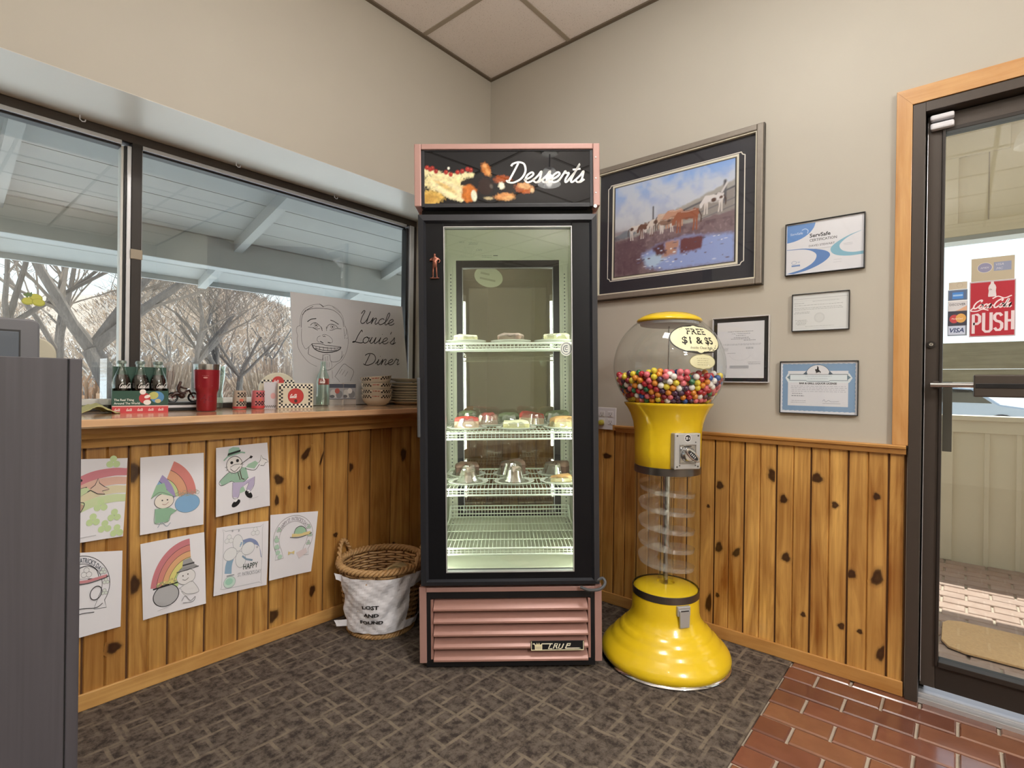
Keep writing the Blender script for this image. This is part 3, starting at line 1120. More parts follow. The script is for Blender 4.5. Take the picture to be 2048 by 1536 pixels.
def land(x, y):
    d = y + 2.2
    z = -.32
    if y > 16:
        tt = min(1, (y - 16) / 60)
        kk = x / max(d, 1) + 2.38 / max(d, 1)
        top = .105 + .085 * min(1, max(0, (kk - .17) / .12)) - .03 * min(1, max(0, (kk - .40) / .1)) + .008 * sin(x * .13)
        z += (top * 78) * (tt ** 1.5) + .3 * sin(x * .31 + y * .17) * tt
    if y > 80:
        z += (y - 80) * .12 * (1 + .3 * sin(x * .05))
    return z


b = MB()
yy = [.42, 3, 6, 9, 12, 16] + [16 + 4 * i for i in range(1, 17)] + [90, 105, 125, 150]
xx = [-70 + 4 * i for i in range(46)]
b.add([(x * (1 if y < 30 else y / 30), y, land(x * (1 if y < 30 else y / 30), y)) for y in yy for x in xx],
      [(j * 46 + i, j * 46 + i + 1, (j + 1) * 46 + i + 1, (j + 1) * 46 + i) for j in range(len(yy) - 1) for i in range(45)])
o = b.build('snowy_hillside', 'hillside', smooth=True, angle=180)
o['kind'] = 'structure'
wood('bark', '#766d67', '#4a433f', .9, scale=(20, 20, 4), coat=0)
paint('twig', '#75695f', .9, var=.2)
paint('twig_tan', '#a99482', .9, var=.25)
paint('twig_rust', '#c7a283', .9, var=.25)


def tree(x, y, hgt, r, lean, label, forks=3, seed=1, twig='twig', depth=6, group='bare trees beyond the window', low=.25):
    rr = random.Random(seed)
    z0 = land(x, y) - .1
    T = thing('bare_tree', label, 'tree', (x, y, z0), group=None)
    tb, br = MB(), MB()

    def grow(p, d, L, rad, lv):
        n = 4
        pts, rs = [p], [rad]
        for i in range(n):
            d = (d + Vector((rr.uniform(-.16, .16), rr.uniform(-.16, .16), rr.uniform(-.02, .12)))).normalized()
            p = p + d * (L / n)
            pts.append(p)
            rs.append(rad * (1 - .4 * (i + 1) / n))
        (tb if lv < 2 else br).tube(pts, rs, 7 if lv < 2 else (4 if lv < 4 else 3), caps=False)
        if lv >= depth:
            return
        for _ in range(rr.choice([2, 3, 3]) if lv else forks):
            q = rr.choice(pts[2:]) if lv else pts[-1]
            ax = Vector((rr.uniform(-1, 1), rr.uniform(-1, 1), rr.uniform(-.2, .5))).normalized()
            nd = (d * .75 + ax * .75).normalized()
            grow(q, nd, L * rr.uniform(.62, .82), max(rs[-1] * rr.uniform(.55, .8), .004), lv + 1)

    grow(Vector((0, 0, 0)), Vector(lean).normalized(), hgt * low, r, 0)
    tb.build('trunk', 'bark', T, smooth=True)
    br.build('branches', twig, T)['kind'] = 'stuff'
    return T


def KX(px, D):
    return -2.382 + D / math.tan(radians(40.4) + math.atan((1024 - px) / 1052.0)) if False else -2.382 + D / math.tan(radians(40.4) + math.atan((1024 - px) / 1052.0))


tree(KX(285, 8.5), 6.3, 8, .19, (-.12, 0, 1), 'thick leaning bare tree right behind the dark window mullion', 4, 3)
tree(KX(385, 11), 8.8, 7.5, .13, (.03, 0, 1), 'bare tree with low forked limbs just behind the red tumbler', 4, 5)
tree(KX(446, 12), 9.8, 7.0, .11, (-.10, 0, 1), 'slim bare tree leaning left beside the clear glass on the counter', 4, 8)
tree(KX(462, 12.2), 10.0, 6.5, .10, (.32, .1, 1), 'slim bare tree leaning right toward the poster', 4, 12)
tree(KX(60, 10), 7.8, 9, .10, (-.05, 0, 1), 'thin upright bare tree behind the lime sticker', 4, 21)
tree(KX(250, 11), 8.9, 8, .12, (-.5, 0, 1), 'crooked bare tree spreading left behind the cola carrier', 4, 17)
far_lab = ['tan bare tree far up the hill at the left edge of the window', 'small tan tree on the hill behind the lime sticker', 'tan tree on the hill left of the window mullion',
           'tan tree on the hill above the red tumbler', 'tan tree on the hill between tumbler and poster', 'tall tan tree just left of the poster', 'tan tree showing above the rounded tin', 'tan tree on the slope above the checkered glasses']
for i, (px, D, hh) in enumerate([(20, 26, 6), (110, 24, 5.5), (195, 22, 6), (350, 24, 7), (430, 26, 8), (555, 22, 9), (520, 28, 7), (485, 20, 5.5)]):
    tree(KX(px, D), D - 2.23, hh, .09, (random.uniform(-.1, .1), 0, 1), far_lab[i], 4, 40 + i, 'twig_tan', 5)


def shrub(px, D, w, h, label, seed, mat='twig_rust', n=2200):
    rr = random.Random(seed)
    x, y = KX(px, D), D - 2.23
    b = MB()
    for i in range(n):
        a, q = rr.uniform(0, 2 * pi), rr.random() ** .5
        base = Vector((cos(a) * q * w * .25, sin(a) * q * w * .25, 0))
        tip = Vector((cos(a) * q * w * .5, sin(a) * q * w * .5, h * rr.uniform(.35, 1) * sqrt(max(.05, 1 - q * q * .7))))
        s = base.lerp(tip, rr.uniform(.2, .7))
        d = Vector((rr.uniform(-1, 1), rr.uniform(-1, 1), rr.uniform(-.3, 1))) * .012
        b.add([s + d, s - d, tip + d * rr.uniform(1, 3), tip - d], [(0, 1, 2, 3)])
    T = thing('shrub', label, 'shrub', (x, y, land(x, y) - .05))
    b.build('twigs', mat, T)['kind'] = 'stuff'
    return T


shrub(195, 9, 2.0, 1.5, 'rust coloured shrub between the dark cabinet and the cola carrier', 1)
shrub(360, 14, 2.6, 1.9, 'tan shrub low behind the red tumbler', 2, 'twig_tan')
shrub(555, 15, 3.4, 2.2, 'tan shrub low down left of the hand drawn poster', 3, 'twig_tan')
shrub(300, 13, 2.2, 2.0, 'tan shrub low behind the window mullion', 4, 'twig_tan')
shrub(20, 16, 3.5, 2.2, 'rust coloured shrub above the monitor at left', 5)
rr = random.Random(4)
b = MB()
for i in range(20000):
    D = rr.uniform(24, 92)
    px = rr.uniform(-60, 640)
    x, y = KX(px, D), D - 2.23
    z = land(x, y)
    hh = rr.uniform(.2, 1.0)
    w = rr.uniform(.02, .07)
    dx = rr.uniform(-1.0, 1.0)
    b.col = rr.choice([lin('#a89888'), lin('#948679'), lin('#b7a08a'), lin('#857b75'), lin('#c4ae98'), lin('#e4dfda')])
    b.add([(x - w, y, z - .1), (x + w, y, z - .1), (x + dx + w * .4, y, z + hh), (x + dx - w * .4, y + .1, z + hh)], [(0, 1, 2, 3)])
o = b.build('hillside_brush', 'print')
tag(o, 'brown brush covering the hillside beyond the window', 'brush', kind='stuff')

# ------------------------------------------------------------------ porch seen through the door
PF = MB().box(.13, 2.3, -6.5, .3, -.14, -.030).build('porch_floor', 'mortar')
PF['kind'] = 'structure'
lay(PF, 2.19, 20, .1015, -1.6, -3.9, .206, .010, 'brick_weathered', -.020, .05, clip_hi=True)
PW = MB()
PW.box(2.20, 2.32, -6.5, .3, -.03, .915)
PW.box(2.20, 2.32, -6.5, .3, 2.13, 2.80)
PW = PW.build('porch_wall', 'beige_board')
PW['kind'] = 'structure'
o = MB().box(.13, 2.45, -6.5, .3, 2.80, 2.86).build('porch_ceiling', 'beige_board')
o['kind'] = 'structure'


def pw(name, *bx, mat='beige_board', bev=.002):
    b = MB()
    b.box(*bx)
    return b.build(name, mat, PW, bevel=bev)


pw('cap_board', 2.165, 2.34, -6.4, -1.62, .915, .945)
pw('apron_board', 2.185, 2.20, -6.4, -1.62, .835, .9149)
pw('header_strip', 2.18, 2.33, -6.4, -1.62, 2.098, 2.129, mat='porch_grey')
pw('header_board', 2.182, 2.2, -6.4, -1.62, 2.1295, 2.215)
pw('top_board', 2.182, 2.2, -2.46, -1.62, 2.655, 2.80)
for y in (-2.16, -2.9, -3.7, -4.5):
    pw('batten', 2.184, 2.2, y - .05, y + .05, 2.215, 2.655)
    pw('batten', 2.184, 2.2, y + .01 - .05, y + .01 + .05, -.02, .835)
for y in (-2.36, -2.56, -3.1):
    pw('panel_joint', 2.197, 2.2005, y - .003, y + .003, 2.215, 2.655, mat='mortar', bev=0)
for y in (-2.37, -2.52):
    pw('batten', 2.190, 2.2, y - .012, y + .012, -.02, .835)
MT = thing('door_mat', 'worn tan door mat on the porch bricks outside the glass door', 'mat', (.79, -2.62, -.02))
out = [(-.19, .36), (-.165, .415), (-.10, .44), (.12, .44), (.165, .42), (.19, .37), (.19, -.37), (.165, -.42), (.12, -.44), (-.12, -.44), (-.17, -.42), (-.19, -.37)]
paint('coir', '#d6ae80', .95, var=.2, scale=90, bump=.5)
MB().prism(out, 'z', .001, .014).build('pile', 'coir', MT, bevel=.003)
MB().prism([(x * 1.004, y * 1.004) for x, y in out], 'z', 0.0, .005).build('backing', 'black', MT)
# snow-bright yard, weathered fence and a parked car across the way
o = MB().box(2.32, 60, -60, .3, -.30, -.22).build('yard', 'white_paint')
o['kind'] = 'structure'
FN = thing('plank_fence', 'weathered two board rail outside, behind the push bar of the door', 'fence', (3.25, -3.0, -.22))
for z0, z1 in ((1.395, 1.505), (1.505, 1.72)):
    MB().box(-.02, .02, -3.0, 1.9, z0 - .002, z1 - .006).build('board', 'old_board', FN, bevel=.004)
for y in (-2.6, .9 + .9):
    MB().box(.02, .10, y - .05, y + .05, 0, 1.70).build('post', 'old_board', FN)
# ------------------------------------------------------------------ parked car
CAR = thing('car', 'silver car parked across the bright yard, its wheel showing under the rail', 'car', (17.6, -1.75, -.22), rz=radians(90))
paint('car_paint', '#9aa2ab', .3, .4)
paint('tyre', '#26262a', .8)
glassy('car_glass', (.25, .3, .33))
prof = [(-2.2, .35), (-2.25, .6), (-2.15, .82), (-1.3, .95), (-.75, 1.38), (.75, 1.42), (1.5, 1.0), (2.1, .92), (2.2, .6), (2.15, .33)]
MB().prism(prof, 'y', -.85, .85).build('body', 'car_paint', CAR, bevel=.06)
for s in (-.862, .862):
    MB().prism([(-1.15, .96), (-.72, 1.32), (-.05, 1.35), (-.05, .97)], 'y', s - .005, s + .005).build('side_window', 'car_glass', CAR)
    MB().prism([(.03, .97), (.03, 1.35), (.7, 1.36), (1.3, 1.0)], 'y', s - .005, s + .005).build('side_window', 'car_glass', CAR)
for x in (-1.35, 1.35):
    for s in (-1, 1):
        w = MB().cyl((x, s * .70, .34), (x, s * .90, .34), .335, n=24).build('wheel', 'tyre', CAR, bevel=.02)
        b = MB().cyl((x, s * .895, .34), (x, s * .91, .34), .075, n=12)
        for i in range(9):
            a = 2 * pi * i / 9
            b.cyl((x + .06 * cos(a), s * .905, .34 + .06 * sin(a)), (x + .225 * cos(a), s * .905, .34 + .225 * sin(a)), .022, n=6)
        b.tube([(x + .23 * cos(q), s * .905, .34 + .23 * sin(q)) for q in np.linspace(0, 2 * pi, 24, endpoint=False)], .018, 6, closed=True)
        b.build('hub', 'aluminium', w)

# ------------------------------------------------------------------ upright dessert cooler across the corner
paint('rose', '#a97f74', .32, .15, var=.03)
paint('rose_trim', '#b38d85', .30, .2, var=.03)
paint('cooler_black', '#101115', .35, var=.05, Specular_IOR_Level=.25)
paint('cooler_ridge', '#2b2c31', .35, var=.05, Specular_IOR_Level=.4)
paint('liner', '#cbcdb9', .45, var=.02)
paint('shelf_wire', '#e6ecdc', .4, var=.02)
paint('seal_grey', '#4d4f52', .5)
glow('tube_light', (.97, 1.0, .91), 25.0)
FYA = radians(40.9)
F0 = Vector((-.834, -.929, 0))
FR = thing('dessert_cooler', 'tall black and rose glass-door dessert cooler standing across the room corner', 'refrigerator', (F0.x, F0.y, .0085), rot=(0, -.0215, FYA - pi / 2))


def fp(name, mat, *boxes, bev=.0015, parent=FR):
    b = MB()
    for bx in boxes:
        b.box(*bx)
    return b.build(name, mat, parent, bevel=bev)


# hollow cabinet: sides, roof, deck and the compressor box
fp('cabinet', 'rose', (-.350, -.318, .062, .70, .302, 1.99), (.318, .350, .062, .70, .302, 1.99), (-.318, .318, .062, .70, 1.90, 1.99),
   (-.318, .318, .062, .70, .302, .352), (-.318, .318, .66, .70, 1.735, 1.90), (-.318, -.262, .66, .70, .352, 1.735), (.262, .318, .66, .70, .352, 1.735), (-.262, .262, .66, .70, .352, .43))
fp('machine_box', 'black_matte', (-.345, .345, .06, .69, .045, .3015))
fp('liner', 'liner', (-.3175, -.308, .064, .6595, .3525, 1.8995), (.308, .3175, .064, .6595, .3525, 1.8995), (-.308, .308, .064, .6595, 1.890, 1.8995), (-.308, .308, .064, .6595, .3525, .362),
   (-.308, .308, .650, .6595, 1.735, 1.890), (-.308, -.262, .650, .6595, .362, 1.735), (.262, .308, .650, .6595, .362, 1.735), (-.262, .262, .650, .6595, .362, .43), bev=0)
fp('lamp_cover', 'liner', (-.308, -.285, .064, .072, .37, 1.88), (.285, .308, .064, .072, .37, 1.88), bev=0)
b = MB()
for s in (-1, 1):
    o = MB().cyl((s * .274, .088, .40), (s * .274, .088, 1.62), .011, n=12).build('light_tube', 'tube_light', FR, smooth=True)
    MB().cyl((s * .274, .088, 1.62), (s * .274, .088, 1.66), .013, n=12).build('lamp_holder', 'white_plastic', FR, smooth=True)
# slotted shelf uprights
for u, v in ((-.300, .20), (.300, .20), (-.298, .636), (.298, .636)):
    s = -1 if u < 0 else 1
    if v < .5:
        p = fp('shelf_upright', 'liner', (u - .008, u + .008, v - .012, v + .012, .37, 1.86), bev=0)
    else:
        p = fp('shelf_upright', 'liner', (u - .012 - .010 * s, u + .010 - .010 * s, v, v + .013, .37, 1.70), bev=0)
        b = MB()
        for i in range(70):
            z = .40 + i * .0182
            b.box(u - .011 * s - .003, u - .011 * s + .003, v - .0006, v, z, z + .006)
        o = b.build('slots', 'seal_grey', p)
        o['kind'] = 'stuff'
# rear glass door
RD = fp('rear_door', 'cooler_black', (-.262, -.232, .655, .70, .43, 1.735), (.232, .262, .655, .70, .43, 1.735), (-.232, .232, .655, .70, 1.700, 1.735), (-.232, .232, .655, .70, .43, .452))
fp('door_lip', 'aluminium', (-.232, -.229, .665, .69, .452, 1.700), (.229, .232, .665, .69, .452, 1.700), (-.229, .229, .665, .69, 1.6965, 1.700), parent=RD, bev=0)
glassy('rear_glass', (.92, .90, .80), ior=1.65)
MB().box(-.232, .232, .674, .679, .452, 1.70).build('rear_pane', 'rear_glass', RD)
# front door
D0, D1 = 0.0, .055
DF = fp('door_frame', 'cooler_black', (-.345, -.247, .010, D1, .334, 1.760), (.247, .345, .010, D1, .334, 1.760), (-.247, .247, .010, D1, 1.716, 1.760), (-.247, .247, .010, D1, .334, .381), bev=.002)
b = MB()
xo, zo0, zo1 = .3452, .3335, 1.7605
for k_, (a, c) in enumerate(((0, 1), (1, 2), (2, 3), (3, 0))):
    P = [(-xo, zo0), (xo, zo0), (xo, zo1), (-xo, zo1)]
    Q = [(-xo + .022, zo0 + .016), (xo - .022, zo0 + .016), (xo - .022, zo1 - .024), (-xo + .022, zo1 - .024)]
    R_ = [(-xo + .030, zo0 + .022), (xo - .030, zo0 + .022), (xo - .030, zo1 - .032), (-xo + .030, zo1 - .032)]
    v = [(P[a][0], D1 - .01, P[a][1]), (P[c][0], D1 - .01, P[c][1]), (P[a][0] * .996, .002, P[a][1]), (P[c][0] * .996, .002, P[c][1]), (Q[a][0], -.004, Q[a][1]), (Q[c][0], -.004, Q[c][1]), (R_[a][0], .0098, R_[a][1]), (R_[c][0], .0098, R_[c][1])]
    b.add(v, [(0, 1, 3, 2), (2, 3, 5, 4), (4, 5, 7, 6)])
b.build('door_rim', 'cooler_ridge', FR)
fp('glass_edge', 'aluminium', (-.2475, -.2445, .006, .03, .381, 1.716), (.2445, .2475, .006, .03, .381, 1.716), (-.2445, .2445, .006, .03, 1.713, 1.716), (-.2445, .2445, .006, .03, .381, .384), bev=0)
MB().box(-.2445, .2445, .022, .026, .384, 1.713).build('door_pane', 'pane_glass', FR)
fp('door_handle', 'seal_grey', (-.352, -.340, -.010, .03, .905, 1.135), bev=.004)
b = MB().tube(crom([(.27, .004, .322), (.30, -.012, .316), (.34, -.020, .322), (.362, -.012, .340), (.356, .0, .356), (.335, .004, .348)], 6), .006, 8)
b.build('door_closer', 'seal_grey', FR, smooth=True)
# illuminated header with the picture panel
fp('header_box', 'black_matte', (-.335, .335, .045, .064, 1.762, 2.01))
fp('header_frame', 'rose_trim', (-.356, -.330, -.004, .075, 1.79, 2.030), (.330, .356, -.004, .075, 1.79, 2.030), (-.330, .330, -.004, .075, 2.008, 2.030), bev=.003)
fp('header_channel', 'cooler_ridge', (-.330, -.318, .002, .04, 1.79, 2.008), (.318, .330, .002, .04, 1.79, 2.008), (-.318, .318, .002, .045, 1.788, 1.803), (-.318, .318, .002, .04, 2.003, 2.008), bev=.001)
for z in (1.84, 1.895, 1.975):
    MB().cyl((.340, -.004, z), (.340, -.006, z), .003, n=8).build('rivet', 'steel', FR)
MB().cyl((.336, -.004, 1.786), (.336, -.012, 1.786), .007, n=10).build('hinge_pin', 'steel', FR)
R = Ras(250, 78, 3.15)
nz = R.noise(14, 3, 4)
nf = R.noise(40, 5, 3)
R.A[:] = lin('#111216')
R.put(np.clip(nz - .55, 0, 1) * .10, '#3a4048')
cream, gold, choc, berry = '#e9dfae', '#d8a756', '#2a1712', '#a02822'
# tart with piped cream and berries, rolled wafer, dark chocolate cakes
R.ell(.10, .12, .30, .16, '#d9b35e', .06, .3, nz=nf)
R.ell(.06, .10, .26, .12, '#b98a3e', .1, .5, .6, nz=nf)
R.ell(.05, .40, .16, .10, '#15110f', -.2, .3, nz=nf)
R.ell(.40, .40, .50, .21, '#e4d6a0', -.10, .25, nz=nf)
R.poly([(.1, .5), (.5, .42), (.88, .16), (.70, .03), (.42, .12), (.12, .34)], '#efe3b4', .03, nf)
R.ell(.45, .30, .3, .07, '#c89d4e', -.55, .6, .55, nz=nf)
R.ell(.30, .38, .28, .05, '#c9a356', -.5, .6, .5, nz=nf)
for x, y, r in ((.03, .60, .09), (.15, .60, .07), (.27, .58, .07), (.40, .55, .07), (.52, .52, .07), (.64, .52, .08), (.77, .54, .08), (.88, .55, .07)):
    R.ell(x, y, r * 1.15, r, cream, 0, .5, nz=nf)
for x, y in ((.05, .69), (.11, .66), (.22, .62), (.41, .60), (.50, .56), (.63, .60), (.72, .62), (.82, .66), (.88, .64), (.15, .68)):
    R.ell(x, y, .05, .055, berry, 0, .4)
    R.ell(x + .01, y + .015, .015, .015, '#e07a5a', 0, .7, .7)
R.ell(.46, .68, .028, .035, '#f3efe0', 0, .5)
R.ell(.82, .40, .16, .075, '#191310', .15, .3, nz=nf)
R.poly([(.72, .33), (.88, .37), (1.0, .26), (.96, .06), (.80, .02), (.70, .12)], '#c4702c', .04, nf)
R.ell(.94, .15, .062, .125, '#d9dcc4', .12, .25)
R.ell(1.17, .66, .10, .155, '#b9713a', .45, .35, nz=nf)
R.ell(1.21, .60, .05, .12, '#d39a5c', .5, .6, .8, nz=nf)
R.ell(1.15, .72, .05, .06, '#d8a468', .4, .6, .7)
R.ell(1.16, .33, .16, .20, choc, .1, .25, nz=nf)
R.ell(1.50, .45, .20, .10, '#9a4a22', -.1, .3, nz=nf)
R.ell(1.60, .30, .18, .17, '#1d120f', 0, .25, nz=nf)
R.ell(1.46, .34, .07, .085, '#efe8cf', .3, .35, nz=nf)
R.ell(1.27, .33, .04, .06, '#6b655e', .4, .6, .6)
R.ell(1.52, .13, .24, .085, '#cf8f55', .05, .4, nz=nf)
R.ell(1.60, .10, .15, .06, '#e0ae74', .1, .5, .8, nz=nf)
R.ell(1.22, .10, .12, .04, '#d9c79c', -.1, .5, .7, nz=nf)
R.ell(1.90, .29, .21, .115, '#a8582c', -.12, .3, nz=nf)
R.ell(1.92, .33, .17, .07, '#d3a878', -.15, .4, .85, nz=nf)
R.ell(2.05, .25, .05, .06, '#e2c79a', 0, .5, .8)
m = printed('sign_print', .5, coat=.7)
for _n in m.node_tree.nodes:
    if _n.type == 'BSDF_PRINCIPLED':
        _n.inputs['Specular IOR Level'].default_value = 0.0
        _n.inputs['Coat Roughness'].default_value = 0.0
nn_ = R.noise(22, 8, 4)
lum_ = (R.A.sum(-1) > .12)[..., None]
R.A = np.where(lum_, R.A * (.62 + .76 * nn_[..., None]), R.A)
SPN = R.build('sign_panel', lambda u, v: (-.318 + .636 * u, .0045, 1.803 + .200 * v), 'sign_print', FR)
A = Art()
A.script('Desserts', 0, 0, .078, .0070, '#f1f1ee', slant=.30, sx=.87)
xs = max(p[0] for p in A.items[0][0])
A.build('sign_lettering', lambda x, y, h: (-.006 + x * .306 / xs, .0040 - h, 1.883 + y), 'print_satin', SPN)
# louvred grille and maker's plate
fp('grille_frame', 'rose_trim', (-.356, -.328, .028, .06, .022, .318), (.328, .356, .028, .06, .022, .318), (-.328, .328, .022, .06, .300, .318), bev=.002)
fp('grille_border', 'black', (-.328, -.312, .030, .058, .03, .300), (.312, .328, .030, .058, .03, .300), (-.312, .312, .030, .058, .272, .300), (-.330, .330, .034, .058, .004, .034), bev=.001)
for s in (-1, 1):
    fp('grille_side', 'rose', (min(s * .302, s * .312), max(s * .302, s * .312), .028, .056, .036, .268), bev=.001)
for i in range(5):
    z1 = .268 - i * .0492
    MB().prism([(.052, z1), (.014, z1 - .031), (.014, z1 - .0385), (.030, z1 - .0385), (.056, z1 - .012), (.056, z1)], 'x', -.300, .300).build('louver', 'rose', FR, bevel=.001)
A = Art()
A.rect(-.1, -.018, .1, .018, '#efe6bf')
A.rect(-.0975, -.0145, .0975, .0185, '#15161a')
A.rect(-.086, -.016, -.058, .002, '#efe6bf')
A.rect(-.083, -.013, -.061, -.002, '#d9cfae')
A.poly([(-.086, .0), (-.090, .009), (-.081, .004), (-.078, .013), (-.074, .004), (-.070, .013), (-.066, .004), (-.058, .011), (-.058, 0)], '#efe6bf')
A.rect(-.094, .006, -.086, .010, '#f6f0d8')
A.rect(-.058, .006, -.02, .010, '#f6f0d8')
w = .0042
A.line([(-.018, .008), (-.026, .008), (-.034, -.011), (-.020, -.011)], w, '#f6f0d8')
A.line([(-.016, -.011), (-.009, .008), (.001, .008), (-.004, -.002)], w, '#f6f0d8')
A.line([(-.007, .002), (-.002, -.011)], w, '#f6f0d8')
A.line([(.010, .008), (.003, -.010), (.015, -.011)], w, '#f6f0d8')
A.line([(.024, .008), (.016, -.010)], w, '#f6f0d8')
A.line([(.030, -.011), (.038, .008), (.050, .008), (.047, .001), (.034, .001)], w, '#f6f0d8')
A.rect(.032, -.012, .085, -.008, '#f6f0d8')
A.ell(.085, -.011, .003, .003, '#8f9a86')
bd = MB().box(.076, .284, .0125, .0155, .073, .111).build('maker_plate', 'black', FR, bevel=.001)
A.build('maker_lettering', lambda x, y, h: (.180 + x * 1.02, .0123 - h, .092 + y), 'print_satin', bd)
for u in (-.30, .30):
    for v in (.12, .62):
        MB().cyl((u, v, -.008 + u * .0215), (u, v, .05), .022, .016, 14).build('foot', 'black', FR, smooth=True)
# wiring-label print on the inside back
A = Art()
A.text('TRUE', 0, .058, .006, '#97a090', 'LEFT')
A.lines(.035, .075, [.060, .056, .052], .0018, '#9aa392', .004, .006)
A.lines(0, .07, [.042, .036, .030, .024, .018, .012, .006], .0012, '#a9b2a0', .02, .008)
A.text('CAN', .075, .028, .008, '#8d9686', 'CENTER', shear=.3)
A.lines(.085, .125, [.010, .004], .0016, '#8d9686', .002, .006)
A.rect(.128, .008, .145, .011, '#4c5148')
A.rect(.128, 0, .145, .004, '#c0c9b4')
A.build('rating_label', lambda x, y, h: (-.245 + x * 1.35, .6495 - h, 1.745 + y * 1.35), 'print', FR)
# wire shelves
SHZ = [1.272, .908, .680, .440]


def shelf(z, fv=.115, bv=.62):
    b = MB()
    x0, x1 = -.296, .296
    r = .0042
    for zz, vv in ((z, fv), (z - .024, fv), (z, bv), (z - .012, fv - .001)):
        b.tube([(x0, vv, zz), (x1, vv, zz)], r if zz != z - .012 else .0012, 6)
    for vv in (.25, .38, .50):
        b.tube([(x0, vv, z - .004), (x1, vv, z - .004)], .0024, 5)
    for s in (x0, x1):
        b.tube([(s, fv, z), (s, bv, z)], .0035, 6)
    n = 37
    for i in range(n + 1):
        x = x0 + (x1 - x0) * i / n
        b.tube([(x, fv - .002, z - .026), (x, fv - .002, z + .001), (x, bv, z + .001)], .0016, 4, caps=False)
    return b.build('wire_shelf', 'shelf_wire', FR)


for z in SHZ:
    shelf(z)
b = MB()
for i in range(39):
    x = -.292 + .584 * i / 38
    b.tube([(x, .59, .442), (x, .612, .456), (x, .618, .496)], .0018, 4, caps=False)
for z, v in ((.458, .613), (.496, .619), (.478, .616)):
    b.tube([(-.296, v, z), (.296, v, z)], .003, 5)
b.tube([(-.296, .12, .442), (-.296, .56, .442), (-.296, .612, .496)], .004, 6)
b.tube([(.296, .12, .442), (.296, .56, .442), (.296, .612, .496)], .004, 6)
b.build('shelf_backstop', 'shelf_wire', FR)


def floc(u, v, z):
    """point in the cooler's own frame -> room"""
    th = -.0215
    x, y, zz = u * cos(th) + z * sin(th), v, -u * sin(th) + z * cos(th)
    g = FYA - pi / 2
    return Vector((F0.x + x * cos(g) - y * sin(g), F0.y + x * sin(g) + y * cos(g), zz + .0085))


FROT = (0, -.0215, FYA - pi / 2)
# stickers and the little figure on the door
ST = thing('sticker', 'round white sticker half hidden at the right edge of the cooler door glass', 'sticker', floc(.2240, .021, 1.243), rot=FROT)
A = Art()
A.ell(0, 0, .024, .028, '#e8ece4')
A.oval(0, 0, .019, .022, .0022, '#5b6a72')
A.curve([(.006, .012), (-.006, .010), (-.011, 0), (-.006, -.011), (.006, -.012)], .003, '#4b5a66')
A.curve([(.006, .005), (-.002, .005), (-.003, -.004), (.006, -.004)], .0022, '#4b5a66')
A.build('sticker_print', lambda x, y, h: (min(x, .0205), -h, y), 'print_satin', ST)
ST = thing('sticker', 'pale oval sticker on the rear glass of the cooler seen through the door', 'sticker', floc(-.098, .6725, 1.655), rot=FROT)
A = Art()
A.ell(0, 0, .074, .052, '#b9b89c', -.28)
A.line([(-.04, .022), (.005, .012)], .010, '#98977e')
A.line([(-.045, -.004), (.035, -.022)], .010, '#98977e')
A.build('sticker_print', lambda x, y, h: (x, -h, y), 'print', ST)
paint('old_copper', '#8a5a4c', .32, .9, var=.25, scale=60)


def skin(name, verts, edges, radii, mat, parent=None, loc=None, rot=None, sub=1, root=0):
    me = bpy.data.meshes.new(name)
    me.from_pydata(verts, edges, [])
    me.materials.append(MATS[mat])
    o = bpy.data.objects.new(name, me)
    COL.objects.link(o)
    o.parent = parent
    if loc is not None:
        o.location = loc
    if rot is not None:
        o.rotation_euler = rot
    o.modifiers.new('skin', 'SKIN')
    sv = me.skin_vertices[0].data
    for v, r in zip(sv, radii):
        v.radius = (r, r) if not isinstance(r, tuple) else r
        v.use_root = False
    sv[root].use_root = True
    o.modifiers['skin'].use_smooth_shade = True
    s = o.modifiers.new('sub', 'SUBSURF')
    s.levels = s.render_levels = sub
    return o


FG = thing('figurine', 'small copper coloured figure of a standing man fixed to the cooler door', 'figurine', floc(-.282, .010, 1.516), rot=FROT)
V = [(0, 0, .048), (0, 0, .060), (.001, 0, .074), (0, 0, .083), (0, -.001, .090), (0, -.001, .098), (-.012, 0, .078), (-.019, -.004, .068), (-.008, -.008, .070),
     (.013, 0, .078), (.021, -.001, .068), (.014, -.004, .058), (-.006, 0, .044), (-.007, -.001, .025), (-.007, 0, .006), (-.008, -.005, .003), (.006, 0, .044), (.007, -.001, .025), (.008, 0, .006), (.009, -.005, .003)]
E_ = [(0, 1), (1, 2), (2, 3), (3, 4), (4, 5), (2, 6), (6, 7), (7, 8), (2, 9), (9, 10), (10, 11), (0, 12), (12, 13), (13, 14), (14, 15), (0, 16), (16, 17), (17, 18), (18, 19)]
RR = [.008, .0085, .0095, .004, .0062, .005, .004, .003, .0026, .004, .003, .0026, .0048, .0038, .003, .0025, .0048, .0038, .003, .0025]
skin('figure', V, E_, RR, 'old_copper', FG, sub=1)
MB().box(-.017, .017, -.008, .0, -.001, .003).build('base', 'old_copper', FG, bevel=.001)

# ------------------------------------------------------------------ plated desserts under film
paint('china', '#e6e8dd', .22, var=.02)
glassy('film', (.95, .96, .94), ior=2.3, rough=.05)
cakes = {'strawberry': ('#d9b69c', '#b8433a'), 'custard': ('#e5dca2', '#efe7c4'), 'cream': ('#e3dcae', '#ece6c8'), 'coconut': ('#e0cf9a', '#cfa06a'),
         'lime': ('#5d6b4d', '#7f8c68'), 'chocolate': ('#6d5044', '#8b6c5e'), 'mocha': ('#a88a78', '#c3aca0'), 'berry': ('#c99f90', '#c0605a')}
for n_, (a, c) in cakes.items():
    paint('cake_' + n_, a, .8, var=.12, scale=90, bump=.4)
    paint('top_' + n_, c, .45, var=.22, scale=70, bump=.4)
prev = {}


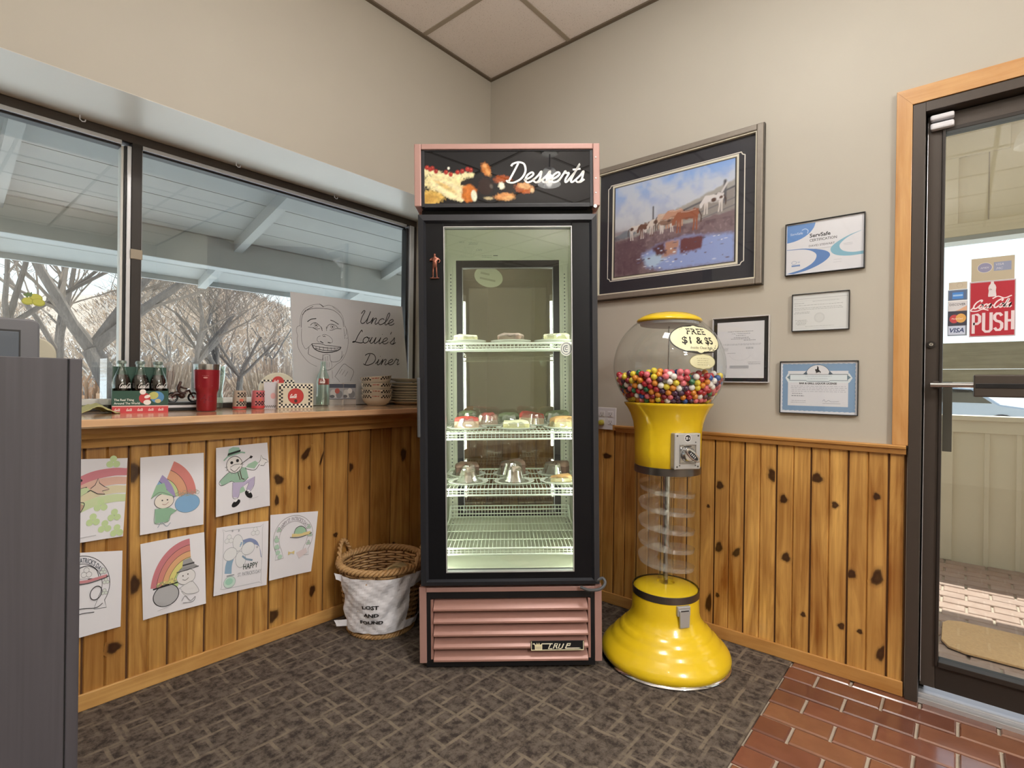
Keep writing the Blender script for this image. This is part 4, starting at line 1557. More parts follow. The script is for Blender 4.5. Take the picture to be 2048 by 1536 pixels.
def plate_mesh():
    return MB().lathe([(0, .004), (.045, .004), (.060, .007), (.084, .014), (.086, .0155), (.084, .0165), (.060, .0105), (.045, .007), (0, .007)], 36)


def dessert(u, v, z, kind, lab, h=.045, rz=0.0, shape='wedge', top=.012, film=True, s=1.0):
    p = floc(u, v, z + .0025)
    P = thing('plate', 'china plate under ' + lab, 'plate', p, rot=(0, -.0215, FYA - pi / 2), group=None)
    if 'plate' not in prev:
        prev['plate'] = plate_mesh().build('dish', 'china', P, smooth=True).data
    else:
        o = bpy.data.objects.new('dish', prev['plate'])
        COL.objects.link(o)
        o.parent = P
    C = thing('dessert', lab, 'dessert', floc(u, v, z + .0025 + .0075), rot=(0, -.0215, FYA - pi / 2 + rz))
    if shape == 'wedge':
        out = [(-.055 * s, 0)] + [(-.055 * s + .115 * s * cos(a), .115 * s * sin(a)) for a in np.linspace(-.36, .36, 7)]
    elif shape == 'slab':
        out = [(-.05 * s, -.03 * s), (.05 * s, -.03 * s), (.05 * s, .03 * s), (-.05 * s, .03 * s)]
    else:
        out = [(.045 * s * cos(a), .036 * s * sin(a)) for a in np.linspace(0, 2 * pi, 16, endpoint=False)]
    MB().prism(out, 'z', 0, h - top).build('filling', 'cake_' + kind, C, bevel=.003)
    rr = random.Random(hash(kind) % 1000 if False else int(u * 1000 + z * 777))
    b = MB()
    n = len(out)
    cx, cy = sum(p[0] for p in out) / n, sum(p[1] for p in out) / n
    vs = [(x, y, h - top) for x, y in out] + [(cx + (x - cx) * .93, cy + (y - cy) * .93, h - top * .35 + rr.uniform(-.003, .003)) for x, y in out] + \
         [(cx + (x - cx) * .5, cy + (y - cy) * .5, h + rr.uniform(-.002, .004)) for x, y in out] + [(cx, cy, h + .002)]
    fs = [(k * n + i, k * n + (i + 1) % n, (k + 1) * n + (i + 1) % n, (k + 1) * n + i) for k in range(2) for i in range(n)] + [(2 * n + i, 2 * n + (i + 1) % n, 3 * n) for i in range(n)]
    b.add(vs, fs).build('topping', 'top_' + kind, C, smooth=True, angle=70)
    if film:
        b = MB()
        q_ = .66 if s < .7 else 1.0
        N, ks = 26, [(.0865, .0085), (.072, .0102), (.054 * q_ + .010, .016), (.054 * q_, h * .60), (.046 * q_, h * .97), (.022, h * 1.05), (0, h * 1.06)]

        def wob(a, r, z_):
            q = 1 + .10 * sin(5 * a + u * 40) * (1 - r / .0865) + .05 * sin(11 * a)
            return (r * q if r < .08 else r, z_ * (1 + .07 * sin(7 * a + z * 30)) if r > 0 and r < .08 else z_)
        b.lathe([(r, z_ - .0075) for r, z_ in ks], N, wob=wob)
        b.build('plastic_film', 'film', C, smooth=True, angle=25)


S0, S1, S2 = SHZ[0], SHZ[1], SHZ[2]
dessert(-.180, .21, S0, 'cream', 'flat pale cream slice on the top shelf, left', .034, 0, 'slab', .01)
dessert(.010, .22, S0, 'mocha', 'pinkish brown slice on the top shelf, middle', .040, -.4, 'slab', .012)
dessert(.195, .22, S0, 'cream', 'pale cream wedge on the top shelf, right', .040, .5, 'wedge', .012)
dessert(-.180, .225, S1, 'strawberry', 'red topped cheesecake slice at front left of the second shelf', .052, 0, 'slab', .018, s=1.02)
dessert(.030, .205, S1, 'custard', 'pale yellow custard slice at front middle of the second shelf', .036, 0, 'slab', .014, s=1.1)
dessert(.230, .225, S1, 'coconut', 'golden ribbed pie slice at front right of the second shelf', .050, .3, 'slab', .022)
dessert(-.095, .40, S1, 'berry', 'red speckled round cake in the second shelf back row', .056, .2, 'round', .03)
dessert(.110, .39, S1, 'strawberry', 'tall strawberry cheesecake wedge in the back row of the second shelf', .060, 2.7, 'wedge', .026)
dessert(.000, .51, S1, 'lime', 'dark green slice deep in the middle of the second shelf', .050, 0, 'slab', .016)
dessert(-.200, .52, S1, 'lime', 'dark green wrapped slice deep at the left of the second shelf', .060, .3, 'round', .02)
dessert(.225, .50, S1, 'lime', 'dull green wedge deep at the right of the second shelf', .058, .3, 'wedge', .02)
dessert(-.175, .215, S2, 'mocha', 'pale brown upright slice at front left of the third shelf', .060, 1.5, 'wedge', .014, s=.55)
dessert(.020, .215, S2, 'mocha', 'pinkish narrow slice at front middle of the third shelf', .062, 1.4, 'wedge', .014, s=.6)
dessert(.215, .215, S2, 'coconut', 'crumbly golden slice at front right of the third shelf', .030, .2, 'wedge', .012, s=.8)
dessert(-.195, .40, S2, 'chocolate', 'brown cake slice behind at the left of the third shelf', .058, .2, 'slab', .018, s=1.05)
dessert(.010, .40, S2, 'chocolate', 'brown peaked slice behind in the middle of the third shelf', .066, .4, 'wedge', .02)
dessert(.215, .40, S2, 'chocolate', 'brown slice behind at the right of the third shelf', .060, -.3, 'wedge', .02)

# ------------------------------------------------------------------ gumball machine
paint('gum_yellow', '#e6c320', .22, var=.02, Coat_Weight=.4)
paint('band_metal', '#6f6a66', .3, .9)
paint('plate_grey', '#b9b9b9', .4, .5)
GX, GY = -.309, -1.314
GM = thing('gumball_machine', 'yellow spiral gumball machine with clear globe standing beside the dessert cooler', 'gumball machine', (GX, GY, 0), rz=radians(-36))


def gp(name, mat, prof, n=48, **kw):
    return MB().lathe(prof, n).build(name, mat, GM, smooth=True, **kw)


gp('base', 'gum_yellow', [(.250, .012), (.257, .022), (.257, .036), (.250, .052), (.236, .068), (.222, .080), (.216, .086), (.212, .094), (.200, .106), (.188, .114), (.183, .121), (.180, .128), (.168, .138), (.158, .146),
                          (.154, .154), (.150, .160), (.142, .172), (.137, .186), (.134, .205), (.132, .262), (.131, .268)], 64, angle=50)
gp('base_ring', 'chrome', [(.0, .002), (.254, .002), (.258, .008), (.254, .014), (.248, .016), (.2, .012)], 64)
gp('band', 'band_metal', [(.1315, .264), (.1335, .265), (.1335, .292), (.1315, .293)], 64)
gp('catch_dish', 'gum_yellow', [(.1295, .285), (.124, .291), (.110, .296), (.070, .306), (.036, .309), (.034, .300), (0, .298)], 48, angle=60)
gp('tube', 'clear_glass', [(.1295, .288), (.1295, .772)], 64)
gp('band', 'band_metal', [(.1305, .763), (.1325, .764), (.1325, .792), (.1305, .793)], 64)
gp('body', 'gum_yellow', [(.128, .790), (.1315, .794), (.1325, .86), (.134, .93), (.140, .968), (.152, 1.002), (.166, 1.028), (.174, 1.038), (.177, 1.044), (.176, 1.049), (.168, 1.049), (.160, 1.044)], 64, angle=60)
CZG, RG = 1.197, .2225
gp('globe', 'clear_glass', [(RG * cos(a), CZG + RG * sin(a)) for a in np.linspace(-.75, 1.0, 30)], 64, angle=180)
gp('lid', 'gum_yellow', [(.112, 1.377), (.128, 1.378), (.131, 1.382), (.128, 1.389), (.112, 1.400), (.085, 1.411), (.045, 1.418), (0, 1.420)], 48, angle=60)
gp('lid_collar', 'aluminium', [(.118, 1.377), (.116, 1.366), (.100, 1.362), (0, 1.362)], 48)
b = MB()
b.cyl((.02, .01, 1.40), (.02, .01, 1.425), .004, n=8)
gp('globe_rod', 'steel', [(.003, 1.05), (.003, 1.365)], 10)
gp('center_rod', 'chrome', [(.016, .45), (.016, .765)], 24)
gp('center_sleeve', 'clear_glass', [(.030, .318), (.030, .765)], 28)
gp('rod_foot', 'steel', [(.0, .30), (.010, .302), (.010, .45), (.016, .45)], 16)
# clear spiral chute
glassy('acrylic', (.99, .98, .95), ior=1.7, rough=.08, haze=.10)
b = MB()
NS, turns = 220, 5.2


def spz(t):
    return .735 - .385 * t


for (ra, rb, za, zb) in ((.034, .108, 0, -.006), (.108, .113, -.006, .012)):
    b.grid(lambda i, j: ((ra + (rb - ra) * j) * cos(2 * pi * turns * i), (ra + (rb - ra) * j) * sin(2 * pi * turns * i), spz(i) + za + (zb - za) * j), NS, 1)
b.build('spiral_chute', 'acrylic', GM, smooth=True, angle=30)
# coin mechanism: plate curved on the front of the body, facing -y
CP = MB().box(-.056, .056, -.150, -.118, .795, .935).build('coin_plate', 'plate_grey', GM, bevel=.004)
b = MB()
b.frame(-.035, .035, .818, .892, .003, -.1545, -.149)
b.box(-.032, .032, -.1515, -.149, .821, .889)
b.build('coin_housing', 'steel', CP, bevel=.001)
MB().box(-.018, .014, -.1535, -.1510, .8835, .8865).build('coin_slot', 'black', CP)
b = MB()
b.lathe([(.0, -.020), (.022, -.018), (.028, -.010), (.030, 0.0)], 28)
b.v = [(x, -.1515 + z, y + .853) for x, y, z in b.v]
b.build('coin_dial', 'steel', CP, smooth=True)
hd = [(-.036, -.004), (-.030, -.010), (0, -.0145), (.030, -.010), (.038, -.003), (.038, .003), (.030, .010), (0, .0145), (-.030, .010), (-.036, .004)]
c_, s_ = cos(-.72), sin(-.72)
b = MB().prism([(.006 + x * c_ - z * s_, .853 + x * s_ + z * c_) for x, z in hd], 'y', -.180, -.165)
b.build('coin_handle', 'chrome', CP, bevel=.003)
A = Art()
A.poly([(.004 + x * .72 * c_ - z * .66 * s_, .853 + x * .72 * s_ + z * .66 * c_) for x, z in hd], '#1b1b1d')
for q in (-.012, -.004, .004, .012):
    A.line([(.004 + q * c_ + .004 * s_, .853 + q * s_ - .004 * c_), (.004 + q * c_ - .004 * s_, .853 + q * s_ + .004 * c_)], .003, '#d5d5d5')
A.build('handle_plate', lambda x, y, h: (x, -.1802 - h, y), 'print_satin', CP)
A = Art()
A.ell(0, .916, .0145, .0145, '#e8e8e8')
A.ell(0, .916, .0125, .0125, '#101012')
A.text('25', -.004, .9115, .0095, '#f4f4f4', bold=.03, sx=.85)
A.text('c', .0072, .9125, .007, '#f4f4f4', bold=.03)
A.line([(.0072, .9105), (.0074, .9205)], .0012, '#f4f4f4')
for x in (-.045, .045):
    for z in (.806, .925):
        A.ell(x, z, .0035, .0035, '#3a3632')
for x, z in ((.034, .900), (-.034, .811), (.034, .811)):
    A.ell(x, z, .0028, .0028, '#4a4a4a')
A.build('price_sticker', lambda x, y, h: (x, -.1503 - h, y), 'print_satin', CP)
CHU = MB().box(-.028, .028, -.142, -.128, .225, .262).build('chute_bracket', 'plate_grey', GM, bevel=.003)
MB().hexa([(-.020, -.150, .182), (.020, -.150, .182), (.020, -.140, .182), (-.020, -.140, .182), (-.023, -.148, .250), (.023, -.148, .250), (.023, -.138, .250), (-.023, -.138, .250)]).build('chute_door', 'plate_grey', CHU, bevel=.003)
MB().box(-.018, .016, -.1488, -.1480, .2455, .2495).build('door_gap', 'black', CHU)
# stickers on the globe
def sph(az0, el0, R):
    return lambda x, y, h: ((R + h) * cos(el0 + y / R) * sin(az0 + x / (R * cos(el0))), -(R + h) * cos(el0 + y / R) * cos(az0 + x / (R * cos(el0))), CZG + (R + h) * sin(el0 + y / R))


A = Art(eps=2e-5)


def ovf(cx, rx, ry, col):
    # fan of strips so that the print follows the glass
    N = 14
    for i in range(N):
        y0, y1 = -ry + 2 * ry * i / N, -ry + 2 * ry * (i + 1) / N
        w0, w1 = rx * sqrt(max(0, 1 - (y0 / ry) ** 2)), rx * sqrt(max(0, 1 - (y1 / ry) ** 2))
        M = 8
        V = [(cx - w0 + 2 * w0 * j / M, y0) for j in range(M + 1)] + [(cx - w1 + 2 * w1 * j / M, y1) for j in range(M + 1)]
        A.items.append((V, [[j, j + 1, M + 2 + j, M + 1 + j] for j in range(M)], lin(col)))


ovf(0, .112, .066, '#26241c')
ovf(0, .107, .061, '#e4e0bb')
ink = '#17150f'
A.text('FREE', 0, .016, .030, ink, bold=.02, sx=1.05)
A.text('$1 & $5', 0, -.024, .030, ink, bold=.022, sx=1.0)
for x0 in (-.0395,):
    pass
A.text('Inside Clean Balls', .008, -.045, .010, '#3a3626', shear=.2, sx=.95)
ST = thing('sticker', 'cream oval sticker on the gumball globe reading FREE $1 & $5', 'sticker', (GX, GY, 0), rz=radians(-36))
A.build('sticker_print', sph(radians(2), radians(27), RG + .0008), 'print_satin', ST)
A = Art(eps=2e-5)
ovf(0, .058, .030, '#8a855f')
ovf(0, .055, .027, '#d9d5ad')
A.lines(-.03, .03, [.012, .004, -.004, -.012], .0022, '#a9a582', .01, .008)
A.rect(.018, -.016, .026, .014, '#f1efdc')
ST = thing('sticker', 'small pale oval sticker low on the gumball globe', 'sticker', (GX, GY, 0), rz=radians(-36))
A.build('sticker_print', sph(radians(4), radians(3), RG + .0008), 'print_satin', ST)

# ------------------------------------------------------------------ gumballs: packed, then each visible one its own object
BR = .0125


def pack(N, R, zlo, zhi, it=130):
    g = np.random.default_rng(11)
    P = []
    while len(P) < N:
        q = g.uniform(-R, R, (N, 3)) * np.array([1, 1, 1])
        q[:, 2] = g.uniform(zlo, zhi, N)
        q = q[(q ** 2).sum(1) < R * R]
        P += q.tolist()
    P = np.array(P[:N])
    for k in range(it):
        sq = (P ** 2).sum(1)
        D = sq[:, None] + sq[None] - 2 * P @ P.T
        i, j = np.nonzero(np.triu(D < (2 * BR) ** 2, 1))
        d = P[i] - P[j]
        L = np.sqrt((d ** 2).sum(1)) + 1e-9
        push = ((2 * BR - L) / L * .5)[:, None] * d
        np.add.at(P, i, push * .8)
        np.add.at(P, j, -push * .8)
        if k < it - 30:
            P[:, 2] -= .0012
        P[:, 2] = np.maximum(P[:, 2], zlo)
        r = np.sqrt((P ** 2).sum(1))
        o_ = r > R
        P[o_] *= (R / r[o_])[:, None]
        P[:, 2] = np.maximum(P[:, 2], zlo)
    return P


PB = pack(1180, RG - .0035 - BR, -.150 + BR, .06)
PB = PB + np.array([GX, GY, CZG])
cd = PB - np.array(CAM)
dep = cd @ np.array(fw)
px_ = 900 * (cd @ np.array(rt)) / dep
py_ = 900 * (cd @ np.array(up)) / dep
ox_, oy_ = px_.min() - 12, py_.min() - 12
buf = np.full((int(py_.max() - oy_) + 24, int(px_.max() - ox_) + 24), -1)
yy_, xx_ = np.mgrid[0:buf.shape[0], 0:buf.shape[1]]
for i in np.argsort(-dep):
    r_ = 900 * BR / dep[i]
    x_, y_ = px_[i] - ox_, py_[i] - oy_
    a0, a1, b0, b1 = max(0, int(y_ - r_ - 1)), int(y_ + r_ + 2), max(0, int(x_ - r_ - 1)), int(x_ + r_ + 2)
    mk = (xx_[a0:a1, b0:b1] - x_) ** 2 + (yy_[a0:a1, b0:b1] - y_) ** 2 < r_ * r_
    buf[a0:a1, b0:b1][mk] = i
cnt = np.bincount(buf[buf >= 0].ravel(), minlength=len(PB))
order = np.argsort(-cnt)
GC = [('red', '#b02232', 3), ('pink', '#e2707c', 3.2), ('orange', '#e08a2e', 3), ('yellow', '#e3cb3c', 2.2), ('white', '#ece6e2', 2.4), ('blue', '#1f4f9a', 1.3), ('green', '#1f6b45', 1.8), ('purple', '#4b2a4a', 2.2), ('crimson', '#8a1f2c', 1.6)]
gm, gi = {}, 0
for n_, c, w in GC:
    paint('gum_' + n_, c, .22, var=.02, Coat_Weight=.5)
cum = np.cumsum([w for *_, w in GC])
gdata = {}
rest = MB()
for rank, i in enumerate(order):
    kx = int(np.searchsorted(cum, rng.random() * cum[-1]))
    n_ = GC[kx][0]
    if rank < 300 and cnt[i] > 0:
        if n_ not in gdata:
            o = MB().ball((0, 0, 0), BR, 16, 10).build('gumball', 'gum_' + n_, smooth=True, angle=180)
            gdata[n_] = o.data
        else:
            o = bpy.data.objects.new('gumball', gdata[n_])
            COL.objects.link(o)
        o.location = PB[i]
        o.rotation_euler = (rng.random() * 3, rng.random() * 3, 0)
        tag(o, n_ + ' gumball in the pile inside the clear globe', 'gumball', n_ + ' gumballs in the globe')
    else:
        rest.m = kx
        rest.ball(tuple(PB[i]), BR, 8, 6)
o = rest.build('gumball_pile', ['gum_' + n_ for n_, *_ in GC], smooth=True, angle=180)
tag(o, 'rest of the mixed gumballs heaped behind the front ones in the globe', 'gumballs', kind='stuff')

# ------------------------------------------------------------------ lost-and-found basket
wood('wicker', '#c9a473', '#9a7242', .6, scale=(30, 30, 30), tone=0, coat=.1)
wood('wicker_dark', '#8a6340', '#5f4026', .65, scale=(30, 30, 30), tone=0, coat=.1)
BX, BY = -.918, -.212
BK = thing('wicker_basket', 'round wicker basket with arched handles standing between wall and dessert cooler', 'basket', (BX, BY, 0), rz=radians(234 - 270))
HB = .295


def brad(z):
    return .138 + .046 * (z / HB) ** .8


NST = 26
b = MB()
for i in range(NST):
    a = 2 * pi * i / NST
    b.tube([(brad(z) * cos(a), brad(z) * sin(a), z) for z in (0.004, .1, .2, HB)], .0045, 5)
o = b.build('stakes', 'wicker_dark', BK, smooth=True)
o['kind'] = 'stuff'
b = MB()
for r_ in range(24):
    z = .014 + r_ * .0114
    N = NST * 4
    b.tube([((brad(z) + .0052 * (1 if r_ % 2 else -1) * cos(pi * (i / 4))) * cos(2 * pi * i / N), (brad(z) + .0052 * (1 if r_ % 2 else -1) * cos(pi * (i / 4))) * sin(2 * pi * i / N), z) for i in range(N)], .0058, 5, closed=True)
o = b.build('weave', 'wicker', BK, smooth=True, angle=70)
o['kind'] = 'stuff'
MB().lathe([(0, .006), (.132, .006), (.136, .003), (0, .003)], 32).build('bottom', 'wicker_dark', BK)
for (zc, R0, rr_) in ((HB + .004, brad(HB) + .004, .0105), (.008, brad(0) + .004, .008)):
    b = MB()
    for s in range(3):
        N = 132
        b.tube([((R0 + rr_ * cos(20 * 2 * pi * i / N + s * 2.09)) * cos(2 * pi * i / N), (R0 + rr_ * cos(20 * 2 * pi * i / N + s * 2.09)) * sin(2 * pi * i / N), zc + rr_ * .9 * sin(20 * 2 * pi * i / N + s * 2.09)) for i in range(N)], rr_ * .72, 6, closed=True)
    b.build('braided_rim', 'wicker', BK, smooth=True, angle=80)
for side in (pi - .42, -.42):
    b = MB()
    for s in range(2):
        P = []
        for i in range(49):
            t = i / 48
            a = side + (-.36 + .72 * t)
            R0 = brad(HB) + .006 + .006 * sin(pi * t)
            z = HB - .02 + .098 * sin(pi * t) ** .8
            P.append(((R0 + .006 * cos(12 * t * 2 * pi / 2 + s * pi)) * cos(a), (R0 + .006 * cos(12 * t * pi + s * pi)) * sin(a), z + .006 * sin(12 * t * pi + s * pi)))
        b.tube(P, .0062, 6)
    b.build('handle', 'wicker', BK, smooth=True, angle=80)
# paper notice wrapped round the front (front = local -y)
A = Art(eps=6e-5)
PW_, PH = .350, .246


def bsk(off):
    def f(x, y, h):
        z = .030 + y
        crum = .0034 * sin(x * 37 + y * 29) + .0030 * sin(y * 61 - x * 43 + 1) + .0022 * abs(sin(x * 55 + y * 83)) + .0018 * sin(x * 140 - y * 60)
        out = .0
        if x < -PW_ / 2:
            out = (-PW_ / 2 - x) * .85
        R = brad(z) + .0155 + off + crum + h + out
        a = -pi / 2 + max(x, -PW_ / 2 - .02) / .165
        q = ((R) * cos(a), (R) * sin(a), z)
        if x < -PW_ / 2:
            e = -PW_ / 2 - x
            a = -pi / 2 - (PW_ / 2) / .165
            q = ((R - out) * cos(a) - e * .98, (R - out) * sin(a) - e * .10, z)
        return q
    return f


paint('paper', '#e9e8ee', .7, var=.02, scale=8)
b = MB()
f_ = bsk(0)
nx, ny = 34, 24
b.grid(lambda i, j: f_(-PW_ / 2 + (.290) * i, PH * j, 0), nx, ny)
b.grid(lambda i, j: f_(.115 + .10 * i, PH * (.76 + .24 * j), 0), 10, 4)
b.grid(lambda i, j: f_(.115 + .10 * i, PH * (.14 * j), 0), 10, 3)
b.grid(lambda i, j: f_(-PW_ / 2 - .052 * (1 - i), .012 + .03 * j + .004 * (1 - i), 0), 5, 2)
b.grid(lambda i, j: f_(-PW_ / 2 - .026 * (1 - i), PH - .032 + .030 * j + .012 * (1 - i), 0), 4, 2)
LF = thing('paper_notice', 'white paper notice reading LOST AND FOUND taped round the wicker basket', 'notice', (BX, BY, 0), rz=radians(234 - 270))
b.build('sheet', 'paper', LF, solid=.0005)
A.text('LOST', -.040, .118, .0155, '#121214', bold=.035, sx=1.25)
A.text('AND', -.038, .084, .0155, '#121214', bold=.035, sx=1.25)
A.text('FOUND', -.038, .050, .0155, '#121214', bold=.035, sx=1.25)
A.build('notice_lettering', bsk(.0062), 'print', LF)
paint('tan_cloth', '#b9a67c', .9, var=.1, scale=50, bump=.3)
CL = thing('cloth_cap', 'tan cloth cap lying in the wicker lost and found basket', 'cap', (BX + .045, BY - .055, .236), rz=.3)
b = MB().lathe([(.085, -.05), (.083, -.01), (.074, .014), (.05, .028), (0, .032)], 24, wob=lambda a, r, z: (r * (1 + .05 * sin(3 * a)), z * (1 + .3 * sin(2 * a + 1))))
b.build('crown', 'tan_cloth', CL, smooth=True)
b = MB().tube(crom([(-.06 + .055 * cos(t), -.03 + .03 * sin(t), .034 + .012 * sin(t)) for t in np.linspace(0, 2 * pi, 10)], 4), .004, 6)
b.build('strap', 'tan_cloth', CL, smooth=True)
MB().lathe([(.06, -.224), (.075, -.15), (.08, -.05), (.0, -.05)], 18).build('folded_lining', 'tan_cloth', CL, smooth=True)

# ------------------------------------------------------------------ framed things on the right wall (local x runs right, local -y faces the room)
paint('pewter_frame', '#8d857b', .4, .35, var=.12, scale=60)
paint('pewter_edge', '#4a453f', .45, .3)
paint('silver_frame', '#d9d9dc', .3, .5)
paint('mat_navy', '#23252f', .7, var=.05)
paint('mat_cream', '#d9d4c0', .8)


def wth(name, label, cat, yl, z, group=None, tilt=0.0):
    return thing(name, label, cat, (0, yl, z), rot=(0, tilt, -pi / 2), group=group)


def flat(y):
    return lambda px, pz, h: (px, y - h, pz)


def framed(name, label, yl, yr, z0, z1, fw_, depth, mat, art, margin=0.0, glass=True, cat='certificate', tilt=0.0):
    w, h = yl - yr, z1 - z0
    T = wth(name, label, cat, yl, z0, tilt=tilt)
    b = MB()
    b.frame(0, w, 0, h, fw_, -depth, -.001)
    b.build('frame', mat, T, bevel=.0015)
    MB().box(fw_, w - fw_, -depth * .5, -.002, fw_, h - fw_).build('backing', 'paper', T)
    art.build('print', flat(-depth * .5 - .0003), 'print', T)
    if glass:
        MB().box(fw_ * .8, w - fw_ * .8, -depth * .5 - .0055, -depth * .5 - .0035, fw_ * .8, h - fw_ * .8).build('glazing', 'frame_glass', T)
    return T


# horses at a puddle
PX = wth('framed_picture', 'large framed painting of horses by a puddle on the right wall', 'picture', -.768, 1.552, tilt=0)
w, h = .824, .676
b = MB()
b.frame(0, w, 0, h, .026, -.030, -.002)
b.build('frame', 'pewter_frame', PX, bevel=.004)
b = MB()
b.frame(-.003, w + .003, -.003, h + .003, .006, -.020, -.001)
b.build('frame_back', 'pewter_edge', PX, bevel=.001)
b = MB()
b.frame(.026, w - .026, .026, h - .026, .005, -.024, -.008)
b.build('frame_lip', 'mat_cream', PX)
MB().box(.028, w - .028, -.0085, -.002, .028, h - .028).build('mat_board', 'mat_navy', PX)
A = Art()
mx0, mx1, mz0, mz1, n_ = .078, w - .078, .094, h - .094, .014
P = []
for cx, cz, a0 in ((mx0, mz0, 90), (mx1, mz0, 180), (mx1, mz1, 270), (mx0, mz1, 0)):
    q = [(cx + n_ * cos(radians(a)), cz + n_ * sin(radians(a))) for a in np.linspace(a0, a0 - 90, 6)]
    P += q
A.line(P, .0042, '#e6e3d8', closed=True)
A.line([(.107, .104), (w - .107, .104), (w - .107, h - .104), (.107, h - .104)], .014, '#e3dfce', closed=True)
A.line([(.113, .110), (w - .113, .110), (w - .113, h - .110), (.113, h - .110)], .005, '#5b5646', closed=True)
A.build('mat_lines', flat(-.0088), 'print', PX)
R = Ras(210, 156, 1.336)
n1, n2, n3 = R.noise(5, 1, 4), R.noise(16, 2, 4), R.noise(40, 9, 3)
R.grad([(0, '#6f5f68'), (.30, '#84707a'), (.46, '#9c8a8d'), (.56, '#b9bfcf'), (.75, '#aebde0'), (.95, '#8fb2ea'), (1, '#83a9e8')])
R.put(np.clip((n1 - .42) * 3, 0, .7) * (R.Y > .5), '#d3d9e2')
R.poly([(0, .46), (.25, .50), (.6, .58), (1.0, .70), (1.34, .80), (1.34, .4), (0, .4)], '#a9a7a4', .02, n2)
R.poly([(.5, .52), (1.0, .66), (1.34, .72), (1.34, .5), (.5, .46)], '#8e8784', .03, n2, .8)
R.poly([(0, .44), (.12, .50), (.22, .50), (.30, .46), (.2, .42), (0, .40)], '#6d7b8a', .02, n2, .8)
R.line([(.47, .52), (.47, .70)], .016, '#5a5a64')
R.line([(1.24, .60), (1.24, .80)], .03, '#55565f')
R.line([(.75, .58), (1.34, .73)], .018, '#5d5e66')
R.line([(.9, .52), (1.34, .62)], .014, '#77757a')
R.line([(1.0, .47), (1.34, .55)], .012, '#77757a')
R.poly([(0, .39), (.35, .42), (.9, .46), (1.34, .50), (1.34, 0), (0, 0)], '#7d6a70', .02, n2)
R.put(np.clip((n2 - .5) * 2.2, 0, .55) * (R.Y < .45), '#5a4450')
R.put(np.clip((n3 - .55) * 2.4, 0, .5) * (R.Y < .42), '#a08d90')
R.poly([(0, .40), (.25, .40), (.4, .28), (.3, 0), (0, 0)], '#563a48', .08, n2, .6)
R.poly([(.34, .20), (.52, .28), (.85, .33), (1.1, .30), (1.34, .28), (1.34, 0), (.62, 0), (.40, .06)], '#93a6dc', .05, n3)
R.poly([(.36, .16), (.55, .20), (.62, .13), (.5, .05), (.40, .08)], '#b7d2ea', .04, n3, .9)
R.poly([(.62, .30), (.78, .30), (.74, .16), (.58, .14)], '#b58a78', .03, n3)
R.poly([(.78, .31), (1.04, .30), (1.0, .18), (.78, .15)], '#6a3d42', .03, n3)
R.poly([(.46, .26), (.6, .30), (.62, .18), (.52, .17)], '#5c3a40', .03, n3)
for i in range(60):
    x, y = random.uniform(.3, 1.3), random.uniform(.02, .28)
    R.ell(x, y, random.uniform(.008, .03), random.uniform(.004, .011), random.choice(['#e9eef5', '#55506a', '#c7d3ec', '#6d6480', '#8f9ccb']), 0, .5)


def horse(x, y, s, col, spots=None, flip=1, head='down', dark='#4b3128'):
    def p(l):
        return [(x + flip * a * s, y + c * s) for a, c in l]
    body = [(-.50, .02), (-.46, .20), (-.30, .27), (.0, .22), (.25, .26), (.44, .22), (.52, .06), (.42, -.10), (.0, -.14), (-.34, -.12)]
    for lx, q in ((-.40, 0), (-.30, .06), (.34, 0), (.44, .05)):
        R.poly(p([(lx - .06, -.02), (lx + .07, -.02), (lx + .035 + q * .3, -.36), (lx + .04 + q, -.66), (lx - .03 + q, -.66), (lx - .03 + q * .3, -.36)]), col if spots is None else '#d9d2cf', .006, None)
    if head == 'down':
        R.poly(p([(.34, .24), (.50, .20), (.74, -.12), (.72, -.30), (.62, -.30), (.52, -.10), (.40, -.02)]), col, .006)
    elif head == 'up':
        R.poly(p([(.34, .24), (.52, .58), (.72, .46), (.74, .36), (.60, .38), (.52, .08)]), col, .006)
    R.poly(p(body), col, .008, n3)
    R.line(p([(-.50, .12), (-.60, -.10), (-.58, -.34)]), .05 * s, dark)
    for (a, c, r) in (spots or []):
        R.ell(x + flip * a * s, y + c * s, r * s, r * .8 * s, '#5a3f36', .3, .4, nz=n3)
    R.ell(x, y - .09 * s, .4 * s, .06 * s, dark, 0, .8, .45)
    R.line(p([(-.35, .22), (.0, .18), (.3, .22)]), .03 * s, '#f0e6df', .4)


horse(.27, .49, .17, '#d8d2d0', [(-.32, .08, .17), (.25, .1, .18)], 1)
horse(.40, .50, .17, '#6b4a3f', None, -1)
horse(.52, .52, .17, '#d9cfc9', [(.1, .1, .22), (-.3, 0, .14)], -1)
horse(.60, .56, .17, '#cdb3a2', None, 1)
horse(.72, .57, .20, '#c2937c', None, -1)
horse(.62, .50, .16, '#8a6a5c', [(.2, .1, .15)], 1)
horse(.86, .53, .24, '#99593f', None, -1)
horse(1.13, .64, .20, '#dedbdd', [(.02, -.02, .16), (-.36, .05, .12)], -1)
R.line([(1.21, .70), (1.26, .78)], .02, '#d7d4d6')
x0, x1, z0, z1 = .118, w - .118, .113, h - .113
R.build('painting', lambda u, v: (x0 + (x1 - x0) * u, -.0088, z0 + (z1 - z0) * v), 'print', PX)
glassy('picture_glass', (1, 1, 1), ior=1.25, rough=.0)
MB().box(.029, w - .029, -.0150, -.0135, .029, h - .029).build('glazing', 'picture_glass', PX)

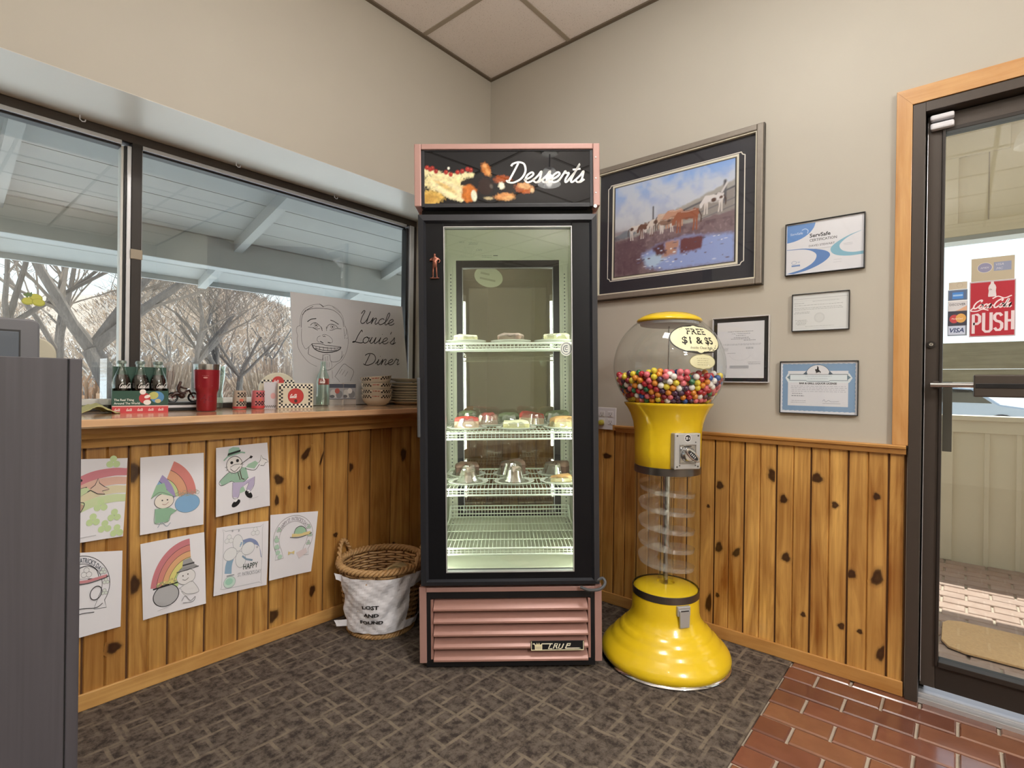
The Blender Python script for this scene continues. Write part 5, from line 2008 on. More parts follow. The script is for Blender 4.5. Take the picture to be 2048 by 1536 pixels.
# food-safety certificate
A = Art()
w, h = .275, .213
A.rect(.004, .004, w - .004, h - .004, '#e3e4ea')
A.poly([(.006, h - .006)] + [(.108 * sin(t), h - .006 - .072 * cos(t) * (1 if t < 1.5 else 1)) for t in np.linspace(0.06, 1.52, 16)], '#5f8fd0')
A.curve([(.060, .180), (.072, .184), (.082, .176), (.080, .164)], .003, '#b9d0ee')
A.text('ServSafe', .018, .164, .010, '#dbe7f6', 'LEFT', shear=.1)
A.text('ServSafe', .088, .146, .0150, '#23262e', 'LEFT', bold=.025, sx=1.05)
A.text('CERTIFICATION', .088, .129, .0105, '#33363d', 'LEFT', bold=.01, sx=.92)
A.text('DAVID STEWART', .086, .108, .0085, '#4b4e55', 'LEFT')
A.lines(.088, .165, [.098], .0015, '#b4b6bd')


def swoosh(o, i, col):
    A.items.append((o + i, [[k, k + 1, len(o) + k + 1, len(o) + k] for k in range(len(o) - 1)], lin(col)))


o_ = crom([(.006, .108), (.075, .104), (.140, .088), (.160, .066), (.135, .040), (.085, .018), (.030, .0065)], 6)
i_ = crom([(.006, .106), (.070, .101), (.105, .085), (.113, .066), (.098, .042), (.060, .022), (.006, .010)], 6)
swoosh(o_, i_, '#5d86c4')
o_ = crom([(.262, .146), (.215, .131), (.170, .104), (.162, .082), (.180, .064), (.220, .055), (.270, .055)], 6)
i_ = crom([(.262, .145), (.222, .129), (.196, .108), (.192, .092), (.205, .076), (.235, .067), (.270, .067)], 6)
swoosh(o_, i_, '#86b9cf')
A.lines(.205, .235, [.104, .099], .0012, '#b9bdc6')
A.lines(.170, .20, [.046, .036], .0012, '#c2c4cb', .004)
A.oval(.033, .052, .009, .006, .0012, '#6b89b8')
A.text('W', .050, .049, .007, '#8aa3c8')
A.rect(.024, .036, .055, .043, '#7d9aca')
framed('certificate', 'framed white certificate with blue swooshes reading ServSafe Certification, topmost on the wall', -1.678, -1.953, 1.572, 1.785, .004, .016, 'black', A)
# small typed permit
A = Art()
w, h = .20, .151
A.rect(.003, .003, w - .003, h - .003, '#dfe2e2')
A.lines(.006, w - .006, [.130], .0012, '#a9adad')
A.line([(.014, .012), (w - .012, .012), (w - .012, .122), (.014, .122)], .0008, '#c3c6c6', closed=True)
A.lines(.006, .045, [.113], .0014, '#8f9494', .002, .004)
A.lines(.07, .17, [.118], .0014, '#a3a8a8', .01, .005)
A.lines(.006, .18, [.104, .093, .087], .0013, '#979c9c', .01, .007)
A.lines(.006, .07, [.077, .072], .0013, '#8f9494', .008, .006)
A.ell(.098, .052, .019, .020, '#d2d5d5')
A.ell(.098, .052, .014, .015, '#d9dcdc')
A.lines(.010, .058, [.045, .040, .035, .030, .026], .0012, '#868b8b', .012, .005)
A.lines(.045, .15, [.019], .0012, '#a3a8a8', .004, .006)
framed('certificate', 'small framed typed permit in thin black frame, between the two coloured certificates', -1.706, -1.906, 1.344, 1.495, .003, .014, 'black', A)
# black matted certificate
A = Art()
w, h = .237, .285
A.rect(.005, .005, w - .005, h - .005, '#101014')
A.rect(.021, .021, w - .021, h - .021, '#dfe1e6')
A.line([(.023, .022), (w - .022, .022)], .0018, '#f4f4f6')
for y_, a, c in ((.222, .065, .175), (.213, .082, .160), (.205, .10, .142), (.196, .09, .155), (.190, .08, .16)):
    A.lines(a, c, [y_], .003, '#9da1a8', .002, .006)
A.lines(.13, .185, [.184], .003, '#8f939b', .004, .006)
A.lines(.045, .205, [.168, .164], .0018, '#a6aab1', .004, .008)
A.lines(.05, .07, [.150, .145, .140], .002, '#9a9ea6', .004, .005)
A.lines(.14, .175, [.152, .148], .0026, '#9a9ea6', .006, .006)
A.lines(.065, .10, [.128], .002, '#a6aab1')
for a in np.linspace(200, 340, 18):
    A.text('i', .118 + .045 * cos(radians(a)), .125 + .030 * sin(radians(a)), .005, '#8f939b')
A.lines(.15, .205, [.089, .082], .0016, '#8f939b', .004, .006)
A.rect(.075, .062, .155, .075, '#b9bcc3')
A.lines(.078, .152, [.072, .069, .066], .001, '#8f939b', .004, .006)
framed('certificate', 'upright certificate with wide black mat in a thin silver frame beside the gumball globe', -1.386, -1.623, 1.134, 1.419, .004, .016, 'silver_frame', A)
# blue bordered licence
A = Art()
w, h = .273, .212
A.rect(.003, .003, w - .003, h - .003, '#e2e5ec')
P = []
n = 44
for i in range(n):
    P.append((.010 + (w - .02) * i / n, .012 + .0012 * sin(i * 2.1)))
for i in range(34):
    P.append((w - .010 + .0012 * sin(i * 2.3), .012 + (h - .024) * i / 34))
for i in range(n):
    P.append((w - .010 - (w - .02) * i / n, h - .012 + .0012 * sin(i * 2.1)))
for i in range(34):
    P.append((.010 + .0012 * sin(i * 2.3), h - .012 - (h - .024) * i / 34))
A.poly(P, '#84a4c6')
A.rect(.030, .032, .240, .172, '#e0e3ea')
A.poly([(.020, .144), (.030, .162), (.243, .162), (.254, .144), (.243, .126), (.030, .126)], '#dfeaf0')
A.ell(.137, .156, .042, .040, '#e3e5ea', a0=0, a1=180)
A.oval(.137, .156, .042, .040, .0016, '#4d6478', 0, 180)
A.line([(.034, .158), (.100, .158)], .0022, '#3f4e5e')
A.line([(.174, .158), (.240, .158)], .0022, '#3f4e5e')
A.line([(.100, .158), (.174, .158)], .0016, '#3f4e5e')
A.line([(.034, .134), (.095, .134), (.099, .130), (.175, .130), (.179, .134), (.240, .134)], .0018, '#4d6478')
for s in (1, -1):
    cx = .137 + s * .099
    A.poly([(cx, .157), (cx + s * .012, .146), (cx, .135)], '#6f8796')
    A.poly([(.137 + s * .036, .158), (.137 + s * .052, .160), (.137 + s * .045, .166), (.137 + s * .041, .172)], '#4d5f70')
A.lines(.09, .185, [.151], .0016, '#a5adb8', .004, .005)
A.lines(.10, .172, [.141], .0016, '#a5adb8', .004, .005)
# bucking horse and rider emblem
A.poly([(.127, .176), (.129, .180), (.133, .178), (.134, .182), (.134, .186), (.137, .190), (.1385, .187), (.140, .183), (.139, .178), (.142, .175), (.144, .171), (.147, .170), (.147, .165), (.144, .162), (.145, .167), (.141, .168), (.138, .166), (.134, .165), (.131, .161), (.132, .167), (.129, .163), (.130, .169), (.128, .172)], '#15161a')
A.poly([(.133, .189), (.137, .1875), (.1375, .189), (.136, .192)], '#15161a')
A.text('BAR & GRILL LIQUOR LICENSE', .137, .119, .0072, '#22252c', bold=.03, sx=.98)
A.lines(.038, .236, [.111, .104, .097, .090], .0015, '#a8adb9', .006, .009)
A.lines(.043, .085, [.081], .0022, '#7b808c', .003, .006)
A.lines(.043, .09, [.072], .0026, '#6b7280', .003, .006)
A.lines(.040, .10, [.052, .045], .0016, '#a0a5b0', .006, .006)
A.curve([(.155, .052), (.16, .059), (.165, .050), (.175, .056), (.185, .051), (.21, .053)], .0012, '#8a90a0')
A.lines(.155, .215, [.044], .0014, '#a0a5b0')
framed('certificate', 'framed licence with wide blue border and bucking horse emblem, lowest on the wall', -1.665, -1.938, 1.012, 1.224, .003, .016, 'black', A)
# socket plate
OP = wth('outlet_plate', 'white double socket plate over the cap rail beside the cooler', 'outlet', -.796, .887)
MB().box(0, .108, -.006, -.0005, 0, .113).build('plate', 'white_plastic', OP, bevel=.002)
MB().box(.090, .110, -.0062, -.0002, -.002, .026).build('plate_notch', 'pine_y', OP)
for x in (.028, .077):
    for z in (.040, .080):
        f_ = MB().box(x - .015, x + .015, -.0085, -.006, z - .014, z + .014).build('socket', 'white_plastic', OP, bevel=.003)
        A = Art()
        A.rect(x - .007, z - .003, x - .005, z + .006, '#3a3a38')
        A.rect(x + .005, z - .003, x + .007, z + .005, '#3a3a38')
        A.ell(x, z - .008, .0026, .0026, '#3a3a38')
        A.build('slots', flat(-.0087), 'print', f_)
paint('amber', '#b9b04a', .35)
NL = wth('night_light', 'round amber knob plugged into the socket plate', 'night light', -.826, .922)
b = MB().lathe([(0, .028), (.010, .026), (.014, .018), (.0145, .004), (.012, .0)], 20)
b.v = [(x, -.0090 - z, y) for x, y, z in b.v]
b.build('knob', 'amber', NL, smooth=True)

# ------------------------------------------------------------------ colouring sheets on the left wall
def sheet(name, label, c, art, curl=(.012, .004), ph=0.0):
    """c: (x, z) of TL, TR, BR, BL"""
    TL, TR, BR, BL = c
    ox, oz = BL
    T = thing(name, label, 'drawing', (ox, 0, oz), group=None)

    def f(x, y, h):
        u, v = x, y
        px = (BL[0] * (1 - u) + BR[0] * u) * (1 - v) + (TL[0] * (1 - u) + TR[0] * u) * v - ox
        pz = (BL[1] * (1 - u) + BR[1] * u) * (1 - v) + (TL[1] * (1 - u) + TR[1] * u) * v - oz
        k_ = curl[0] * ((1 - v) ** 2) * (.5 + .5 * cos(pi * u + ph)) + curl[1] * (2 * u - 1) ** 2 + curl[1] * sin(pi * v)
        return (px, -.0035 - k_ - h, pz)
    b = MB()
    b.grid(lambda i, j: f(i, j, 0), 10, 12)
    b.build('paper', 'paper', T, solid=.0004)
    art.eps = 4e-5
    art.items = [(v_, f_, tuple(q * .80 + .16 for q in c_) if max(c_) > .12 else c_) for v_, f_, c_ in art.items]
    art.build('drawing', lambda x, y, h: f(x, y, h + .0009), 'print', T)
    return T


INK = '#3c3c40'


def rainbow(A, cx, cy, r0, dr, cols, a0, a1, sy=1.0):
    for i, c in enumerate(cols):
        ro, ri = r0 - i * dr, r0 - (i + 1) * dr
        n = 22
        V = [(cx + ro * cos(radians(a0 + (a1 - a0) * j / n)), cy + sy * ro * sin(radians(a0 + (a1 - a0) * j / n))) for j in range(n + 1)]
        U = [(cx + ri * cos(radians(a0 + (a1 - a0) * j / n)), cy + sy * ri * sin(radians(a0 + (a1 - a0) * j / n))) for j in range(n + 1)]
        A.items.append((V + U, [[j, j + 1, n + 2 + j, n + 1 + j] for j in range(n)], lin(c)))
        A.line(V, .006, INK if i else c)


def clover(A, x, y, r, col, line=None):
    for a in (90, 210, 330):
        A.ell(x + r * .6 * cos(radians(a)), y + r * .5 * sin(radians(a)), r * .55, r * .45, col)
        if line:
            A.oval(x + r * .6 * cos(radians(a)), y + r * .5 * sin(radians(a)), r * .55, r * .45, .006, line)


# 1 dancing figure, cut off by the dark cabinet
A = Art()
P = crom([(-.05, .60), (.2, .72), (.5, .84), (.8, .88), (1.0, .87)], 5)
Q = crom([(-.05, .50), (.2, .62), (.5, .74), (.8, .79), (1.0, .79)], 5)
for k_, c in enumerate(('#c8536a', '#d9a48e', '#d8ccA0', '#c4d79a')):
    A.items.append(([(x, y - .11 * k_) for x, y in P] + [(x, y - .11 * k_ - .01) for x, y in Q], [[j, j + 1, len(P) + j + 1, len(P) + j] for j in range(len(P) - 1)], lin(c)))
for x, y in ((.25, .92), (.8, .95), (.65, .42), (.55, .25), (.72, .15), (.85, .28), (.1, .08), (.9, .08)):
    clover(A, x, y, .09, '#bcd98e')
A.poly([(.0, .62), (.15, .60), (.45, .66), (.5, .62), (.3, .52), (.2, .40), (.0, .40)], '#b9cf92')
A.curve([(0, .62), (.15, .60), (.45, .66)], .012, INK)
A.curve([(.5, .62), (.3, .52), (.2, .40), (.15, .38)], .012, INK)
A.poly([(.05, .44), (.35, .48), (.42, .44), (.28, .24), (.18, .25), (.24, .38), (.0, .36)], '#b58a67')
A.curve([(.05, .44), (.35, .48), (.42, .44), (.28, .24)], .010, INK)
A.curve([(.0, .36), (.24, .38), (.18, .25)], .010, INK)
A.ell(.27, .17, .12, .075, '#1d1d20', -.7)
A.ell(.22, .24, .05, .02, '#f0f0f2', -.5)
A.line([(.08, .64), (.36, .74)], .012, '#202024')
A.ell(.36, .745, .03, .018, '#202024')
A.poly([(.5, .64), (.56, .68), (.60, .76), (.62, .70), (.68, .66), (.76, .62), (.74, .60), (.66, .60), (.70, .56), (.60, .57)], '#d6b39a')
A.line([(.5, .64), (.56, .68), (.60, .76), (.62, .70), (.68, .66), (.76, .62), (.66, .60), (.70, .56), (.60, .57), (.5, .62)], .009, INK)
A.line([(.3, .055), (.6, .065)], .006, '#9a9aa0')
sheet('colouring_sheet', 'coloured sheet with pink rainbow and clovers, upper left, cut off by the dark cabinet', [(-2.05, .852), (-1.847, .838), (-1.858, .565), (-2.05, .572)], A, (.010, .002))
# 2 rainbow into a blue pot
A = Art()
rainbow(A, .27, .43, .60, .14, ['#d2584c', '#d88a52', '#b9d07e'], 2, 66, .88)
rainbow(A, .05, .33, .50, .09, ['#8a76b8', '#5f9ed0'], 12, 56, 1.0)
A.ell(.73, .33, .20, .125, '#5ba3d8')
A.oval(.73, .33, .20, .125, .008, '#4b7ba0')
for i in range(12):
    A.oval(.56 + .03 * i, .465 + .02 * sin(i * 2), .03, .022, .006, '#8d8663')
A.ell(.36, .40, .15, .10, '#efe6d8')
A.oval(.36, .40, .15, .10, .008, INK)
A.poly([(.16, .46), (.24, .62), (.36, .64), (.40, .54), (.52, .44), (.30, .50)], '#7fb98c')
A.curve([(.16, .45), (.3, .52), (.52, .44)], .010, '#4f7a58')
A.poly([(.22, .31), (.46, .30), (.56, .25), (.46, .20), (.42, .12), (.22, .12)], '#6fae84')
A.curve([(.22, .31), (.22, .12), (.42, .12), (.46, .20), (.56, .26)], .008, '#4f7a58')
A.curve([(.26, .06), (.32, .12), (.40, .06), (.46, .10)], .010, '#7f93a8')
for x in (.33, .41):
    A.ell(x, .41, .012, .010, INK)
A.curve([(.33, .36), (.38, .35), (.43, .38)], .007, '#a05048')
sheet('colouring_sheet', 'coloured sheet of a rainbow ending in a blue pot of gold', [(-1.81, .836), (-1.603, .834), (-1.601, .556), (-1.811, .561)], A, (.012, .003))
# 3 leprechaun with pipe
A = Art()
A.poly([(.26, .62), (.44, .66), (.56, .66), (.60, .50), (.50, .44), (.36, .44), (.28, .48), (.10, .44), (.06, .50), (.20, .60)], '#7fb295')
A.poly([(.56, .66), (.72, .62), (.80, .70), (.74, .74), (.60, .70)], '#8fbf9f')
A.curve([(.26, .62), (.20, .60), (.06, .50), (.10, .44), (.28, .48), (.36, .44), (.50, .44), (.60, .50)], .008, INK)
A.curve([(.54, .64), (.72, .60), (.82, .68)], .009, INK)
A.poly([(.30, .46), (.50, .44), (.72, .50), (.70, .36), (.62, .28), (.56, .32), (.60, .42), (.46, .36), (.40, .22), (.30, .24)], '#b3a6cf')
A.curve([(.30, .46), (.30, .24), (.40, .22), (.46, .36), (.60, .42), (.56, .32), (.62, .28), (.70, .36), (.72, .50)], .008, '#5d5670')
A.poly([(.42, .34), (.50, .38), (.54, .30), (.44, .28)], '#8fbf9f')
for x, y, r in ((.36, .14, .4), (.60, .24, -.7)):
    A.ell(x, y, .085, .045, '#151517', r)
    A.ell(x + .0, y + .045, .035, .02, '#f4f4f6', r)
A.ell(.34, .72, .15, .12, '#e6e3e2')
A.oval(.34, .72, .15, .125, .009, INK)
for t in range(9):
    a = radians(185 + t * 22)
    A.line([(.34 + .13 * cos(a), .71 + .10 * sin(a)), (.34 + .18 * cos(a), .71 + .14 * sin(a))], .008, '#6a6a6e')
A.ell(.29, .755, .028, .022, '#1b1b1d')
A.ell(.40, .775, .028, .024, '#1b1b1d')
A.curve([(.26, .69), (.34, .72), (.44, .72)], .012, '#7a7a7e')
A.curve([(.26, .67), (.34, .62), (.44, .68)], .009, INK)
A.poly([(.22, .86), (.24, .96), (.32, .985), (.44, .97), (.46, .90)], '#7fb9a5')
A.poly([(.21, .86), (.46, .90), (.47, .935), (.225, .90)], '#1f2a24')
A.line([(.14, .80), (.22, .855), (.48, .895), (.55, .88)], .022, '#6fa993')
A.line([(.45, .71), (.64, .80)], .010, '#18181a')
A.poly([(.62, .79), (.655, .83), (.70, .81), (.67, .785)], '#18181a')
A.poly([(.80, .70), (.84, .74), (.86, .82), (.89, .76), (.95, .74), (1.0, .70), (.93, .69), (.90, .65), (.84, .66)], '#ecebee')
A.line([(.80, .70), (.84, .74), (.86, .82), (.89, .76), (.95, .74), (.99, .70), (.93, .69), (.90, .65), (.84, .66)], .007, INK)
A.line([(.44, .62), (.47, .50), (.52, .48)], .016, '#4d3b33')
A.line([(.40, .60), (.44, .48)], .012, '#4d3b33')
A.line([(.60, .16), (.78, .18)], .005, '#b8b8be')
sheet('colouring_sheet', 'coloured sheet of a pipe smoking leprechaun in green jacket, upper right of the group', [(-1.56, .849), (-1.359, .855), (-1.345, .586), (-1.564, .581)], A, (.018, .006))


def horseshoe(A, cx, cy, rx, ry, col, txt, tcol, a_mid=90):
    A.oval(cx, cy, rx, ry, .008, col, -35, 215)
    A.oval(cx, cy, rx * .72, ry * .74, .007, col, -35, 215)
    for s in (1, -1):
        x0, y0 = cx + s * rx * .82, cy - ry * .57
        x1, y1 = cx + s * rx * .59, cy - ry * .43
        A.line([(x0, y0), (x0 + s * .03, y0 - .10), (x1 + s * -.06, y1 - .14), (x1, y1)], .007, col)
    R_ = rx * .78
    A.text(txt, 0, 0, .060, tcol, sx=.62, bold=.02, path=(cx, cy + (ry - rx) * .8, R_, a_mid))
    for a in (-20, 5, 30, 150, 175, 200):
        clover(A, cx + rx * .86 * cos(radians(a)), cy + ry * .87 * sin(radians(a)), .045, '#d5dfd6' if col == INK else '#a9cdb6', '#8a8a92')


# 4 horseshoe sheet, partly hidden (its cartoon animal is left out)
A = Art()
horseshoe(A, .42, .60, .40, .36, INK, "HAPPY ST. PATRICK'S DAY", '#4a5260')
A.poly([(.30, .70), (.34, .80), (.50, .84), (.62, .78), (.66, .68)], '#e7e6ea')
A.curve([(.30, .70), (.34, .80), (.50, .84), (.62, .78), (.66, .68)], .010, INK)
A.line([(.20, .66), (.50, .655), (.78, .70)], .034, '#c4606c')
A.curve([(.18, .64), (.5, .63), (.80, .69), (.5, .68)], .010, INK)
clover(A, .48, .755, .07, '#e2e2e6', '#6d6d75')
A.oval(.62, .50, .09, .075, .012, INK, rot=.7)
A.curve([(.15, .30), (.4, .34), (.62, .32), (.72, .36)], .009, INK)
A.curve([(.16, .24), (.4, .28), (.6, .27)], .009, INK)
sheet('colouring_sheet', 'horseshoe sheet with red striped hat, lower left, cut off by the dark cabinet', [(-2.05, .547), (-1.859, .515), (-1.862, .25), (-2.05, .252)], A, (.004, .002))
# 5 rainbow and grey pot
A = Art()
rainbow(A, .78, .30, .66, .085, ['#c4495c', '#d0614e', '#dd9a4c', '#dcd356', '#a9cc66'], 92, 172, .98)
A.ell(.36, .25, .20, .145, '#a6a7ac')
A.oval(.36, .25, .20, .145, .012, '#202024')
A.line([(.16, .37), (.56, .39)], .018, '#202024')
for i in range(26):
    A.ell(.22 + .012 * i + random.uniform(-.01, .01), .405 + random.uniform(-.01, .05), .018, .015, random.choice(['#cdbd4e', '#b8a63e', '#ddd06a', '#8d8238']))
A.ell(.68, .44, .15, .105, '#e6e4e6')
A.oval(.68, .44, .15, .105, .008, '#6d6d73')
A.poly([(.54, .53), (.66, .58), (.84, .58), (.88, .55), (.70, .52)], '#77767a')
A.poly([(.62, .57), (.64, .67), (.76, .69), (.83, .58)], '#8b8a8e')
A.curve([(.53, .52), (.70, .53), (.89, .55)], .012, '#3c3c40')
A.line([(.63, .60), (.82, .61)], .02, '#3c3c40')
A.poly([(.58, .32), (.80, .36), (.88, .20), (.70, .18), (.62, .22)], '#e2e1e5')
A.curve([(.56, .30), (.74, .36), (.80, .34), (.88, .20), (.70, .20), (.60, .26)], .008, '#85858b')
A.curve([(.60, .12), (.66, .18), (.74, .10), (.82, .14), (.78, .08), (.62, .09)], .010, '#6d6d73')
A.ell(.63, .46, .010, .010, INK)
A.ell(.71, .47, .010, .010, INK)
A.curve([(.62, .41), (.67, .395), (.72, .42)], .007, INK)
A.line([(.22, .07), (.44, .10)], .005, '#a5a5ab')
sheet('colouring_sheet', 'coloured sheet of a rainbow and grey pot of gold, lower middle', [(-1.807, .526), (-1.598, .526), (-1.593, .251), (-1.796, .25)], A, (.012, .004), pi)
# 6 big shamrock card
A = Art()
A.curve([(.14, .10), (.14, .90), (.17, .93), (.84, .93), (.88, .90), (.88, .10), (.85, .07), (.17, .07)], .006, '#9aa0a8', closed=True, k=2)
V = crom([(.18, .30), (.20, .45), (.30, .62), (.46, .74)], 5)
A.items.append((V + [(x + .13 - .04 * i / len(V), y - .02) for i, (x, y) in enumerate(V)], [[j, j + 1, len(V) + j + 1, len(V) + j] for j in range(len(V) - 1)], lin('#6d9fc4')))
V = crom([(.50, .76), (.66, .77), (.80, .68), (.86, .46)], 5)
A.items.append((V + [(x + .02, y - .14 + .13 * i / len(V)) for i, (x, y) in enumerate(V)], [[j, j + 1, len(V) + j + 1, len(V) + j] for j in range(len(V) - 1)], lin('#5a74b0')))
for a in (100, 190, 280, 10):
    cx, cy = .44 + .17 * cos(radians(a)), .60 + .13 * sin(radians(a))
    A.ell(cx, cy, .125, .095, '#e6e8ec', radians(a))
    A.oval(cx, cy, .125, .095, .007, '#8d939c', rot=radians(a))
A.line([(.50, .52), (.58, .46), (.70, .43)], .03, '#5b86a8')
for x, y in ((.74, .86), (.24, .80)):
    clover(A, x, y, .075, '#e6e8ec', '#a9aeb6')
for x, y in ((.42, .87), (.78, .58), (.30, .88)):
    A.text('*', x, y, .06, '#3c4660')
A.ell(.28, .16, .11, .085, '#bfe0d2')
A.ell(.27, .17, .07, .05, '#8fd0b6')
A.oval(.28, .16, .11, .085, .006, '#8d939c')
A.line([(.22, .26), (.36, .26)], .014, '#6d7a84')
A.text('HAPPY', .665, .31, .088, '#2d4038', sx=.78, bold=.01)
A.text("ST. PATRICK'S DAY", .65, .215, .058, '#8a8f98', sx=.66, bold=.01)
sheet('colouring_sheet', 'sheet with big shamrock over a blue rainbow reading HAPPY ST. PATRICK\'S DAY', [(-1.554, .533), (-1.349, .522), (-1.354, .252), (-1.566, .27)], A, (.010, .004))
# 7 horseshoe sheet (cartoon animal left out)
A = Art()
horseshoe(A, .50, .60, .43, .36, '#7d7478', "HAPPY ST. PATRICK'S DAY", '#7c7280')
for x, y in ((.14, .60), (.14, .50), (.17, .41), (.22, .34)):
    A.ell(x, y, .05, .035, '#a9d2b8')
A.poly([(.50, .66), (.54, .75), (.64, .78), (.74, .74), (.78, .66)], '#8fc39a')
A.curve([(.50, .66), (.54, .75), (.64, .78), (.74, .74), (.78, .66)], .010, INK)
A.line([(.46, .645), (.64, .64), (.86, .66)], .05, '#e0c873')
A.curve([(.42, .62), (.64, .60), (.90, .655)], .010, INK)
A.poly([(.40, .40), (.40, .34), (.47, .37), (.54, .34), (.54, .40), (.47, .38)], '#dcc36a')
A.poly([(.58, .36), (.80, .42), (.84, .34), (.66, .26)], '#e0cfd2')
sheet('colouring_sheet', 'horseshoe sheet with green hat, rightmost, above the wicker basket', [(-1.341, .545), (-1.122, .523), (-1.153, .256), (-1.346, .268)], A, (.006, .003))

# ------------------------------------------------------------------ hand drawn poster leaning in the window
FACE = [
 ([(0.137, 0.194), (0.094, 0.214), (0.058, 0.25), (0.035, 0.291), (0.031, 0.332), (0.034, 0.349), (0.028, 0.373), (0.032, 0.394), (0.047, 0.402)], 1.5),
 ([(0.047, 0.399), (0.051, 0.446), (0.068, 0.485), (0.112, 0.515), (0.162, 0.526), (0.181, 0.517), (0.214, 0.528), (0.263, 0.512), (0.294, 0.475), (0.304, 0.432), (0.317, 0.406), (0.325, 0.371), (0.324, 0.317), (0.307, 0.267), (0.282, 0.23), (0.253, 0.211), (0.224, 0.186), (0.196, 0.175), (0.163, 0.176)], 1.5),
 ([(0.054, 0.392), (0.059, 0.447), (0.081, 0.482), (0.126, 0.5), (0.181, 0.506), (0.234, 0.504), (0.274, 0.482), (0.294, 0.453), (0.299, 0.418)], 2.2),
 ([(0.056, 0.388), (0.054, 0.35), (0.057, 0.317), (0.07, 0.289), (0.081, 0.285), (0.097, 0.299), (0.115, 0.315)], 1.6),
 ([(0.307, 0.423), (0.316, 0.406), (0.314, 0.379), (0.305, 0.37)], 1.4),
 ([(0.088, 0.426), (0.109, 0.441), (0.138, 0.448)], 4.5),
 ([(0.22, 0.448), (0.24, 0.443), (0.269, 0.429)], 4.0),
 ([(0.104, 0.409), (0.118, 0.421), (0.136, 0.425), (0.159, 0.41), (0.171, 0.396)], 2.5),
 ([(0.091, 0.399), (0.118, 0.397), (0.146, 0.385)], 1.8),
 ([(0.118, 0.4), (0.137, 0.393), (0.16, 0.397)], 2.0),
 ([(0.197, 0.4), (0.206, 0.418), (0.225, 0.427), (0.25, 0.422), (0.265, 0.408)], 2.5),
 ([(0.214, 0.393), (0.231, 0.394), (0.255, 0.405), (0.285, 0.406)], 2.2),
 ([(0.166, 0.406), (0.171, 0.385)], 3.0),
 ([(0.195, 0.411), (0.196, 0.387)], 2.2),
 ([(0.16, 0.358), (0.144, 0.349), (0.141, 0.331), (0.154, 0.324)], 1.6),
 ([(0.169, 0.361), (0.183, 0.367), (0.207, 0.362), (0.227, 0.346), (0.229, 0.329), (0.217, 0.324)], 1.6),
 ([(0.158, 0.329), (0.176, 0.321)], 4.5),
 ([(0.202, 0.326), (0.218, 0.324)], 4.5),
 ([(0.174, 0.355), (0.184, 0.358), (0.189, 0.354)], 3.0),
 ([(0.11, 0.312), (0.142, 0.316), (0.175, 0.314), (0.189, 0.309), (0.227, 0.309), (0.281, 0.306)], 2.5),
 ([(0.11, 0.312), (0.124, 0.288), (0.157, 0.274), (0.199, 0.272), (0.242, 0.279), (0.271, 0.292), (0.281, 0.306)], 5.0),
 ([(0.115, 0.304), (0.161, 0.298), (0.208, 0.296), (0.256, 0.299), (0.279, 0.303)], 2.6),
 ([(0.129, 0.29), (0.17, 0.283), (0.218, 0.282), (0.257, 0.289)], 3.2),
 ([(0.095, 0.294), (0.091, 0.269), (0.097, 0.254), (0.162, 0.23), (0.171, 0.243), (0.173, 0.26)], 2.2),
 ([(0.286, 0.284), (0.284, 0.253), (0.267, 0.23), (0.233, 0.222), (0.216, 0.23), (0.213, 0.262)], 1.8),
 ([(0.176, 0.256), (0.194, 0.263), (0.213, 0.258)], 1.4),
 ([(0.173, 0.239), (0.169, 0.213), (0.176, 0.187), (0.205, 0.179), (0.224, 0.197), (0.219, 0.228)], 1.2),
 ([(0.185, 0.248), (0.188, 0.226)], 1.2),
 ([(0.199, 0.253), (0.199, 0.227)], 1.2),
 ([(0.181, 0.217), (0.183, 0.192)], 1.0),
 ([(0.195, 0.218), (0.195, 0.19)], 1.0),
 ([(0.209, 0.219), (0.207, 0.192)], 1.0),
 ([(0.224, 0.178), (0.227, 0.132)], 1.3),
 ([(0.172, 0.17), (0.182, 0.131)], 1.3),
 ([(0.242, 0.145), (0.292, 0.211), (0.323, 0.201), (0.357, 0.174), (0.334, 0.12)], 2.0),
 ([(0.239, 0.145), (0.259, 0.128), (0.269, 0.115)], 1.4),
 ([(0.268, 0.159), (0.285, 0.186)], 1.6),
 ([(0.283, 0.153), (0.303, 0.18)], 1.6),
 ([(0.301, 0.146), (0.321, 0.174)], 1.6),
 ([(0.061, 0.459), (0.081, 0.487)], 2.6),
 ([(0.085, 0.487), (0.121, 0.51)], 2.6),
 ([(0.158, 0.528), (0.181, 0.513), (0.172, 0.521)], 2.6),
 ([(0.234, 0.522), (0.278, 0.494)], 1.6),
 ([(0.3, 0.409), (0.305, 0.352)], 1.4),
 ([(0.315, 0.352), (0.323, 0.362)], 1.2),
 ([(0.277, 0.239), (0.297, 0.266)], 1.6),
 ([(0.133, 0.301), (0.135, 0.28)], 2.0),
 ([(0.154, 0.301), (0.156, 0.281)], 2.0),
 ([(0.175, 0.3), (0.177, 0.282)], 2.0),
 ([(0.199, 0.3), (0.201, 0.283)], 2.0),
 ([(0.22, 0.3), (0.222, 0.285)], 2.0),
 ([(0.242, 0.3), (0.244, 0.286)], 2.0),
 ([(0.261, 0.299), (0.263, 0.287)], 2.0),
]
PO = thing('poster', 'grey white hand drawn poster of a grinning man reading Uncle Louie\'s Diner', 'poster', (-1.079, .31, .989))


def pq(x, z, h):
    t = z / .575
    return (x, .022 + .016 * t * 2 - h, z + .009)


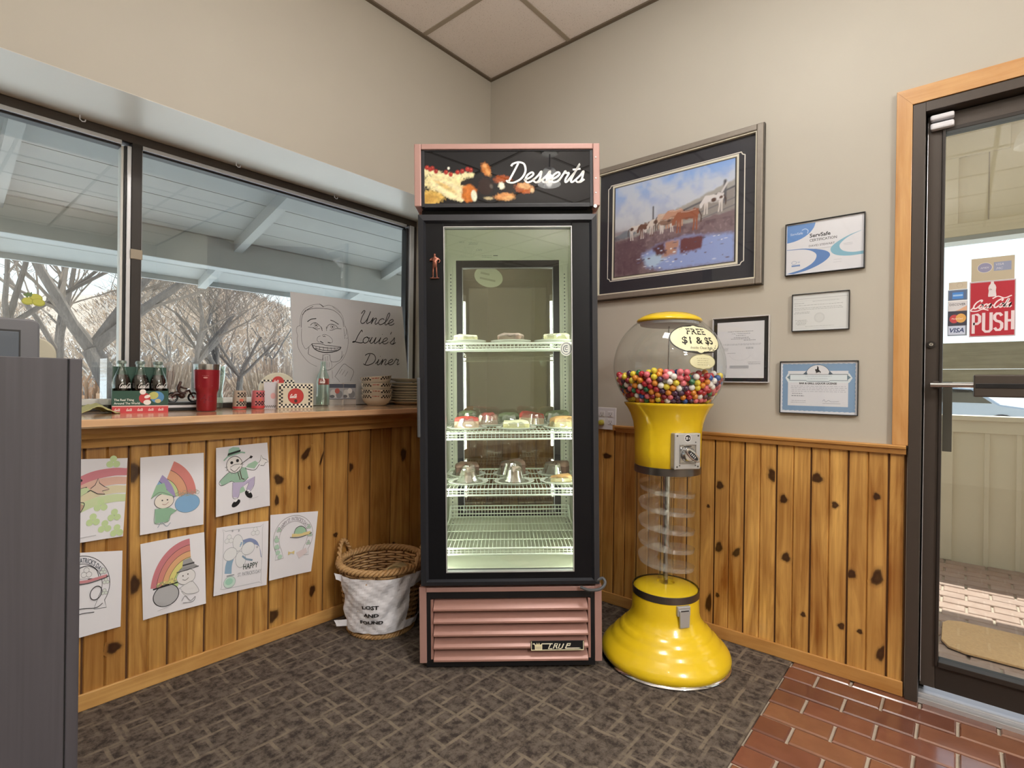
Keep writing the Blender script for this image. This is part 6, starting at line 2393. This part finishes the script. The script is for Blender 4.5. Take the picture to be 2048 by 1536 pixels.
b = MB()
c4 = [(.012, -.008), (.748, -.008), (.702, .578), (-.001, .571)]
b.hexa([pq(*c4[0], 0), pq(*c4[1], 0), (lambda p: (p[0], p[1] + .004, p[2]))(pq(*c4[1], 0)), (lambda p: (p[0], p[1] + .004, p[2]))(pq(*c4[0], 0)),
        pq(*c4[3], 0), pq(*c4[2], 0), (lambda p: (p[0], p[1] + .004, p[2]))(pq(*c4[2], 0)), (lambda p: (p[0], p[1] + .004, p[2]))(pq(*c4[3], 0))])
paint('poster_board', '#c4c4c6', .75, var=.02, scale=4)
b.build('board', 'poster_board', PO)
A = Art()
for pts, w_ in FACE:
    A.curve(pts, w_ * .00095, '#1c1c20', 4)
for x in (.136, .231):
    A.oval(x, .412, .0105, .0115, .0016, '#1c1c20')
    A.ell(x, .412, .004, .0045, '#101014')
A.script('Uncle', .395, .448, .073, .0042, '#101014', slant=.35, sx=1.28, rot=.035)
A.script("Louie's", .350, .335, .073, .0042, '#101014', slant=.35, sx=1.30, rot=.03)
A.script('Diner', .418, .212, .066, .0042, '#101014', slant=.35, sx=1.42, rot=.04)
A.build('drawing', lambda x, z, h: pq(x, z, h + .0003), 'print', PO)

# ------------------------------------------------------------------ things on the window counter
TOP = CZ


def lathe_thing(name, label, cat, x, y, parts, group=None, rz=0.0, z=None):
    T = thing(name, label, cat, (x, y, TOP if z is None else z), rz=rz, group=group)
    for pn, mat, prof, n in parts:
        MB().lathe(prof, n).build(pn, mat, T, smooth=True, angle=45)
    return T


paint('cola', '#1d0f0b', .15)
glassy('bottle_glass', (.90, .965, .935), ior=1.6)
paint('cap_dark', '#7d8a84', .4, .4)
paint('carton_green', '#1f4a3c', .5, var=.05)
paint('carton_red', '#c23a3f', .5, var=.05)
paint('tumbler_red', '#8f1f2a', .3, .25, var=.03)
bot = [(.0, .001), (.026, .001), (.0285, .006), (.029, .03), (.0265, .05), (.0255, .06), (.028, .085), (.0295, .105), (.027, .125), (.020, .145), (.0135, .162), (.0118, .178), (.0125, .183), (.0125, .190)]
liq = [(.0, .004), (.024, .004), (.0265, .008), (.027, .03), (.0245, .05), (.0238, .06), (.026, .085), (.0275, .105), (.025, .125), (.019, .142), (.0, .142)]


def cola(x, y, lab):
    T = lathe_thing('cola_bottle', lab, 'bottle', x, y, [('glass', 'bottle_glass', bot, 24), ('drink', 'cola', liq, 20), ('cap', 'cap_dark', [(.0145, .184), (.0150, .187), (.0135, .195), (0, .196)], 20)], z=TOP + .003, rz=.35)
    A = Art()
    A.script('Coca-Cola', -.026, .083, .020, .0016, '#e9e9e9', slant=.3, sx=.50)

    def f(px, pz, h):
        R = .0298
        a = px / R
        return (R * sin(a), -R * cos(a) - h, pz + .008)
    A.build('bottle_lettering', f, 'print', T)
    return T


cb_ = thing('bottle_carrier', 'green and red cardboard six pack carrier beside the window mullion', 'carton', (-1.757, .215, TOP), rz=-.20)
b = MB()
b.box(-.088, .088, -.070, -.0685, .002, .084)
b.box(-.088, .088, .0685, .070, .002, .092)
b.box(-.088, -.0865, -.0685, .0685, .002, .092)
b.box(.0865, .088, -.0685, .0685, .002, .092)
b.box(-.088, .088, -.070, .070, 0, .002)
b.build('carton', 'carton_green', cb_)
MB().box(-.086, .086, -.001, .001, .002, .176).build('divider', 'carton_green', cb_)
A = Art()
A.rect(-.088, .0, .088, .026, '#c64349')
A.rect(-.088, .024, .088, .028, '#e0b8b4')
for x in (-.066, -.030, .004, .038, .070):
    A.script('Coca-Cola', x - .015, .008, .009, .0013, '#f0dcd8', slant=.3, sx=.42)
A.text('The Real Thing', -.082, .046, .0085, '#e9efe9', 'LEFT', bold=.01, sx=.85)
A.text('Around The World', -.082, .033, .0085, '#e9efe9', 'LEFT', bold=.01, sx=.85)
A.ell(.052, .060, .022, .022, '#4f86b8')
A.ell(.040, .066, .016, .014, '#b9b96a', .4)
A.ell(.054, .045, .010, .008, '#c2b98a')
A.ell(.012, .056, .018, .020, '#b8393c')
A.ell(.020, .040, .012, .010, '#e9e2df')
A.ell(.006, .080, .010, .010, '#e9e2df')
A.ell(.020, .062, .010, .006, '#e9e2df', .4)
A.build('carton_print', lambda x, z, h: (x, -.0702 - h, z), 'print', cb_)
labs = ['cola bottle in the carrier, front left', 'cola bottle in the carrier, front middle', 'cola bottle in the carrier, front right', 'cola bottle in the carrier, back left', 'cola bottle in the carrier, back middle', 'cola bottle in the carrier, back right']
ii = 0
for yy__ in (-.034, .034):
    for xx__ in (-.058, 0, .058):
        c_, s_ = cos(-.20), sin(-.20)
        cola(-1.757 + xx__ * c_ - yy__ * s_, .215 + xx__ * s_ + yy__ * c_, labs[ii])
        ii += 1
AC = thing('clear_sleeve', 'upright clear plastic sleeve at the left end of the cola carrier', 'plastic sleeve', (-1.856, .24, TOP))
MB().box(-.012, .010, -.05, -.049, 0, .205).box(-.012, -.011, -.049, .05, 0, .205).build('sheet', 'clear_glass', AC)
paint('lime_cloth', '#b3b07c', .85, var=.12, scale=40)
LC = thing('folded_cloth', 'pale olive folded cloth lying left of the cola carrier', 'cloth', (-1.905, .17, TOP), rz=.1)
b = MB()
b.grid(lambda i, j: (-.06 + .12 * i + .01 * sin(j * 4), -.05 + .10 * j, .002 + .036 * max(0, 1 - abs(i - .45) * 2.2) * (1 - .5 * abs(j - .5)) + .003 * sin(i * 14 + j * 9) ** 2), 16, 8)
b.build('cloth', 'lime_cloth', LC, smooth=True, solid=.002)
T = lathe_thing('tumbler', 'tall red steel tumbler with a bare rim on the window counter', 'tumbler', -1.548, .125,
                [('body', 'tumbler_red', [(0, .002), (.033, .002), (.036, .006), (.0375, .07), (.039, .080), (.0445, .092), (.0455, .100), (.0475, .170)], 40),
                 ('rim', 'steel', [(.0475, .170), (.0485, .188), (.0485, .193), (.0465, .193), (.0455, .12)], 40)])
A = Art()
A.text('4', -.009, .036, .034, '#7a1220', bold=.03)
A.text('C', .016, .040, .026, '#7a1220', bold=.01)
A.ell(0, .138, .008, .003, '#c98a86')
A.lines(-.012, .012, [.146], .001, '#c98a86', .002, .004)
A.lines(-.026, .026, [.105], .0016, '#8d4448')


def tcur(px, pz, h):
    R = .0378 if pz < .078 else .0468
    a = px / R
    return (R * sin(a) + h * sin(a), -(R + h + .0004) * cos(a), pz)


T['_x'] = 0
o = A.build('tumbler_print', tcur, 'print', T)
o.rotation_euler = (0, 0, -.45)
# toy motorcycle on dark boxes
TRY = thing('tray_stack', 'stack of flat black boxes under the toy motorcycle', 'boxes', (-1.605, .27, TOP), rz=-.1)
for i in range(3):
    MB().box(-.058, .062, -.045, .045, .001 + i * .0115, .0115 + i * .0115).build('box', 'black' if i != 1 else 'white_plastic', TRY, bevel=.001)
paint('toy_brown', '#4a2c22', .4, var=.2)
paint('toy_white', '#d9d2cc', .35)
paint('toy_red', '#8c2a35', .4)
MO = thing('toy_motorcycle', 'small brown and white toy motorcycle with rider left of the red tumbler', 'figurine', (-1.60, .262, TOP + .0355), rz=-.15)
for x in (-.030, .046):
    w_ = MB().tube([(x + .018 * cos(a), 0, .0185 + .018 * sin(a)) for a in np.linspace(0, 2 * pi, 20, endpoint=False)], .0042, 6, closed=True).build('wheel', 'black', MO, smooth=True)
    b = MB().cyl((x, -.003, .0185), (x, .003, .0185), .004, n=8)
    for k_ in range(6):
        b.cyl((x, 0, .0185), (x + .016 * cos(k_), 0, .0185 + .016 * sin(k_)), .0009, n=4)
    b.build('spokes', 'toy_red', w_)
b = MB().tube([(-.034, 0, .022), (-.02, 0, .034), (.01, 0, .036), (.03, 0, .048), (.046, 0, .0185)], [.006, .009, .010, .005, .003], 8)
b.ball((.004, 0, .026), .013, 10, 8)
b.build('frame', 'toy_brown', MO, smooth=True)
b = MB().tube([(.026, -.02, .055), (.03, 0, .050), (.026, .02, .055)], .002, 6)
b.build('handlebar', 'steel', MO, smooth=True)
MB().ball((.012, 0, .040), .010, 10, 8, (1.5, .8, .8)).build('fuel_tank', 'toy_white', MO, smooth=True)
skin('rider', [(-.012, 0, .040), (-.012, 0, .056), (-.006, 0, .070), (-.002, 0, .078), (.0, 0, .087), (-.004, -.010, .066), (.008, -.013, .058), (.022, -.014, .055), (-.004, .010, .066), (.008, .013, .058), (.022, .014, .055),
               (-.004, -.008, .038), (.012, -.010, .034), (.006, -.010, .014), (-.004, .008, .038), (.012, .010, .034), (.006, .010, .014)],
     [(0, 1), (1, 2), (2, 3), (3, 4), (2, 5), (5, 6), (6, 7), (2, 8), (8, 9), (9, 10), (0, 11), (11, 12), (12, 13), (0, 14), (14, 15), (15, 16)],
     [.009, .010, .009, .005, .008, .0045, .0035, .003, .0045, .0035, .003, .006, .005, .0035, .006, .005, .0035], 'toy_brown', MO)
lathe_thing('drinking_glass', 'clear curved drinking glass right behind the red tumbler', 'glass', -1.452, .285,
            [('glass', 'bottle_glass', [(0, .004), (.022, .004), (.026, .008), (.027, .04), (.024, .07), (.026, .10), (.031, .13), (.034, .165), (.033, .190), (.031, .190), (.032, .165), (.029, .13), (.024, .10), (.022, .07), (.024, .04), (.022, .012), (0, .011)], 28)])
# two checkered votive glasses
paint('votive_grey', '#b9a898', .35)
paint('votive_pink', '#c86c72', .35)


def checks(A, x0, x1, z0, n, rows, s, c1='#15151a', c2='#efe9d8'):
    A.rect(x0, z0, x1, z0 + rows * s, c2)
    V, F = [], []
    w_ = (x1 - x0) / n
    for i in range(n):
        for r_ in range(rows):
            if (i + r_) % 2 == 0:
                k_ = len(V)
                V += [(x0 + i * w_, z0 + r_ * s), (x0 + (i + 1) * w_, z0 + r_ * s), (x0 + (i + 1) * w_, z0 + (r_ + 1) * s), (x0 + i * w_, z0 + (r_ + 1) * s)]
                F.append([k_, k_ + 1, k_ + 2, k_ + 3])
    A.items.append((V, F, lin(c1)))


def around(R, zf=0.0):
    return lambda px, pz, h: ((R + h) * sin(px / R), -(R + h) * cos(px / R), pz + zf)


for i, (x, mat, lab) in enumerate(((-1.386, 'votive_grey', 'small grey beige checkered votive glass right of the red tumbler'), (-1.305, 'votive_pink', 'small pink checkered votive glass next to the rounded tin'))):
    T = lathe_thing('votive_glass', lab, 'votive', x, .205, [('cup', mat, [(0, .001), (.0255, .001), (.027, .005), (.0275, .080), (.0275, .083), (.0255, .083), (.025, .01), (0, .01)], 28), ('foot_band', 'carton_red', [(.0278, .004), (.0280, .012), (.0278, .013)], 28)], group=None, rz=-.45)
    A = Art()
    checks(A, -.006, .036, .054, 6, 3, .0070)
    checks(A, -.010, .036, .016, 7, 3, .0068)
    A.ell(.010, .041, .009, .007, '#c86a55')
    A.build('check_print', around(.0279), 'print', T)
# rounded tin, frosted card and square tin
TR_ = -.36
tin = thing('rounded_tin', 'beige tin with rounded top, red disc and checkered band', 'tin', (-1.182, .275, TOP), rz=TR_)
arc = [(-.083, 0), (.083, 0), (.083, .088)] + [(.083 * cos(a), .088 + .080 * sin(a)) for a in np.linspace(.05, pi - .05, 20)] + [(-.083, .088)]
paint('tin_beige', '#cfc8b2', .4, var=.03)
MB().prism(arc, 'y', -.022, .022).build('body', 'tin_beige', tin, bevel=.003)
A = Art()
checks(A, -.072, .072, .116, 17, 2, .0085)
A.ell(0, .124, .026, .026, '#c23b36')
A.script('Coca-Cola', -.019, .120, .012, .0016, '#f6ecec', slant=.3, sx=.40)
checks(A, -.078, .078, .004, 18, 2, .0085)
A.build('tin_print', flat(-.0224), 'print', tin)
FC = thing('frosted_card', 'translucent frosted upright card in front of the rounded tin', 'card', (-1.246, .212, TOP), rz=TR_)
paint('frosted', '#c9c8cf', .5)
MB().box(-.027, .027, -.0015, .0015, 0, .122).build('card', 'frosted', FC)
A = Art()
A.ell(.012, .058, .011, .014, '#d8a7a8')
checks(A, -.025, .025, .004, 12, 2, .005, '#5d5a58', '#bdbac0')
A.build('card_print', flat(-.0018), 'print', FC)
SQ = thing('square_tin', 'beige square tin with black checkered border and red disc', 'tin', (-1.158, .150, TOP), rz=TR_)
MB().box(-.077, .077, -.028, .028, 0, .118).build('body', 'tin_beige', SQ, bevel=.002)
A = Art()
for z in (.005, .096):
    checks(A, -.072, .072, z, 17, 2, .0085)
V, F = [], []
for sx_ in (-.072, .055):
    for i in range(2):
        for r_ in range(9):
            if (i + r_) % 2 == 0:
                k_ = len(V)
                x_, z_ = sx_ + i * .0085, .021 + r_ * .0085
                V += [(x_, z_), (x_ + .0085, z_), (x_ + .0085, z_ + .0085), (x_, z_ + .0085)]
                F.append([k_, k_ + 1, k_ + 2, k_ + 3])
A.items.append((V, F, lin('#15151a')))
A.ell(0, .058, .034, .036, '#b8322f')
A.oval(0, .058, .034, .036, .0014, '#7d2422')
A.script('Coca-Cola', -.026, .050, .017, .0024, '#f6ecec', slant=.3, sx=.38)
A.ell(0, .036, .007, .008, '#3a1e16')
A.build('tin_print', flat(-.0284), 'print', SQ)
BT = lathe_thing('cola_bottle', 'empty pale green cola bottle with red label in front of the poster', 'bottle', -.985, .205,
                 [('glass', 'bottle_glass', [(0, .003), (.030, .003), (.033, .008), (.0335, .06), (.031, .085), (.0325, .11), (.033, .135), (.028, .155), (.019, .178), (.0135, .20), (.0125, .215), (.0135, .219), (.0135, .228), (.0105, .228), (.011, .20), (.017, .175), (.026, .152), (.030, .12), (.029, .085), (.031, .05), (.029, .012), (0, .010)], 28)], rz=-.35)
A = Art()
A.rect(-.027, .112, .027, .142, '#b5403c')
A.script('Coca-Cola', -.022, .120, .015, .0020, '#f4e6e4', slant=.3, sx=.38)
A.curve([(-.02, .03), (.0, .045), (.02, .06)], .0012, '#6f8a80')
A.build('bottle_label', around(.0337), 'print', BT)
paint('photo_dark', '#33363f', .4)
for i, (x, lab) in enumerate(((-.913, 'clear photo holder with grey picture and red mark beside the green bottle'), (-.840, 'clear photo holder with plain grey picture beside the bowls'))):
    T = thing('photo_holder', lab, 'photo frame', (x, .20, TOP), rot=(.0, 0, TR_))
    MB().box(-.0365, .0365, -.003, .003, .004, .120).box(-.0365, .0365, -.003, .028, 0, .004).build('holder', 'acrylic', T)
    A = Art()
    A.rect(-.034, .040, .034, .116, '#8f9094')
    A.rect(-.034, .096, .034, .116, '#3d4150')
    A.ell(-.012, .066, .018, .022, '#b5b4b2', .3)
    A.ell(.014, .062, .016, .02, '#6e6f73', -.2)
    A.ell(.004, .080, .012, .014, '#c9c7c4' if i else '#9c4a3e')
    A.ell(-.02, .052, .012, .008, '#55565a')
    A.rect(-.034, .037, .034, .040, '#45474c')
    A.build('photo', flat(-.0034), 'print', T)
# bowls and plates
paint('crockery', '#ddd6c6', .25, var=.02, Coat_Weight=.3)
bw = [(0, .004), (.040, .004), (.046, 0), (.050, .004), (.066, .016), (.077, .034), (.083, .056), (.0845, .060), (.082, .060), (.074, .036), (.062, .020), (.04, .010), (0, .009)]
zz, bd_ = TOP + .001, None
for i, (tx, dz, lab) in enumerate(((0, 0, 'bottom checkered bowl of the stack of four'), (.0, .028, 'second bowl from the bottom of the checkered stack'), (.02, .062, 'third bowl from the bottom of the checkered stack'), (.085, .098, 'topmost tilted bowl of the checkered stack'))):
    T = thing('bowl', lab, 'bowl', (-.668, .20, zz + dz), rot=(.0, -tx, -.45), group='checkered bowls')
    o = MB().lathe(bw, 36).build('dish', 'crockery', T, smooth=True, angle=60)
    A = Art()
    for a0, a1 in ((-.098, -.040), (.010, .078)):
        checks(A, a0, a1, .041, int((a1 - a0) / .008), 2, .0080)
    A.lines(-.034, .004, [.051], .006, '#c9897c', .002, .01)

    def bf(px, pz, h):
        R = .0775 + (pz - .034) * .28
        R += h + .0006
        return (R * sin(px / .08), -R * cos(px / .08), pz)
    A.build('check_print', bf, 'print', T)
pl = [(0, .003), (.060, .003), (.066, 0), (.070, .003), (.098, .012), (.113, .0175), (.114, .019), (.112, .020), (.096, .0155), (.068, .0065), (0, .0065)]
pdm = None
names_ = ['bottom', 'second', 'third', 'fourth', 'fifth', 'sixth', 'seventh', 'eighth', 'topmost']
for i in range(9):
    z_ = .004 + [0, .0145, .028, .0415, .055, .0715, .087, .105, .129][i]
    T = thing('plate', ('topmost' if i == 8 else names_[i] + ' from the bottom') + ' of the white plates stacked beside the cooler', 'plate', (-.452, .205, TOP + z_ - .003), group='plates stacked on the counter', rot=(0, random.uniform(-.012, .012), 0))
    if pdm is None:
        pdm = MB().lathe(pl, 40).build('dish', 'crockery', T, smooth=True, angle=60).data
    else:
        o = bpy.data.objects.new('dish', pdm)
        COL.objects.link(o)
        o.parent = T
# lime sticker on the window
ST = thing('sticker', 'lime and leaf gel sticker on the left window pane', 'sticker', (-2.049, .3925, 1.41))
A = Art()
for cx, cz, r_ in ((-.013, -.011, .2), (.008, .004, -.2), (.015, -.013, -.1)):
    A.ell(cx, cz, .019, .014, '#a7ab3c', r_)
    A.ell(cx, cz + .0015, .016, .011, '#c3c552', r_)
A.poly([(-.028, .010), (-.024, .016), (-.020, .014), (-.016, .022), (-.010, .018), (-.004, .024), (-.002, .014), (-.006, .004), (-.012, .008), (-.016, .0), (-.022, .006)], '#5f7d45')
A.build('sticker_print', lambda x, z, h: (x, -h, z), 'print_gloss', ST)

# ------------------------------------------------------------------ dark cabinet and monitor in the near left corner
wood('dark_laminate', '#4b494f', '#403e44', .45, scale=(26, 26, .8), tone=0, coat=.05)
paint('monitor_grey', '#5d5d62', .4, var=.03)
paint('screen_grey', '#515862', .2)
paint('device_beige', '#a9a492', .5)
CB = thing('cabinet', 'dark grey laminate cabinet in the near left corner, monitor on top', 'cabinet', (-2.203, -1.25, 0))
MB().box(-1.2, -.0165, 0, .50, 0, 1.147).build('body', 'dark_laminate', CB, bevel=.001)
MB().box(-.015, 0, -.001, .50, 0, 1.147).build('end_panel', 'dark_laminate', CB, bevel=.0015)
MB().box(-.0165, -.015, .002, .50, 0, 1.145).build('joint', 'black_matte', CB)
MO2 = thing('monitor', 'grey touch monitor standing on the dark cabinet at the left edge', 'monitor', (-2.223, -1.05, 1.1475))
rc = [(-.36, .0), (0, .0)] + [(-.012 + .012 * cos(a), .056 + .012 * sin(a)) for a in np.linspace(0, pi / 2, 6)] + [(-.36, .070)]
MB().prism(rc, 'y', 0, .035).build('casing', 'monitor_grey', MO2, bevel=.003)
MB().box(-.34, -.026, -.001, .002, .002, .046).build('screen', 'screen_grey', MO2, bevel=.001)
MB().box(-.34, -.024, -.0005, .001, .0, .049).build('screen_edge', 'black', MO2)
DV = thing('card_terminal', 'small beige rounded device behind the monitor on the dark cabinet', 'device', (-2.178, -.90, 1.1475))
rc = [(-.085, 0), (0, 0)] + [(-.034 + .034 * cos(a), .014 + .034 * sin(a)) for a in np.linspace(.1, pi / 2, 8)] + [(-.085, .048)]
MB().prism(rc, 'y', 0, .06).build('casing', 'device_beige', DV, bevel=.003)

# ------------------------------------------------------------------ signs on the door glass
def dsign(name, label, yl, z, art, back, w_, h_):
    T = wth(name, label, 'sign', yl, z)
    T.location.x = .0575
    b = MB().box(0, w_, -.0006, 0, 0, h_)
    b.build('card', back, T)
    art.build('sign_print', flat(-.0008), 'print_satin', T)


A = Art()
w_, h_ = .118, .192
A.rect(.0, .0, w_, h_, '#b9a9ae')
A.rect(.003, .004, w_ - .003, h_ - .004, '#b02535')
A.poly([(.049, .137), (.0485, .142), (.050, .157), (.049, .168), (.051, .176), (.0545, .181), (.0555, .189), (.0625, .189), (.0635, .181), (.067, .176), (.069, .168), (.068, .157), (.0695, .142), (.069, .137)], '#dcd2d4')
A.script('Coca', .051, .160, .006, .0008, '#a89aa0', slant=.2, sx=.5)
A.script('Coca-Cola', .008, .099, .028, .0042, '#eedfe1', slant=.35, sx=.80)
A.curve([(.012, .104), (.004, .092), (.02, .090), (.035, .096), (.05, .091)], .0036, '#eedfe1')
A.curve([(.060, .130), (.074, .137), (.09, .130), (.108, .137)], .0034, '#eedfe1')
u_ = '#e2d0d4'
t_ = .0105
A.line([(.011, .012), (.011, .078), (.022, .078), (.0275, .072), (.0275, .052), (.022, .046), (.011, .046)], t_ * .8, u_)
A.line([(.038, .083), (.038, .024), (.043, .018), (.052, .018), (.057, .024), (.057, .083)], t_ * .8, u_)
A.line([(.084, .070), (.079, .078), (.071, .078), (.066, .072), (.066, .060), (.071, .053), (.079, .050), (.084, .044), (.084, .030), (.079, .022), (.071, .022), (.066, .030)], t_ * .8, u_)
A.line([(.095, .020), (.095, .084)], t_ * .8, u_)
A.line([(.111, .022), (.111, .086)], t_ * .8, u_)
A.line([(.095, .053), (.111, .053)], t_ * .8, u_)
dsign('push_sign', 'red cola sign reading PUSH on the door glass', -2.253, 1.301, A, 'paper', w_, h_)
A = Art()
A.rect(0, 0, .110, .080, '#b7ab93')
A.ell(.035, .046, .019, .017, '#8c8ba6')
A.oval(.035, .046, .019, .017, .0012, '#d9d3c6')
A.text('AMEX', .035, .043, .006, '#cfcad0', shear=.2)
A.rect(.058, .032, .102, .062, '#8c93ab')
A.text('VISA', .073, .050, .008, '#c9c6cf', shear=.2)
A.text('MC', .073, .036, .008, '#c9c6cf', shear=.2)
dsign('card_sign', 'faded tan card logo sign above the red PUSH sign', -2.257, 1.4935, A, 'paper', .110, .080)
A = Art()
w_, h_ = .053, .163
A.rect(0, 0, w_, h_, '#7d8590')
A.rect(.003, .127, w_ - .003, h_ - .003, '#5b6d8e')
A.rect(.012, .131, .042, .154, '#4a86cf')
A.rect(.014, .140, .040, .146, '#9cc0e6')
A.rect(0, .1225, w_, .1255, '#f2f2f2')
A.rect(.001, .088, w_ - .001, .1225, '#d3d0d2')
A.poly([(.02, .088), (w_ - .001, .088), (w_ - .001, .106), (.03, .092)], '#d9a98a')
A.text('DISCOVER', w_ / 2, .107, .0085, '#3d4048', bold=.01, sx=.80)
A.rect(.001, .036, w_ - .001, .087, '#3f3f4c')
A.ell(.018, .060, .013, .015, '#c0474a')
A.ell(.036, .062, .014, .016, '#dba65c')
A.text('MasterCard', .026, .058, .006, '#f2e6dc', shear=.2, sx=.75)
A.rect(.002, .004, w_ - .005, .035, '#c8d0e2')
A.text('VISA', w_ / 2 - .001, .012, .016, '#36446e', bold=.025, shear=.25, sx=.95)
dsign('card_sign', 'narrow strip of card logos with VISA at its foot on the door glass', -2.195, 1.308, A, 'paper', w_, h_)
A = Art()
A.rect(0, 0, .050, .026, '#c3b7a2')
A.oval(.03, .014, .008, .008, .0008, '#a4988a')
dsign('card_sign', 'small plain tan tag over the strip of card logos', -2.197, 1.472, A, 'paper', .050, .026)

# ------------------------------------------------------------------ glass pendant mirrored in the cooler's sign
PDX = (-2.30, -2.575)
glassy('shade_glass', (.97, .98, 1.0), ior=1.9, rough=.05, haze=.45)
glow('bulb_light', (1.0, .95, .86), 220)
PD = thing('pendant_lamp', 'clear glass dome pendant lamp hanging behind, mirrored in the dessert sign', 'lamp', (PDX[0], PDX[1], 0))
MB().lathe([(0, 2.955), (.065, 2.957), (.07, 2.970), (.068, 2.982), (0, 2.982)], 28).build('canopy', 'white_paint', PD, smooth=True)
MB().cyl((0, 0, 2.84), (0, 0, 2.957), .006, n=10).build('stem', 'steel', PD)
MB().lathe([(.02, 2.845), (.045, 2.835), (.072, 2.80), (.088, 2.755), (.092, 2.715)], 36).build('shade', 'shade_glass', PD, smooth=True)
MB().ball((0, 0, 2.765), .030, 16, 10).build('bulb', 'bulb_light', PD, smooth=True)
